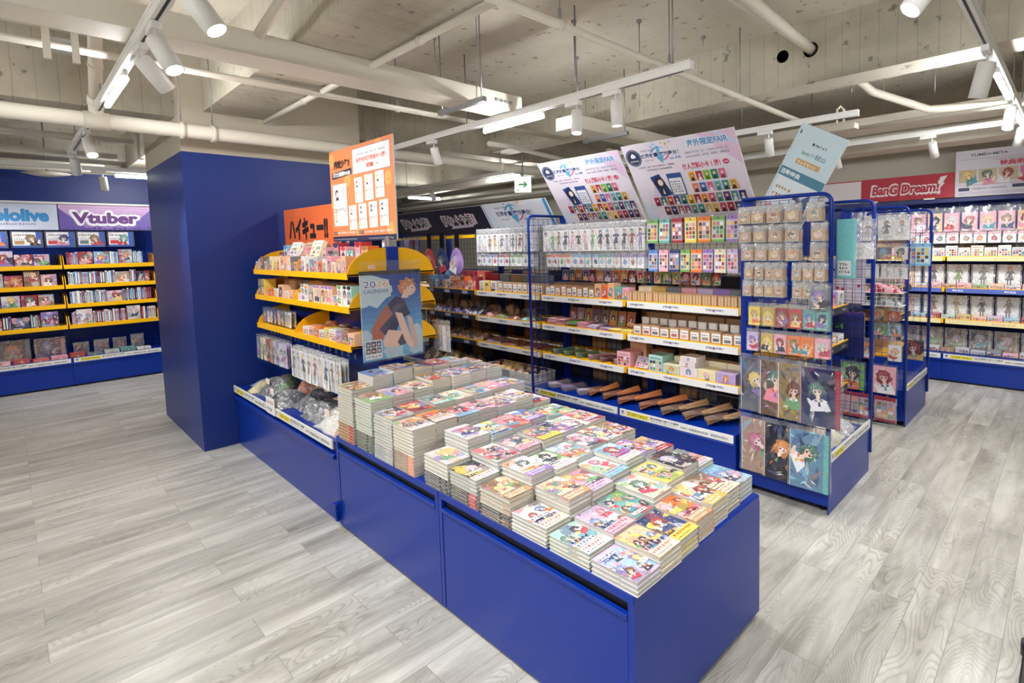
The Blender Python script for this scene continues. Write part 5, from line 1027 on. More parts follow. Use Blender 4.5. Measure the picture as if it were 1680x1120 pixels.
for i, (x, c1, c2) in enumerate([(-4.92, 'red', 'peach'), (-4.68, 'navy', 'grey'), (-4.42, 'purple', 'lilac')]):
    t = thing('round_pouch', f'{c1} round printed pouch with a black strap, {ordw(i)} from the left', 'pouch', (x, 2.96, 1.5), 0.1, 'round pouches hanging by black straps'); part('pouch_body', pouch(0.2, 0.26, CN[c1], CN[c2], i), t)
    b = MB(); b.box(-0.03, 0.03, 0.006, 0.012, -0.03, 0.15, 'black'); part('strap', b, t)
zs = 1.093
cartons('on the top shelf left of the slim pole', 'labelled kraft carton', 'labelled_carton', [(x, 0.062, 0.085, 'kraft', c) for x, c in zip(spread(-3.86, [0.062] * 9, 0.004), ['grey', 'brown', 'brown', 'sky-blue', 'grey', 'brown', 'kraft', 'purple', 'grey'])], 0, 3.02, zs, '-y', 'label', seed0=560)
cartons('at the left end of the top white-edged shelf', 'small white carton', 'white_carton', [(x, 0.075, 0.09, a, c) for x, a, c in zip(spread(-4.15, [0.07, 0.07, 0.1], 0.01), ('white', 'yellow', 'white'), ('teal', 'gold', 'blue'))], 0, 3.02, zs, '-y', 'box', seed0=570)
cartons('on the top navy-edged shelf', 'figure toy carton', 'toy_carton', [(x, 0.06, 0.085 + 0.04 * (i % 3 == 0), a, c) for i, (x, a, c) in enumerate(zip(spread(-5.03, [0.06] * 13, 0.004), ['sky-blue', 'sky-blue', 'white', 'blue', 'white', 'cream', 'peach', 'orange', 'peach', 'orange', 'red', 'peach', 'crimson'], ['blue', 'navy', 'blue', 'white', 'orange', 'brown', 'purple', 'purple', 'crimson', 'navy', 'white', 'brown', 'pink']))], 0, 3.02, zs, '-y', 'box', seed0=580)
cartons('at the back of the top navy-edged shelf', 'large flat carton', 'large_carton', [(x, 0.15, 0.17, a, c) for x, a, c in zip(spread(-5.0, [0.15] * 5, 0.01), ['sky-blue', 'blue', 'crimson', 'crimson', 'red'], ['white', 'white', 'white', 'pink', 'white'])], 0, 3.14, zs, '-y', 'box', d=0.1, seed0=600)
cartons('at the back of the top shelf left of the pole', 'grey flat carton', 'large_carton', [(x, 0.15, 0.15, a, 'grey') for x, a in zip(spread(-4.15, [0.15] * 5, 0.01), ['crimson', 'grey', 'brown', 'grey', 'grey'])], 0, 3.14, zs, '-y', 'plain', d=0.1, seed0=610)
def heap(w, d, h, n, cs, seed, k='cloth'):
    """a soft bag of goods: lumpy closed cushion"""
    rg = R(seed); b = MB(); ph = [rg.uniform(0, 6) for _ in range(4)]
    b.grid(lambda u, v: (-w / 2 + w * u + 0.008 * math.sin(11 * v + ph[0]), -d / 2 + d * v + 0.008 * math.sin(9 * u + ph[1]), h * (math.sin(PI * u) ** 0.6) * (math.sin(PI * v) ** 0.6) * (0.8 + 0.2 * math.sin(8 * u + ph[2]) * math.sin(7 * v + ph[3]))), 12, 10, k, cs[0], lambda u, v: cs[int((u * 3.1 + v * 2.3 + 0.3 * math.sin(7 * u)) * 1.3) % len(cs)])
    b.face([(-w / 2, -d / 2, 0.0005), (-w / 2, d / 2, 0.0005), (w / 2, d / 2, 0.0005), (w / 2, -d / 2, 0.0005)], k, cs[0])
    return b
def softbags(row, word, name, items, y, z, seed0, film=True, cat='plush bag'):
    for i, (x, w, d, h, cs) in enumerate(items):
        cols_ = [CN[q] if isinstance(q, str) else q for q in cs]; nm = cs[0] if isinstance(cs[0], str) else 'brown'
        t = thing(name, f'{nm} {word}, {ordw(i)} {row}', cat, (x, y, z), R(seed0 + i).uniform(-0.15, 0.15), f'{word} {row}')
        part('stuffed_body', heap(w, d, h, 0, cols_, seed0 + i), t)
        if film: part('clear_wrap', heap(w * 1.05, d * 1.05, h * 1.07, 0, [(230, 232, 235)], seed0 + i, 'film'), t)
BR = (96, 74, 56); DK = (70, 58, 52)
softbags('on the middle shelf left of the pole', 'bagged goods', 'bagged_goods', [(-4.95, 0.14, 0.14, 0.07, ('lilac', 'grey')), (-4.78, 0.14, 0.14, 0.06, ('navy', 'lilac')), (-4.6, 0.14, 0.14, 0.06, ('purple', 'navy')), (-4.42, 0.14, 0.14, 0.06, ('lilac', 'navy')), (-4.25, 0.13, 0.14, 0.06, ('navy', 'silver')), (-4.06, 0.13, 0.14, 0.05, ('pink', 'brown')), (-3.88, 0.16, 0.15, 0.04, ('green', 'brown')), (-3.7, 0.16, 0.15, 0.04, ('brown', 'crimson')), (-3.5, 0.16, 0.15, 0.05, ('brown', 'teal'))], 3.1, 0.853, 640)
softbags('on the bottom shelf left of the pole', 'sleeved goods', 'bagged_goods', [(-4.85, 0.2, 0.2, 0.07, ('brown', DK)), (-4.6, 0.22, 0.2, 0.09, ('brown', DK)), (-4.32, 0.24, 0.2, 0.08, ('kraft', DK)), (-4.02, 0.22, 0.2, 0.05, ('brown', 'purple')), (-3.76, 0.22, 0.2, 0.04, ('brown', 'crimson')), (-3.5, 0.22, 0.2, 0.04, ('crimson', 'brown'))], 3.14, 0.608, 660)
softbags('at the back left of the pole', 'sleeved goods heap', 'bagged_goods', [(-4.9 + 0.25 * i, 0.22, 0.12, 0.13, (('brown', 'kraft', 'grey')[i % 3], DK)) for i in range(6)], 3.2, 0.853, 670)
for i, (x, c) in enumerate([(-4.62, 'white'), (-4.5, 'silver'), (-4.4, 'sky-blue'), (-4.2, 'pink')]):
    o = link('picture_card', carton_mesh(0.07, 0.09, 0.006, CN[c], CN['crimson'], 690 + i, 'box'), None, (x, 3.04, 0.612), rot=(-1.0, 0, 0.1)); tag(o, f'{c} picture card leaning on the bottom navy-edged shelf, {ordw(i)} from the left', 'card', 'leaning cards on the navy-edged shelf')
softbags('on the navy-edged base deck', 'plush heap', 'bagged_goods', [(-5.0, 0.3, 0.25, 0.14, (DK, 'kraft')), (-4.68, 0.3, 0.25, 0.15, (BR, 'gold')), (-4.36, 0.3, 0.25, 0.13, ('kraft', DK))], 3.07, 0.337, 700)
t = thing('wire_basket', 'white basket full of small plush heads, left of the slim pole', 'basket', (-3.66, 3.04, 0.337)); b = MB()
for a in ((-0.36, 0.36, -0.13, -0.125), (-0.36, 0.36, 0.125, 0.13)): 
    for z in range(5): b.box(a[0], a[1], a[2], a[3], 0.004 + z * 0.018, 0.016 + z * 0.018, 'white')
for xx in (-0.36, 0.355):
    for z in range(5): b.box(xx, xx + 0.005, -0.13, 0.13, 0.004 + z * 0.018, 0.016 + z * 0.018, 'white')
for q in range(19): b.box(-0.36 + q * 0.04 - 0.004, -0.36 + q * 0.04 + 0.004, -0.132, -0.126, 0.0, 0.09, 'white')
part('basket_body', b, t); b = MB(); b.box(-0.36, 0.36, -0.13, 0.13, 0.0, 0.004, 'white'); part('basket_floor', b, t); b = MB(); b.box(-0.3, 0.05, -0.134, -0.132, 0.03, 0.085, 'paper', (170, 172, 176)); part('basket_card', b, t)
rg = R(77)
for i in range(16):
    x = -3.66 - 0.3 + (i % 8) * 0.085; y = 2.98 + (i // 8) * 0.11; c = [(120, 84, 60), (220, 190, 110), (80, 62, 56), (210, 170, 140), (150, 110, 84), (60, 52, 58), (230, 200, 120), (190, 150, 140)][(i * 3) % 8]
    b = MB(); b.grid(lambda u, v: (0.04 * math.sin(PI * u) * math.cos(2 * PI * v), 0.04 * math.sin(PI * u) * math.sin(2 * PI * v), 0.045 - 0.045 * math.cos(PI * u)), 8, 12, 'cloth', c, lambda u, v: (244, 220, 196) if 0.62 < v < 0.88 and 0.35 < u < 0.75 else c)
    tag(part('plush_head', b, None, (x, y, 0.345 + 0.012 * (i // 8)), rg.uniform(-0.5, 0.5)), f'small round plush head, {ordw(i % 8)} from the left in the {"front" if i < 8 else "back"} line of the white basket', 'plush', 'plush heads in the white basket')

# --- badge rack on the nearest mesh wing: y just in front of 2.925
Z = ['top', 'second', 'third', 'fourth', 'fifth']
rowsB = [(1.695, [-1.405, -1.325, -1.235, -1.135, -1.015], 0.082, 0.10), (1.59, [-1.402, -1.312, -1.225, -1.13, -0.995], 0.08, 0.10), (1.487, [-1.385, -1.305, -1.225, -1.13, -1.0], 0.078, 0.10), (1.38, [-1.375, -1.315, -1.255, -1.205, -1.105, -1.045, -0.985], 0.058, 0.10), (1.28, [-1.385, -1.315, -1.26, -1.205, -1.10, -1.045], 0.06, 0.095)]
for i, (z, xs, w, h) in enumerate(rowsB):
    hang(f'the {Z[i]} row of the badge rack', 'badge', [(x, c, 'white') for x, c in zip(xs, ('kraft', 'cream', 'peach', 'brown', 'gold', 'orange', 'yellow'))], 0, 2.875, z, w, h, deep=3, cardh=h * 0.6, puff=0.026, gap=0.022, seed0=800 + i * 10)
hang('the right end of the badge rack', 'artcard', [(-0.985, 'grey', 'purple')], 0, 2.87, 1.275, 0.105, 0.15, deep=2, cardh=0.13, seed0=860)
hang('the upper portrait card row', 'artcard', [(x, *q) for x, q in zip((-1.345, -1.264, -1.19, -1.115, -1.04, -0.972), (('yellow', 'gold'), ('gold', 'yellow'), ('crimson', 'brown'), ('red', 'brown'), ('teal', 'blue'), ('teal', 'navy')))], 0, 2.88, 1.15, 0.076, 0.132, deep=4, cardh=0.105, puff=0.006, gap=0.01, seed0=870)
hang('the lower portrait card row', 'artcard', [(x, *q) for x, q in zip((-1.36, -1.27, -1.197, -1.122, -1.05, -0.97), (('lilac', 'purple'), ('gold', 'yellow'), ('pink', 'crimson'), ('orange', 'brown'), ('orange', 'orange'), ('pink', 'silver')))], 0, 2.88, 1.0, 0.08, 0.13, deep=3, cardh=0.105, puff=0.006, gap=0.01, seed0=880)
for i, (x, a, c) in enumerate([(-1.335, 'grey', 'blue'), (-1.215, 'brown', 'lilac'), (-1.10, 'gold', 'pink'), (-0.975, 'navy', 'crimson')]):
    hang('the upper folder row below the portrait cards' if i == 3 else f'the upper folder row, layer {ORD[i]},', 'folder', [(x, a, c)], 0, 2.905 - 0.012 * i, 0.845, 0.235, 0.34, deep=1, cardh=0.312, puff=0.003, seed0=890 + i, hook=True)
for i, (x, a, c) in enumerate([(-1.335, 'peach', 'sky-blue'), (-1.185, 'black', 'orange'), (-1.035, 'sky-blue', 'teal')]):
    hang(f'the lower folder row near the floor, layer {ORD[i]},', 'folder', [(x, a, c)], 0, 2.905 - 0.012 * i, 0.49, 0.235, 0.35, deep=1, cardh=0.32, puff=0.003, seed0=900 + i, hook=True)
# items on the +x shelves of the end unit and its far wing
hang('the far wing of the near end unit', 'standee', [(-1.02, 'silver', 'gold')], 0, 3.68, 1.62, 0.19, 0.25, deep=1, cardh=0.1, puff=0.03, seed0=920)
b = MB(); b.box(-0.04, 0.045, -0.03, 0.03, -0.315, 0, 'gloss', (120, 200, 205), bev=0.004); sh = Sheet(b, (-0.03, -0.0302, -0.3), (1, 0, 0), (0, 0, 1), 0.065, 0.08, 'paper'); sh.rect(0, 0, 0.065, 0.08, (226, 232, 234)); sh.scribble(0.005, 0.01, 0.055, 0.06, (90, 100, 110), R(3), 3)
tag(part('long_turquoise_pack', b, None, (-0.915, 3.06, 1.606)), 'long turquoise packet hanging beside the badge rack', 'packet')
cartons('on the upper black-edged shelf of the near end unit', 'boxed badge set', 'boxed_set', [(0.1 + 0.13 * i, 0.11, 0.09, a, c) for i, (a, c) in enumerate((('white', 'green'), ('grey', 'navy'), ('white', 'black'), ('purple', 'pink'), ('white', 'grey')))], -1.09, 2.95, 1.082, '+x', 'box', d=0.1, seed0=930)
cartons('on the middle black-edged shelf of the near end unit', 'sleeved set', 'boxed_set', [(0.1 + 0.13 * i, 0.11, 0.05, a, c) for i, (a, c) in enumerate((('silver', 'grey'), ('white', 'grey'), ('grey', 'white'), ('kraft', 'brown'), ('silver', 'blue')))], -1.09, 2.95, 0.847, '+x', 'label', d=0.1, seed0=940)
cartons('on the lower black-edged shelf of the near end unit', 'kraft set', 'boxed_set', [(0.1 + 0.13 * i, 0.11, 0.07, a, c) for i, (a, c) in enumerate((('kraft', 'brown'), ('blue', 'white'), ('kraft', 'brown'), ('sky-blue', 'white'), ('brown', 'kraft')))], -1.09, 2.95, 0.562, '+x', 'label', d=0.1, seed0=950)
for i, (y, c) in enumerate([(3.08, 'peach'), (3.3, 'cream'), (3.52, 'silver')]):
    t = thing('bagged_cushion', f'{c} bagged cushion, {ordw(i)} along the deck of the near end unit', 'cushion', (-1.12, y, 0.293), 0.1, 'bagged cushions on the end unit deck'); part('stuffed_body', heap(0.24, 0.2, 0.11, 0, [CN[c], mixc(CN[c], (250, 250, 250), 0.4)], 960 + i), t); part('clear_wrap', heap(0.252, 0.21, 0.12, 0, [(230, 232, 235)], 960 + i, 'bag'), t)
# papers hung behind the far wing (big calendar-like sheets)
for i, (z, c1, c2) in enumerate([(1.38, 'lilac', 'crimson'), (1.02, 'navy', 'blue')]):
    b = MB(); b.box(-0.17, 0.17, 0, 0.004, -0.3, 0, 'paper', CN['white']); sh = Sheet(b, (-0.17, -0.0001, -0.3), (1, 0, 0), (0, 0, 1), 0.34, 0.3, 'art'); sh.rect(0, 0, 0.34, 0.3, (226, 220, 232) if i == 0 else (36, 44, 104))
    rg = R(i)
    if i == 0:
        for q in range(5): sh.rect(0, 0.04 + q * 0.05, 0.34, 0.042 + q * 0.05, (150, 80, 130))
        for q in range(8): sh.rect(*(lambda a, d: (a, d, a + 0.018, d + 0.018))(rg.uniform(0.02, 0.3), rg.uniform(0.02, 0.26)), rg.choice([(190, 50, 80), (60, 70, 150)]))
    else: sh.scribble(0.02, 0.18, 0.2, 0.05, (110, 220, 70), rg); sh.rect(0, 0.28, 0.34, 0.3, (90, 60, 150))
    tag(part('hanging_sheet', b, None, (-1.17, 3.75, z)), ('pale lilac ruled sheet hanging behind the far wing' if i == 0 else 'dark blue sheet with green marks hanging behind the far wing'), 'sheet', 'sheets behind the far wing')

for k, (z, nm) in enumerate(((1.093, 'upper'), (0.853, 'middle'), (0.608, 'lower'), (0.337, 'base'))):
    cartons(f'on the rear {nm} shelf of the long row', 'dark carton', 'dark_carton', [(0.09 + 0.178 * i, 0.15, 0.15 + 0.015 * ((i * 7 + k) % 3), c, 'grey') for i, c in enumerate((['brown', 'black', 'grey', 'kraft', 'navy'] * 5)[:24])], -1.5, 3.56, z, '+y', 'plain', d=0.14, seed0=980 + k * 3)
# --- second end unit wing
hang('the top row of the second mesh wing', 'standee', [(-1.24, 'brown', 'crimson'), (-1.11, 'grey', 'brown'), (-1.0, 'silver', 'grey')], 0, 4.68, 1.68, 0.12, 0.2, deep=2, cardh=0.16, seed0=1000)
hang('the second row of the second mesh wing', 'artcard', [(-1.22, 'brown', 'crimson'), (-1.12, 'grey', 'sky-blue'), (-1.0, 'white', 'grey')], 0, 4.68, 1.46, 0.1, 0.13, deep=2, seed0=1005)
hang('the third row of the second mesh wing', 'standee', [(-1.2, 'lilac', 'grey'), (-1.09, 'silver', 'grey'), (-1.0, 'teal', 'gold')], 0, 4.68, 1.3, 0.1, 0.12, deep=1, seed0=1010)
for i, (z, c, c2) in enumerate([(1.08, 'pink', 'crimson'), (0.98, 'silver', 'grey')]):
    t = thing('hanging_basket', ('pink-filled' if i == 0 else 'grey-filled') + ' white wire basket on the second mesh wing', 'basket', (-1.1, 4.62, z), 0, 'baskets on the second mesh wing'); b = MB(); wire_grid(b, 0.28, 0.07, 0, 0.035, 0.0015, 'white', -0.06, -0.14); b.box(-0.14, 0.14, -0.06, 0.08, 0, 0.003, 'white')
    part('basket_wires', b, t); o = part('folded_cloth', heap(0.24, 0.12, 0.08, 0, [CN[c], CN[c2]], i), None, (-1.1, 4.63, z + 0.004)); tag(o, f'{c} soft goods inside the {"upper" if i == 0 else "lower"} wire basket', 'soft goods')
hang('the fourth row of the second mesh wing', 'artcard', [(-1.15, 'peach', 'orange'), (-1.04, 'red', 'orange')], 0, 4.68, 0.95, 0.085, 0.1, deep=2, seed0=1020)
hang('the fifth row of the second mesh wing', 'artcard', [(-1.3, 'gold', 'black'), (-1.14, 'green', 'grey'), (-1.04, 'sky-blue', 'grey')], 0, 4.68, 0.84, 0.1, 0.11, deep=2, seed0=1025)
hang('the sixth row of the second mesh wing', 'artcard', [(-1.31, 'orange', 'brown'), (-1.22, 'orange', 'brown'), (-1.03, 'white', 'peach')], 0, 4.68, 0.70, 0.1, 0.17, deep=2, seed0=1030)
hang('the round fan row of the second mesh wing', 'artcard', [(-1.33, 'green', 'black'), (-1.1, 'pink', 'crimson')], 0, 4.68, 0.50, 0.2, 0.24, deep=1, cardh=0.22, seed0=1040)
hang('the floor-level row of the second wing', 'sticker', [(-1.42, 'crimson', 'white'), (-1.26, 'crimson', 'white'), (-1.08, 'crimson', 'white')], 0, 4.66, 0.24, 0.17, 0.2, deep=1, cardh=0.2, bag=True, seed0=1050)
hang('the far second wing row', 'sticker', [(-1.1, 'sky-blue', 'white'), (-1.0, 'sky-blue', 'white')], 0, 5.48, 1.45, 0.11, 0.2, deep=2, bag=False, cardh=0.2, seed0=1060)
hang('the lower part of the far second wing', 'artcard', [(-1.06, 'black', 'crimson')], 0, 5.48, 0.64, 0.2, 0.24, deep=1, seed0=1062)
cartons('on the upper shelf of the second end unit', 'boxed goods', 'boxed_set', [(0.1 + 0.13 * i, 0.11, 0.1, a, 'grey') for i, a in enumerate(('white', 'grey', 'pink', 'white', 'purple'))], -1.1, 4.75, 1.082, '+x', 'box', d=0.1, seed0=1070)
cartons('on the middle shelf of the second end unit', 'boxed goods', 'boxed_set', [(0.1 + 0.13 * i, 0.11, 0.1, a, 'grey') for i, a in enumerate(('gold', 'grey', 'white', 'green', 'purple'))], -1.1, 4.75, 0.847, '+x', 'box', d=0.1, seed0=1080)
cartons('in the second row behind the long row', 'large carton', 'large_carton', [(x, 0.15, 0.16, a, 'grey') for x, a in zip(spread(-2.35, [0.15] * 5, 0.01), ['pink', 'grey', 'white', 'lilac', 'cream'])], 0, 4.84, 1.095, '-y', 'box', d=0.1, seed0=1090)

# --- far wall shelving on the right (y 6.6 fronts)
hang('the top hook row under the red banner', 'artcard', [(-1.85 + i * 0.148, *q) for i, q in enumerate([('silver', 'grey'), ('white', 'pink'), ('silver', 'white'), ('pink', 'white'), ('pink', 'brown'), ('peach', 'black'), ('pink', 'silver'), ('pink', 'crimson'), ('pink', 'peach'), ('pink', 'brown'), ('peach', 'crimson'), ('pink', 'grey')])], 0, 6.62, 1.80, 0.145, 0.25, deep=2, cardh=0.19, puff=0.03, seed0=1100)
hang('the second hook row under the red banner', 'charm', [(-1.3 + i * 0.115, 'pink', c) for i, c in enumerate(['brown', 'crimson', 'grey', 'red', 'brown', 'orange', 'crimson', 'brown', 'gold', 'pink'])], 0, 6.63, 1.57, 0.11, 0.14, deep=2, cardh=0.11, seed0=1120)
for k, (z, nm, cs) in enumerate([(1.297, 'upper', ['peach', 'pink', 'white', 'cream', 'white', 'white', 'white', 'cream', 'white', 'white', 'silver', 'white', 'white', 'pink'])]):
    cartons(f'on the {nm} shelf of the far wall', 'white lidded carton', 'lidded_carton', [(x, 0.10, 0.09 + 0.02 * (i % 2), c, ('crimson', 'grey', 'navy', 'black')[i % 4]) for i, (x, c) in enumerate(zip(spread(-1.55, [0.10] * 14, 0.008), cs))], 0, 6.63, z, '-y', 'grid', d=0.1, seed0=1130)
    cartons(f'behind the lidded cartons of the far wall', 'brown flat pack', 'flat_pack', [(x, 0.2, 0.2, c, 'kraft') for x, c in zip(spread(-1.8, [0.2] * 8, 0.01), ['kraft', 'brown', 'kraft', 'grey', 'brown', 'black', 'grey', 'brown'])], 0, 6.78, z, '-y', 'plain', d=0.06, seed0=1150)
for k, (z, word, n0) in enumerate([(0.975, 'dark tall bagged doll', 1200), (0.65, 'olive tall bagged doll', 1220), (0.302, 'brown sleeved print', 1240)]):
    f = FB('-y')
    for i in range(9):
        x = -1.75 + i * 0.21; rgk = R(n0 + i); a = [['black', 'green', 'grey'], ['brown', 'gold', 'black'], ['kraft', 'kraft', 'black']][k][i % 3] if i > 2 or k == 2 else ['cream', 'pink', 'peach'][i]
        t = thing('bagged_doll' if k < 2 else 'sleeved_print', f'{a} {"bagged doll" if k < 2 else "sleeved print"}, {ordw(i)} from the left on the {("middle", "lower", "base")[k]} shelf of the far wall', 'bagged toy' if k < 2 else 'print', (x, 6.72, z + 0.24), 0, f'{word}s on the far wall')
        c2 = ['gold', 'pink', 'white'][i % 3]
        link('card', card_mesh('folder' if k == 2 else 'standee', 0.17, 0.225, mixc(CN[a], (110, 100, 90), 0.2), mixc(CN[c2], (130, 110, 100), 0.5), n0 + i), t, (0, 0, -0.005)); link('clear_bag', bag_mesh(0.2, 0.238, 0.03, i % 6), t)
    cartons(f'on the {("middle", "lower", "base")[k]} far wall shelf', 'low clear-lidded box', 'low_box', [(x, 0.12, 0.035 + 0.015 * (i % 2), c, 'white') for i, (x, c) in enumerate(zip(spread(-1.55, [0.12] * 12, 0.01), [['green', 'peach', 'silver', 'pink', 'kraft', 'pink'], ['peach', 'lilac', 'sky-blue', 'crimson', 'mint', 'gold'], ['silver', 'grey', 'pink', 'silver', 'brown', 'silver']][k] * 2))], 0, 6.62, z, '-y', 'grid', d=0.08, seed0=n0 + 50)

# --- left wall shelving: discs and magazines facing +x, shelf fronts near x -8.51
for k, z in enumerate((1.398, 1.17, 0.947, 0.707)):
    nm = ('top', 'second', 'third', 'fourth')[k]
    for bay, y0 in (('right bay', 0.445), ('left bay', -0.385)):
        rgk = R(k * 5 + (1 if bay == 'left bay' else 0)); items = []; u = 0.02
        pal = ['white', 'silver', 'lilac', 'sky-blue', 'grey', 'white', 'black', 'crimson'] if bay == 'right bay' else ['purple', 'crimson', 'grey', 'pink', 'black', 'silver', 'lilac', 'brown']
        while u < 0.72:
            if rgk.random() < (0.45 if k < 2 else 0.25) or bay == 'left bay' and rgk.random() < 0.7: w = rgk.choice([0.125, 0.135, 0.14]); h = rgk.choice([0.13, 0.13, 0.15, 0.17])
            else:
                for q in range(rgk.randint(2, 5)):
                    w = 0.014 + 0.006 * rgk.random(); h = rgk.choice([0.14, 0.145, 0.15])
                    if u + w < 0.79: items.append((u + w / 2, round(w, 3), h, rgk.choice(pal), rgk.choice(['white', 'grey', 'crimson', 'navy', 'sky-blue']))); u += w + 0.002
                u += 0.004; continue
            if u + w > 0.79: break
            items.append((u + w / 2, w, h, rgk.choice(pal), rgk.choice(['crimson', 'navy', 'pink', 'sky-blue', 'brown', 'black']))); u += w + 0.008
        cartons(f'on the {nm} yellow shelf, {bay}, left wall', 'disc case', 'disc_case', items, -8.52, y0, z, '+x', 'book', d=0.014 if False else 0.05, cat='disc case', seed0=1300 + k * 60 + (30 if bay == 'left bay' else 0), jit=0.01, lean=0)
for i, (y, w, h, a, c) in enumerate([(-0.28, 0.2, 0.22, 'grey', 'brown'), (-0.02, 0.26, 0.24, 'brown', 'grey'), (0.27, 0.26, 0.23, 'crimson', 'pink'), (0.53, 0.14, 0.14, 'kraft', 'grey'), (0.71, 0.14, 0.15, 'cream', 'red'), (0.88, 0.13, 0.15, 'grey', 'black'), (1.05, 0.13, 0.17, 'silver', 'grey')]):
    t = thing('sleeved_print', f'{a} sleeved print leaning on the base deck, {ordw(i)} from the left, left wall', 'print', (-8.72, y, 0.335 + h), PI / 2, 'sleeved prints on the left wall base deck'); link('card', card_mesh('folder', w * 0.92, h * 0.9, CN[a], CN[c], 1600 + i), t, (0, 0, -h * 0.08), rot=(-0.12, 0, 0)); link('clear_bag', bag_mesh(w, h, 0.02, i % 6), t, rot=(-0.12, 0, 0))
cartons('lying at the front of the left wall base deck', 'flat disc case', 'disc_case', [(0.08 + i * 0.15, 0.13, 0.025 + 0.01 * (i % 3), a, c) for i, (a, c) in enumerate(zip(('peach', 'pink', 'crimson', 'red', 'pink', 'crimson', 'grey', 'silver', 'teal', 'white'), ('brown', 'white', 'pink', 'white', 'crimson', 'gold', 'navy', 'grey', 'black', 'grey')))], -8.46, -0.35, 0.333, '+x', 'box', d=0.13, cat='disc case', seed0=1650)
hang('the flyer line above the discs on the left wall', 'flyer', [(-0.36 + i * 0.262, a, c) for i, (a, c) in enumerate((('grey', 'crimson'), ('white', 'red'), ('kraft', 'brown'), ('red', 'navy'), ('grey', 'brown'), ('red', 'teal')))], -8.49, 0.0, 1.785, 0.25, 0.185, facing='+x', deep=1, cardh=0.17, bag=True, puff=0.002, seed0=1700, hook=False)

# --- yellow double-sided shelf goods (front y about 1.27..1.5, x -4.6..-2.95)
def yx(n, x0, w, gap): return [x0 + i * (w + gap) + w / 2 for i in range(n)]
cartons('in the front line of the top yellow shelf', 'small picture carton', 'picture_carton', [(x, 0.055, 0.065 + 0.035 * ((i * 7) % 3) / 2, a, c) for i, (x, a, c) in enumerate(zip(yx(24, -4.60, 0.055, 0.012), ['silver', 'lilac', 'brown', 'white', 'grey', 'cream', 'yellow', 'cream', 'peach', 'peach', 'white', 'grey', 'gold', 'orange', 'white', 'white', 'grey', 'silver', 'orange', 'white', 'pink', 'white', 'peach', 'peach'], ['purple', 'navy', 'kraft', 'grey', 'teal', 'gold', 'brown', 'crimson', 'red', 'orange', 'brown', 'black', 'orange', 'brown', 'grey', 'black', 'sky-blue', 'grey', 'crimson', 'brown', 'crimson', 'orange', 'black', 'brown'] ))], 0, 1.285, 1.366, '-y', 'box', d=0.06, seed0=1800)
cartons('in the back line of the top yellow shelf', 'open display carton', 'display_carton', [(x, 0.08, 0.13 + 0.025 * ((i * 5) % 3), a, c) for i, (x, a, c) in enumerate(zip(yx(15, -4.42, 0.08, 0.018), ['grey', 'sky-blue', 'peach', 'cream', 'cream', 'white', 'kraft', 'kraft', 'pink', 'navy', 'crimson', 'pink', 'mint', 'red', 'orange'], ['crimson', 'blue', 'brown', 'brown', 'grey', 'gold', 'navy', 'brown', 'crimson', 'black', 'navy', 'red', 'teal', 'crimson', 'brown']))], 0, 1.40, 1.366, '-y', 'tall', d=0.07, seed0=1830)
for i, (x, c, c2, ln) in enumerate([(-4.05, 'white', 'grey', -0.45), (-3.83, 'kraft', 'navy', -0.55), (-3.64, 'cream', 'brown', -0.35)]):
    o = link('tilted_display', carton_mesh(0.14, 0.13, 0.03, CN[c], CN[c2], 1850 + i, 'grid'), None, (x, 1.36, 1.44), rot=(ln, 0, 0.05)); tag(o, f'{c} tilted card display standing on the cartons, {ordw(i)} from the left, top yellow shelf', 'display', 'tilted card displays on the top yellow shelf')
cartons('on the middle yellow shelf, left half', 'picture carton', 'picture_carton', [(x, w, h, a, c) for x, w, h, a, c in [(-4.56, 0.07, 0.06, 'grey', 'black'), (-4.48, 0.07, 0.06, 'yellow', 'black'), (-4.38, 0.06, 0.05, 'orange', 'white'), (-4.30, 0.06, 0.045, 'orange', 'red'), (-4.20, 0.08, 0.06, 'white', 'grey'), (-4.1, 0.09, 0.09, 'peach', 'brown'), (-4.0, 0.07, 0.05, 'white', 'grey'), (-3.91, 0.07, 0.06, 'peach', 'orange')]], 0, 1.29, 1.177, '-y', 'box', d=0.08, seed0=1860)
for i, (x, c) in enumerate([(-4.56, 'grey'), (-4.48, 'yellow')]):
    o = link('picture_carton', carton_mesh(0.07, 0.058, 0.08, CN[c], CN['black'], 1870 + i, 'box'), None, (x, 1.33, 1.238)); tag(o, f'{c} picture carton stacked on its twin at the left end of the middle yellow shelf', 'box', 'stacked twin cartons')
cartons('on the middle yellow shelf, right half', 'tall round-topped carton', 'tall_carton', [(x, 0.06, h, a, c) for x, h, a, c in zip(yx(13, -3.78, 0.058, 0.005), (0.05, 0.11, 0.1, 0.06, 0.11, 0.11, 0.11, 0.11, 0.11, 0.06, 0.12, 0.12, 0.12), ['white', 'white', 'white', 'grey', 'peach', 'peach', 'peach', 'peach', 'peach', 'cream', 'white', 'white', 'mint'], ['grey', 'brown', 'orange', 'navy', 'purple', 'purple', 'purple', 'purple', 'purple', 'gold', 'green', 'black', 'black'])], 0, 1.29, 1.177, '-y', 'tall', d=0.07, seed0=1880)
cartons('at the back of the middle yellow shelf', 'brown backing carton', 'backing_carton', [(x, 0.12, 0.12, a, c) for x, a, c in zip(yx(12, -4.42, 0.11, 0.012), ['brown', 'kraft', 'brown', 'grey', 'brown', 'kraft', 'brown', 'grey', 'kraft', 'brown', 'crimson', 'brown'], ['crimson', 'black', 'kraft', 'brown'] * 3)], 0, 1.42, 1.177, '-y', 'plain', d=0.06, seed0=1900)
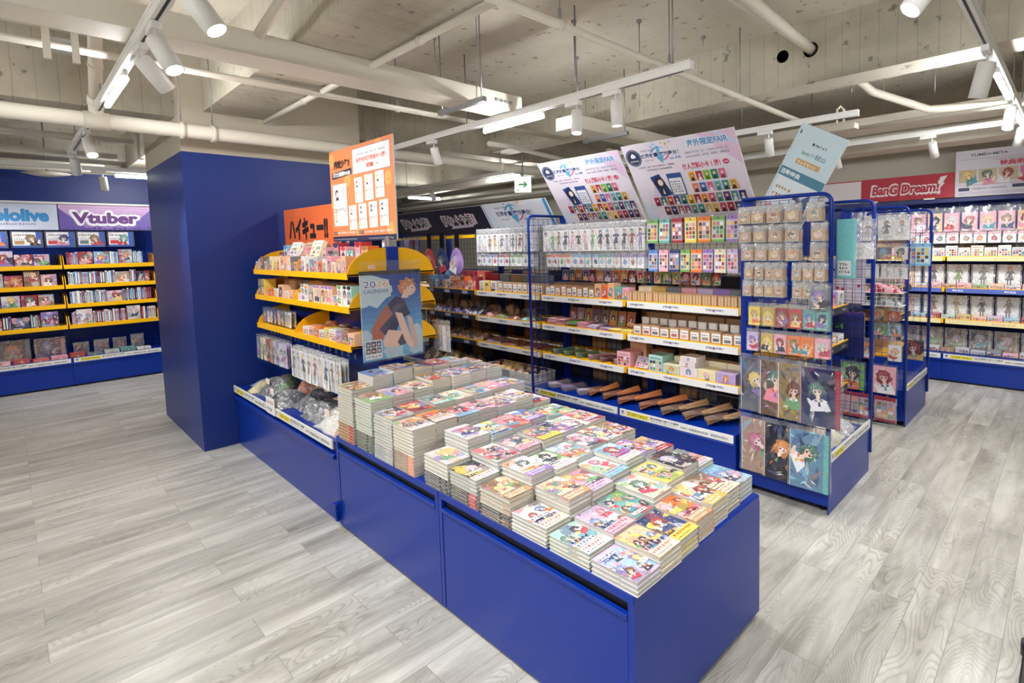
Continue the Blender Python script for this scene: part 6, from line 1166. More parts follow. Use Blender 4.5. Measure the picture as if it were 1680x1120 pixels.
hang('the leaning row of the low yellow shelf', 'artcard', [(-4.54 + i * 0.075, *q) for i, q in enumerate([('navy', 'grey'), ('navy', 'lilac'), ('navy', 'silver'), ('navy', 'crimson'), ('grey', 'pink'), ('grey', 'black'), ('silver', 'grey'), ('white', 'brown')])], 0, 1.31, 1.085, 0.085, 0.12, deep=2, cardh=0.105, gap=0.03, hook=False, seed0=1920)
cartons('on the low yellow shelf, right half', 'snack-sized picture box', 'picture_box', [(x, 0.085, h, a, c) for x, h, a, c in zip(yx(9, -3.72, 0.08, 0.006), (0.05, 0.06, 0.06, 0.05, 0.07, 0.07, 0.06, 0.08, 0.07), ['white', 'peach', 'orange', 'white', 'yellow', 'white', 'purple', 'brown', 'peach'], ['red', 'crimson', 'brown', 'grey', 'brown', 'navy', 'white', 'crimson', 'orange'])], 0, 1.29, 0.96, '-y', 'grid', d=0.09, seed0=1940)
softbags('behind the yellow shelf picture boxes', 'bagged sweets', 'bagged_goods', [(-3.6, 0.16, 0.13, 0.1, ('peach', 'orange')), (-3.42, 0.16, 0.13, 0.09, ('orange', 'white')), (-3.2, 0.2, 0.13, 0.09, ('grey', 'brown')), (-3.03, 0.14, 0.13, 0.1, ('brown', 'grey'))], 1.42, 0.96, 1950)
hang('the yellow shelf hanging row, left half', 'artcard', [(-4.50 + i * 0.07, *q) for i, q in enumerate([('grey', 'purple'), ('cream', 'teal'), ('cream', 'green'), ('crimson', 'grey'), ('kraft', 'brown'), ('silver', 'grey'), ('purple', 'silver'), ('silver', 'grey'), ('lilac', 'grey')])], 0, 1.24, 0.89, 0.085, 0.19, deep=3, cardh=0.165, gap=0.018, puff=0.01, seed0=1960)
hang('the yellow shelf hanging row, right half', 'standee', [(-3.78 + i * 0.088, *q) for i, q in enumerate([('grey', 'brown'), ('silver', 'grey'), ('black', 'orange'), ('brown', 'red'), ('crimson', 'brown'), ('cream', 'gold'), ('navy', 'crimson'), ('brown', 'kraft'), ('kraft', 'brown')])], 0, 1.24, 0.88, 0.1, 0.21, deep=3, cardh=0.185, gap=0.02, puff=0.012, seed0=1980)
# plush bags on the base deck
def tri(x, y, w, d, h, cs, seed, nm, lab, extra=None, rz=0.0):
    t = thing(nm, lab, 'plush', (x, y, 0.457), rz, 'bagged plush on the blue base beside the pillar'); w *= 0.9; d *= 0.9; part('stuffed_body', heap(w, d, h, 0, cs, seed), t)
    if extra: extra(t)
    part('clear_wrap', heap(w * 1.06, d * 1.06, h * 1.08, 0, [(230, 232, 235)], seed, 'bag'), t)
def face_patch(t):
    b = MB(); b.grid(lambda u, v: (0.02 + 0.07 * u, 0.02 + 0.09 * v, 0.105 + 0.012 * math.sin(PI * u) * math.sin(PI * v)), 5, 5, 'cloth', (240, 208, 176)); 
    for q in (0.3, 0.65): b.grid(lambda u, v: (0.045 + 0.008 * u, 0.02 + 0.09 * q + 0.012 * v, 0.119), 1, 1, 'cloth', (40, 30, 30))
    part('embroidered_face', b, t)
def tagp(t):
    b = MB(); b.box(-0.05, 0.02, -0.1, -0.097, 0.08, 0.12, 'paper', (244, 226, 222)); part('hang_tag', b, t)
tri(-4.66, 1.32, 0.17, 0.2, 0.06, [(150, 180, 200), (170, 190, 200)], 1, 'bagged_towel', 'pale blue bagged towel at the left end of the plush row')
tri(-4.50, 1.24, 0.13, 0.18, 0.07, [(226, 206, 120), (214, 200, 130)], 2, 'bagged_towel', 'pale yellow bagged towel next to the black plush')
tri(-4.30, 1.33, 0.27, 0.30, 0.15, [(34, 34, 46), (36, 36, 46), (34, 34, 46), (44, 44, 56), (90, 150, 80)], 3, 'bagged_plush', 'black and green bagged plush with a pale stripe', tagp)
tri(-4.02, 1.42, 0.26, 0.22, 0.17, [(226, 110, 60), (238, 190, 160), (220, 130, 80)], 4, 'bagged_plush', 'orange bagged plush behind the black one', face_patch)
tri(-3.95, 1.25, 0.27, 0.26, 0.12, [(38, 46, 62), (44, 52, 68)], 5, 'bagged_plush', 'dark slate bagged plush with a pale tag', tagp)
tri(-3.72, 1.36, 0.25, 0.27, 0.13, [(36, 44, 60), (44, 50, 66)], 6, 'bagged_plush', 'dark slate bagged plush with a small face, middle one', face_patch)
tri(-3.47, 1.32, 0.27, 0.27, 0.12, [(34, 42, 58), (42, 46, 60)], 7, 'bagged_plush', 'dark slate bagged plush with a small face, next to the white one', face_patch)
tri(-3.16, 1.30, 0.34, 0.28, 0.15, [(236, 230, 222), (242, 238, 232), (236, 230, 222), (206, 150, 100)], 8, 'bagged_plush', 'large white and tan bagged plush beside the tall book stacks', tagp)
# goods on the rear yellow shelves
cartons('on the rear middle yellow shelf', 'white rear carton', 'rear_carton', [(x, 0.12, 0.05, 'silver', 'grey') for x in yx(6, -0.2, 0.12, 0.02)], -3.7, 1.78, 1.178, '+y', 'plain', d=0.08, seed0=1990)
hang('the rear hooks of the yellow shelf', 'standee', [(0.0, 'brown', 'pink'), (-0.1, 'pink', 'brown')], -2.98, 1.83, 1.05, 0.1, 0.2, facing='+y', deep=1, cardh=0.16, seed0=1995)
# ---------------------------------------------------------------- printed boards and banners
def board(name, label, cat, tl, tr, br, bl, th, painter, k='gloss', group=None):
    """a stiff sheet through four corners (top left, top right, bottom right, bottom left as read)"""
    tl, tr, br, bl = [Vector(p) for p in (tl, tr, br, bl)]
    w = (br - bl).length; h = (tl - bl).length; U = (br - bl).normalized(); N = U.cross((tl - bl)).normalized(); V = N.cross(U).normalized()
    b = MB(); o = bl
    P = lambda a, c, n: tuple(U * a + V * c + N * n)
    for pts in ([P(0, 0, 0), P(w, 0, 0), P(w, h, 0), P(0, h, 0)], [P(0, 0, -th), P(0, h, -th), P(w, h, -th), P(w, 0, -th)], [P(0, 0, -th), P(w, 0, -th), P(w, 0, 0), P(0, 0, 0)], [P(0, h, 0), P(w, h, 0), P(w, h, -th), P(0, h, -th)], [P(0, 0, -th), P(0, 0, 0), P(0, h, 0), P(0, h, -th)], [P(w, 0, 0), P(w, 0, -th), P(w, h, -th), P(w, h, 0)]):
        b.face(pts, 'paper', (240, 240, 240))
    sh = Sheet(b, (0, 0, 0), U, V, w, h, 'paper'); sh.N = N; painter(sh, w, h)
    return tag(part(name, b, None, o), label, cat, group)
def cards_row(s, u0, v0, n, cw, ch, step, rg, pal):
    for i in range(n):
        u = u0 + i * step; c = pal[i % len(pal)]; s.rect(u - cw * 0.04, v0 - ch * 0.03, u + cw * 1.04, v0 + ch * 1.03, (250, 250, 250)); s.rect(u, v0, u + cw, v0 + ch, c)
        s.n += 0; s.blob(u + cw * 0.5, v0 + ch * 0.62, cw * 0.27, mixc(rg.choice(HAIR), c, 0.2), rg, 8, 1.1); s.ell(u + cw * 0.5, v0 + ch * 0.58, cw * 0.15, cw * 0.17, (246, 222, 206), 7); s.poly([(u + cw * 0.15, v0 + ch * 0.02), (u + cw * 0.85, v0 + ch * 0.02), (u + cw * 0.65, v0 + ch * 0.42), (u + cw * 0.35, v0 + ch * 0.42)], rg.choice([(240, 240, 244), (40, 40, 54), shade(c, 0.6)]))
CPAL = [(180, 50, 90), (20, 110, 110), (200, 70, 40), (40, 50, 120), (40, 140, 130), (220, 170, 40), (160, 40, 50), (226, 150, 60), (200, 90, 140), (110, 160, 150), (90, 60, 130), (60, 140, 160), (50, 40, 110)]
CPAL2 = [(120, 50, 90), (60, 50, 120), (150, 100, 80), (140, 80, 130), (110, 150, 140), (40, 140, 140), (220, 170, 80), (226, 190, 80), (190, 90, 120), (160, 40, 60), (50, 60, 120)]
def logo_star(s, u, v, r, c): s.poly([(u + (r if i % 2 == 0 else r * 0.35) * math.cos(PI / 2 + i * PI / 4), v + (r if i % 2 == 0 else r * 0.35) * math.sin(PI / 2 + i * PI / 4)) for i in range(8)], c)
def sekai_logo(s, u, v, k):
    """the event logo: ring swoosh, stars and lettering"""
    n = 22
    for a0, a1, c, r in ((0.7, 3.9, (60, 150, 210), 0.115), (-1.9, 0.35, (220, 100, 140), 0.12)):
        pts = [(u + k * (0.25 + r * math.cos(a0 + (a1 - a0) * i / n)), v + k * (0.03 + 0.72 * r * math.sin(a0 + (a1 - a0) * i / n))) for i in range(n + 1)]
        inner = [(u + k * (0.25 + (r - 0.02 * math.sin(PI * i / n)) * math.cos(a0 + (a1 - a0) * i / n)), v + k * (0.03 + (0.72 * r - 0.016 * math.sin(PI * i / n)) * math.sin(a0 + (a1 - a0) * i / n))) for i in range(n + 1)]
        for i in range(n): s.mb.face([s.P(*pts[i]), s.P(*pts[i + 1]), s.P(*inner[i + 1]), s.P(*inner[i])], 'paper', c)
        s.n += 1
    s.poly([(u + k * 0.2, v - k * 0.02), (u + k * 0.255, v - k * 0.085), (u + k * 0.29, v + k * 0.0), (u + k * 0.245, v + k * 0.14)], (90, 180, 220))
    for a, b_, r, c in ((0.17, 0.12, 0.016, (220, 90, 110)), (0.21, 0.15, 0.014, (90, 130, 200)), (0.31, 0.15, 0.016, (110, 190, 120)), (0.36, 0.13, 0.03, (240, 180, 70)), (0.41, 0.15, 0.014, (120, 90, 190)), (0.38, 0.09, 0.012, (230, 150, 60))): logo_star(s, u + a * k, v + b_ * k, r * k, c)
    s.text('世界計畫 繽紛舞台！', u - k * 0.004, v - k * 0.0, k * 0.058, (236, 240, 250), 0.07, width=k * 0.5)
    s.text('世界計畫 繽紛舞台！', u, v, k * 0.052, (52, 60, 120), 0.03, width=k * 0.49)
    s.text('PROJECT SEKAI', u + k * 0.02, v + k * 0.075, k * 0.02, (60, 70, 120), 0.01, width=k * 0.15)
    s.text('COLORFUL STAGE!', u + k * 0.03, v - k * 0.04, k * 0.016, (60, 70, 120), 0.0, width=k * 0.12)
    s.text('feat. 初音', u + k * 0.36, v - k * 0.055, k * 0.034, (80, 140, 210), 0.02)
def fair_poster(s, w, h):
    rg = random.Random(8); s.rect(0, 0, w, h, (232, 226, 240))
    for q in range(7): a, c = rg.uniform(0, w), rg.uniform(0, h); s.poly([(a, c), (a + 0.16 * w, c + rg.uniform(-0.1, 0.1) * h), (a + 0.07 * w, c + 0.24 * h)], rg.choice([(222, 206, 232), (240, 226, 240), (212, 222, 242)]))
    s.poly([(w * 0.7, h), (w, h), (w, h * 0.6)], (226, 200, 228)); s.poly([(w * 0.82, h), (w * 0.86, h), (w, h * 0.86), (w, h * 0.82)], (206, 220, 246)); s.poly([(0, 0), (0.12 * w, 0), (0, 0.3 * h)], (216, 226, 246))
    s.ell(w * 0.085, h * 0.84, h * 0.105, h * 0.105, (46, 62, 96), 24); s.ell(w * 0.085, h * 0.84, h * 0.092, h * 0.092, (210, 218, 230), 24); s.ell(w * 0.085, h * 0.84, h * 0.088, h * 0.088, (46, 62, 96), 24); s.poly([(w * 0.06, h * 0.865), (w * 0.085, h * 0.9), (w * 0.11, h * 0.865), (w * 0.104, h * 0.84), (w * 0.066, h * 0.84)], (240, 240, 245)); s.scribble(w * 0.045, h * 0.785, w * 0.08, h * 0.03, (230, 234, 240), rg)
    sekai_logo(s, w * 0.16, h * 0.82, w * 0.72)
    s.text('海外限定FAIR', w * 0.595, h * 0.865, h * 0.095, (250, 250, 255), 0.05, width=w * 0.345); s.text('海外限定FAIR', w * 0.6, h * 0.87, h * 0.085, (70, 150, 205), 0.03, width=w * 0.335)
    s.text('2026年7月17日（五）～2026年7月31日（五）', w * 0.56, h * 0.80, h * 0.028, (70, 70, 100), 0.0, width=w * 0.36); s.text('animate 台北店・台中店・高雄店・網路商店', w * 0.56, h * 0.755, h * 0.028, (70, 70, 100), 0.0, width=w * 0.36)
    s.text('個人資料小卡 1 張！', w * 0.495, h * 0.615, h * 0.082, (250, 250, 255), 0.06, width=w * 0.335); s.text('個人資料小卡 1 張！', w * 0.5, h * 0.62, h * 0.075, (206, 44, 96), 0.035, width=w * 0.325); s.ell(w * 0.87, h * 0.66, h * 0.035, h * 0.03, (206, 44, 96), 12); s.text('26名', w * 0.855, h * 0.648, h * 0.022, (250, 250, 250), 0.01)
    s.text('活動期間內，購買「世界計畫 繽紛舞台！」相關商品', w * 0.1, h * 0.7, h * 0.022, (90, 80, 110), 0.0, width=w * 0.34); s.text('每消費滿額即可隨機獲贈特典', w * 0.17, h * 0.66, h * 0.022, (90, 80, 110), 0.0, width=w * 0.24)
    s.poly([(w * 0.17, h * 0.58), (w * 0.265, h * 0.61), (w * 0.33, h * 0.34), (w * 0.22, h * 0.30)][::-1], (36, 66, 130)); s.blob(w * 0.25, h * 0.49, h * 0.07, (36, 40, 60), rg, 12, 1.3); s.ell(w * 0.252, h * 0.5, h * 0.035, h * 0.042, (244, 222, 210), 10); s.poly([(w * 0.21, h * 0.33), (w * 0.30, h * 0.35), (w * 0.275, h * 0.44), (w * 0.235, h * 0.44)], (40, 44, 60)); s.poly([(w * 0.245, h * 0.35), (w * 0.265, h * 0.355), (w * 0.258, h * 0.43)], (240, 240, 244))
    s.rect(w * 0.33, h * 0.31, w * 0.465, h * 0.6, (52, 86, 150)); s.rect(w * 0.34, h * 0.33, w * 0.455, h * 0.54, (240, 242, 248)); s.scribble(w * 0.35, h * 0.35, w * 0.1, h * 0.16, (70, 90, 140), rg, 5)
    cw, ch = w * 0.056, h * 0.115
    cards_row(s, w * 0.53, h * 0.475, 5, cw, ch, w * 0.064, rg, [(230, 170, 60), (190, 40, 60), (130, 190, 60), (40, 130, 110), (220, 110, 150)])
    cards_row(s, w * 0.53, h * 0.335, 6, cw, ch, w * 0.064, rg, [(230, 140, 120), (70, 110, 190), (226, 120, 170), (110, 190, 200), (70, 150, 160), (230, 170, 60)])
    cards_row(s, w * 0.13, h * 0.2, 13, cw, ch, w * 0.064, rg, CPAL); cards_row(s, w * 0.2, h * 0.07, 12, cw, ch, w * 0.064, rg, CPAL2)
    for q in range(2): s.scribble(w * 0.3, h * 0.02 + q * 0.018 * h, w * 0.55, h * 0.012, (120, 116, 150), rg)
# pair of big leaning posters on the long row
yb, yt, zb, zt = 3.27, 2.93, 1.668, 2.15
FG = 'large lilac event posters leaning out over the long row'
board('event_poster', 'left one of the two large lilac event posters with rows of portrait cards', 'poster', (-3.20, yt, zt), (-2.375, yt, zt), (-2.375, yb, zb), (-3.20, yb, zb), 0.006, fair_poster, group=FG)
board('event_poster', 'right one of the two large lilac event posters, beside the badge rack', 'poster', (-2.345, yt, zt + 0.015), (-1.50, yt, zt + 0.015), (-1.50, yb, zb), (-2.345, yb, zb), 0.006, fair_poster, group=FG)
b = MB()
def sekai_banner(s, w, h):
    s.rect(0, 0, w, h, (226, 232, 244)); s.poly([(0, 0), (w * 0.3, 0), (0, h * 0.9)], (214, 226, 244)); s.rect(0, 0, w * 0.012, h, (90, 160, 220)); s.rect(w * 0.95, 0, w * 0.99, h, (70, 150, 220)); sekai_logo(s, w * 0.17, h * 0.5, w * 1.15)
board('white_banner', 'white and sky-blue logo banner between the dark banner and the lilac posters', 'banner', (-4.19, 3.10, 1.90), (-3.30, 3.10, 1.90), (-3.30, 3.25, 1.662), (-4.19, 3.25, 1.662), 0.006, sekai_banner)
def kaguya(s, w, h):
    s.rect(0, 0, w, h, (34, 36, 58))
    for u in (0.08, 0.56):
        s.poly([(w * (u + 0.06), h * 0.22), (w * (u + 0.28), h * 0.26), (w * (u + 0.3), h * 0.36), (w * (u + 0.08), h * 0.34)], (206, 200, 216))
        s.text('超かぐや姫！', w * u - 0.004, h * 0.34, h * 0.42, (226, 196, 210), 0.09, width=w * 0.335); s.text('超かぐや姫！', w * u, h * 0.36, h * 0.38, (240, 240, 246), 0.06, width=w * 0.325); s.text('超かぐや姫！', w * u + 0.001, h * 0.37, h * 0.36, (40, 40, 60), 0.015, width=w * 0.318)
board('dark_banner', 'dark navy banner with repeated outlined white lettering over the navy-edged shelves', 'banner', (-5.95, 3.10, 1.895), (-4.195, 3.10, 1.895), (-4.195, 3.25, 1.64), (-5.95, 3.25, 1.64), 0.006, kaguya)
for x0, x1 in ((-5.9, -5.2), (-4.95, -4.75), (-4.6, -4.3)):
    pass
b = MB(); b.box(-0.75, 0.75, -0.006, 0.006, -0.014, 0.014, 'yellow'); tag(part('yellow_rail', b, None, (-4.95, 3.02, 1.605)), 'thin yellow hanging rail under the dark banner', 'rail')
# pale blue tilted poster above the badge rack
def pale_poster(s, w, h):
    rg = random.Random(4); s.rect(0, 0, w, h, (204, 226, 238)); s.rect(w * 0.06, h * 0.0, w * 0.94, h * 0.62, (228, 238, 246)); s.scribble(w * 0.04, h * 0.92, w * 0.12, h * 0.04, (70, 80, 90), rg)
    s.ell(w * 0.42, h * 0.885, w * 0.025, w * 0.03, (40, 50, 60), 10); s.text('Seiko Works Inc.', w * 0.46, h * 0.872, h * 0.024, (40, 50, 60), 0.01, width=w * 0.28) if False else s.scribble(w * 0.46, h * 0.872, w * 0.28, h * 0.026, (40, 50, 60), rg)
    s.text('Identity V × 春夏2026', w * 0.27, h * 0.785, h * 0.045, (60, 120, 140), 0.01, width=w * 0.52)
    s.rect(w * 0.24, h * 0.72, w * 0.76, h * 0.76, (206, 170, 110)); s.scribble(w * 0.28, h * 0.725, w * 0.44, h * 0.028, (240, 236, 226), rg)
    s.rect(w * 0.02, h * 0.6, w, h * 0.67, (70, 130, 160)); s.text('活動特典', w * 0.05, h * 0.615, h * 0.04, (240, 246, 250), 0.02)
    for q in range(2): s.scribble(w * 0.1, h * (0.5 - q * 0.06), w * 0.36, h * 0.035, (200, 140, 90), rg)
    s.text('【特典造型小卡一張！】', w * 0.06, h * 0.33, h * 0.045, (206, 50, 70), 0.015, width=w * 0.46)
    s.poly([(w * 0.5, h * 0.05), (w * 0.95, h * 0.22), (w * 0.86, h * 0.56), (w * 0.45, h * 0.36)], (90, 110, 150))
    for q in range(12): s.blob(w * rg.uniform(0.52, 0.88), h * rg.uniform(0.12, 0.5), w * rg.uniform(0.03, 0.09), rg.choice([(60, 66, 96), (210, 216, 230), (120, 90, 120), (160, 180, 210)]), rg, 7)
    for q in range(4): s.scribble(w * 0.08, h * (0.06 + q * 0.05), w * 0.34, h * 0.018, (110, 130, 150), rg)
board('tilted_poster', 'pale blue poster leaning at an angle above the badge rack', 'poster', (-1.175, 3.13, 2.168), (-0.925, 3.13, 2.035), (-1.30, 3.13, 1.36), (-1.55, 3.13, 1.50), 0.006, pale_poster)
# orange fair board and orange banner on the yellow shelf unit
def orange_board(s, w, h):
    rg = random.Random(6); s.rect(0, 0, w, h, (236, 138, 84))
    for a, c in ((0.04, 0.9), (0.3, 0.66), (0.03, 0.44), (0.92, 0.6), (0.93, 0.1), (0.45, 0.12), (0.8, 0.95)): s.ell(w * a, h * c, w * 0.05, w * 0.05, (242, 172, 96), 16); s.poly([(w * (a - 0.03), h * c), (w * a, h * (c - 0.025)), (w * (a + 0.03), h * c), (w * a, h * (c - 0.01))], (226, 140, 70))
    s.rect(0, 0, w, h * 0.055, (46, 44, 74)); s.scribble(w * 0.02, h * 0.012, w * 0.4, h * 0.02, (200, 200, 220), rg); s.scribble(w * 0.6, h * 0.012, w * 0.36, h * 0.02, (200, 200, 220), rg)
    s.rect(w * 0.4, h * 0.7, w * 0.96, h * 0.96, (110, 110, 150)); s.rect(w * 0.405, h * 0.704, w * 0.955, h * 0.956, (238, 240, 246))
    s.text('活動期間內，購買「排球少年!!」相關商品', w * 0.47, h * 0.885, h * 0.018, (80, 80, 110), 0.0, width=w * 0.42); s.text('記錄用紙風明信片一張！', w * 0.46, h * 0.81, h * 0.05, (230, 110, 70), 0.035, width=w * 0.44)
    s.rect(w * 0.62, h * 0.745, w * 0.72, h * 0.785, (220, 90, 60)); s.text('全8種', w * 0.635, h * 0.753, h * 0.022, (250, 250, 250), 0.01); s.text('隨機', w * 0.76, h * 0.753, h * 0.02, (80, 80, 110), 0.0)
    s.text('排球少年!!', w * 0.08, h * 0.8, h * 0.085, (34, 26, 26), 0.06, width=w * 0.27)
    s.poly([(w * 0.04, h * 0.69), (w * 0.38, h * 0.71), (w * 0.38, h * 0.78), (w * 0.04, h * 0.76)], (46, 44, 74)); s.text('能力測驗FAIR', w * 0.06, h * 0.71, h * 0.05, (250, 248, 246), 0.045, width=w * 0.3)
    def sheet(u, v, ww, hh, big=False):
        s.rect(u, v, u + ww, v + hh, (242, 240, 240)); s.blob(u + ww * 0.3, v + hh * 0.78, ww * 0.14, rg.choice(HAIR[:4]), rg, 9, 1.2); s.ell(u + ww * 0.3, v + hh * 0.75, ww * 0.08, ww * 0.1, (244, 220, 204), 8); s.poly([(u + ww * 0.15, v + hh * 0.62), (u + ww * 0.45, v + hh * 0.62), (u + ww * 0.36, v + hh * 0.7), (u + ww * 0.24, v + hh * 0.7)], (60, 60, 80))
        s.poly([(u + ww * (0.74 + 0.16 * math.cos(q * PI * 2 / 5 + 1.57)), v + hh * 0.78 + ww * 0.16 * math.sin(q * PI * 2 / 5 + 1.57)) for q in range(5)], (206, 206, 214))
        for q in range(7): s.rect(u + ww * 0.12, v + hh * (0.06 + q * 0.055), u + ww * 0.9, v + hh * (0.063 + q * 0.055), (190, 190, 196))
        for q in range(5): s.rect(u + ww * 0.1, v + hh * (0.1 + q * 0.07), u + ww * 0.25, v + hh * (0.14 + q * 0.07), rg.choice([(226, 190, 120), (200, 170, 130), (180, 160, 150)]))
        s.text('SAMPLE', u + ww * 0.02, v + hh * 0.34, hh * 0.09, (130, 124, 124), 0.0, width=ww * 0.96)
    sheet(w * 0.04, h * 0.17, w * 0.24, h * 0.46, True)
    for q in range(3): sheet(w * (0.42 + q * 0.16), h * 0.4 + q * h * 0.012, w * 0.125, h * 0.26)
    for q in range(4): sheet(w * (0.31 + q * 0.16), h * 0.12 + q * h * 0.006, w * 0.125, h * 0.26)
    s.rect(w * 0.03, h * 0.075, w * 0.09, h * 0.105, (46, 44, 74)); s.text('活動期間', w * 0.033, h * 0.082, h * 0.016, (240, 240, 240), 0, width=w * 0.052); s.text('2026年7月4日(六)～7月31日(五)', w * 0.1, h * 0.075, h * 0.032, (250, 244, 240), 0.02, width=w * 0.3)
    s.rect(w * 0.46, h * 0.075, w * 0.53, h * 0.105, (46, 44, 74)); s.text('活動地點', w * 0.463, h * 0.082, h * 0.016, (240, 240, 240), 0, width=w * 0.062); s.text('animate台北店・台中店・高雄店・網路商店', w * 0.54, h * 0.08, h * 0.024, (250, 244, 240), 0.01, width=w * 0.42)
board('orange_board', 'tall orange event board with sample cards standing over the yellow shelves', 'poster', (-3.66, 1.535, 2.15), (-2.785, 1.535, 2.145), (-2.885, 1.535, 1.555), (-3.76, 1.535, 1.56), 0.008, orange_board)
def orange_banner(s, w, h):
    s.rect(0, 0, w, h, (232, 112, 58)); s.text('ハイキュー!!', w * 0.1, h * 0.24, h * 0.5, (34, 24, 22), 0.07, width=w * 0.72)
board('orange_banner', 'orange banner with bold black lettering against the pillar', 'banner', (-4.74, 1.55, 1.83), (-3.70, 1.55, 1.815), (-3.70, 1.55, 1.51), (-4.74, 1.55, 1.52), 0.008, orange_banner)
for x in (-3.1, -3.6, -4.3):
    b = MB(); b.box(-0.015, 0.015, 0, 0.006, -0.06, 0.1, 'white'); tag(part('board_clip', b, None, (x, 1.558, 1.53)), f'white clip holding the orange boards, {["right", "middle", "left"][[-3.1, -3.6, -4.3].index(x)]} one', 'clip')
# calendar on the end post (facing +x)
def calendar(s, w, h):
    rg = random.Random(2); n = 14
    for i in range(n):
        v0, v1 = h * i / n, h * (i + 1) / n; t = i / (n - 1)
        s.mb.face([s.P(0, v0), s.P(w, v0), s.P(w, v1), s.P(0, v1)], 'paper', mixc((110, 190, 226), (24, 66, 150), min(1, abs(t - 0.15) * 1.3)))
    s.n += 1
    for a, c, r in ((0.05, 0.88, 0.26), (0.25, 0.84, 0.26), (0.0, 0.72, 0.16), (0.42, 0.82, 0.1)): s.blob(w * a, h * c, w * r, (190, 214, 226), rg, 12)
    for a, c, r in ((0.9, 0.1, 0.16), (0.95, 0.22, 0.13), (0.88, 0.32, 0.09), (0.05, 0.3, 0.12), (0.12, 0.12, 0.14), (0.5, 0.04, 0.2)): s.blob(w * a, h * c, w * r, (170, 200, 214), rg, 12)
    navy, org, skin, hair = (38, 42, 82), (170, 92, 70), (226, 192, 176), (150, 104, 84)
    s.poly([(w * .2, h * .42), (w * .35, h * .6), (w * .52, h * .74), (w * .66, h * .72), (w * .6, h * .5), (w * .4, h * .3), (w * .16, h * .28)], (60, 130, 180))
    s.poly([(w * .14, h * .36), (w * .3, h * .55), (w * .42, h * .64), (w * .5, h * .5), (w * .36, h * .3), (w * .3, h * .2), (w * .16, h * .24)], org)
    s.poly([(w * .42, h * .64), (w * .56, h * .73), (w * .7, h * .7), (w * .8, h * .5), (w * .62, h * .45), (w * .56, h * .32), (w * .36, h * .28), (w * .27, h * .36), (w * .5, h * .52)], navy)
    s.poly([(w * .32, h * .22), (w * .42, h * .34), (w * .66, h * .3), (w * .72, h * .16), (w * .5, h * .12), (w * .34, h * .14)], skin); s.poly([(w * .56, h * .18), (w * .64, h * .27), (w * .72, h * .24), (w * .7, h * .14), (w * .6, h * .13)], (70, 66, 90))
    s.poly([(w * .54, h * .54), (w * .66, h * .52), (w * .8, h * .2), (w * .86, h * .1), (w * .78, h * .08), (w * .68, h * .2)], skin); s.poly([(w * .74, h * .48), (w * .82, h * .46), (w * .9, h * .22), (w * .9, h * .1), (w * .84, h * .1)], shade(skin, 0.92))
    s.poly([(w * .66, h * .7), (w * .78, h * .7), (w * .8, h * .76), (w * .7, h * .8)], skin); s.ell(w * .8, h * .8, w * .115, h * .075, skin, 14)
    s.poly([(w * .88, h * .81), (w * .93, h * .79), (w * .89, h * .775)], skin); s.rect(w * .845, h * .81, w * .87, h * .822, (70, 54, 56)); s.rect(w * .85, h * .757, w * .885, h * .761, (160, 100, 90))
    s.poly([(w * .66, h * .75), (w * .62, h * .8), (w * .6, h * .85), (w * .65, h * .87), (w * .64, h * .92), (w * .72, h * .91), (w * .76, h * .955), (w * .82, h * .92), (w * .89, h * .93), (w * .88, h * .89), (w * .93, h * .86), (w * .87, h * .85), (w * .84, h * .87), (w * .8, h * .83), (w * .77, h * .85), (w * .74, h * .79), (w * .7, h * .8), (w * .7, h * .745)], (196, 126, 92))
    for q in ((.7, .86), (.78, .9), (.66, .82)): s.poly([(w * q[0], h * q[1]), (w * (q[0] + .03), h * (q[1] + .03)), (w * (q[0] + .06), h * (q[1] - .01))], (224, 168, 128))
    s.poly([(w * .735, h * .775), (w * .765, h * .785), (w * .76, h * .75), (w * .74, h * .752)], shade(skin, 0.93))
    s.text('2026', w * 0.045, h * 0.845, h * 0.085, (240, 240, 246), 0.06, width=w * 0.42); s.text('20', w * 0.055, h * 0.85, h * 0.075, (60, 70, 150), 0.0, width=w * 0.19); s.text('26', w * 0.26, h * 0.85, h * 0.075, (226, 150, 90), 0.0, width=w * 0.19); s.text('CALENDAR', w * 0.05, h * 0.785, h * 0.04, (70, 80, 140), 0.0, width=w * 0.4)
    s.rect(w * 0.03, h * 0.02, w * 0.3, h * 0.24, (226, 228, 232))
    for i in range(3):
        for j in range(2): s.rect(w * (0.042 + i * 0.085), h * (0.085 + j * 0.075), w * (0.118 + i * 0.085), h * (0.152 + j * 0.075), rg.choice([(60, 90, 140), (70, 60, 70), (110, 84, 70), (90, 100, 130)])); s.blob(w * (0.08 + i * 0.085), h * (0.115 + j * 0.075), w * 0.022, (220, 200, 190), rg, 7)
    s.text('ハイキュー!!', w * 0.045, h * 0.035, h * 0.03, (60, 56, 60), 0.03, width=w * 0.23)
t = thing('wall_calendar', 'large blue 2026 calendar in a clear sleeve at the end of the yellow shelves', 'calendar', (-2.885, 1.303, 0.875), PI / 2)
b = MB(); W_, H_ = 0.365, 0.505; b.box(0, W_, 0.0, 0.004, 0, H_, 'paper', (230, 230, 232)); calendar(Sheet(b, (0, -0.0002, 0), (1, 0, 0), (0, 0, 1), W_, H_ - 0.02, 'paper'), W_, H_ - 0.02); part('printed_sheets', b, t)
b = MB(); b.box(-0.001, W_ + 0.001, -0.004, 0.006, H_ - 0.022, H_, 'black'); part('binding_bar', b, t)
b = MB(); b.grid(lambda u, v: (-0.006 + (W_ + 0.012) * u, -0.009 - 0.004 * math.sin(PI * u) - 0.0015 * math.sin(9 * v + 3 * u), -0.008 + (H_ + 0.065) * v), 8, 10, 'film'); part('clear_sleeve', b, t)
b = MB(); b.box(0.045, 0.085, -0.016, -0.013, H_ + 0.012, H_ + 0.034, 'paper', (230, 190, 180)); part('price_sticker', b, t)
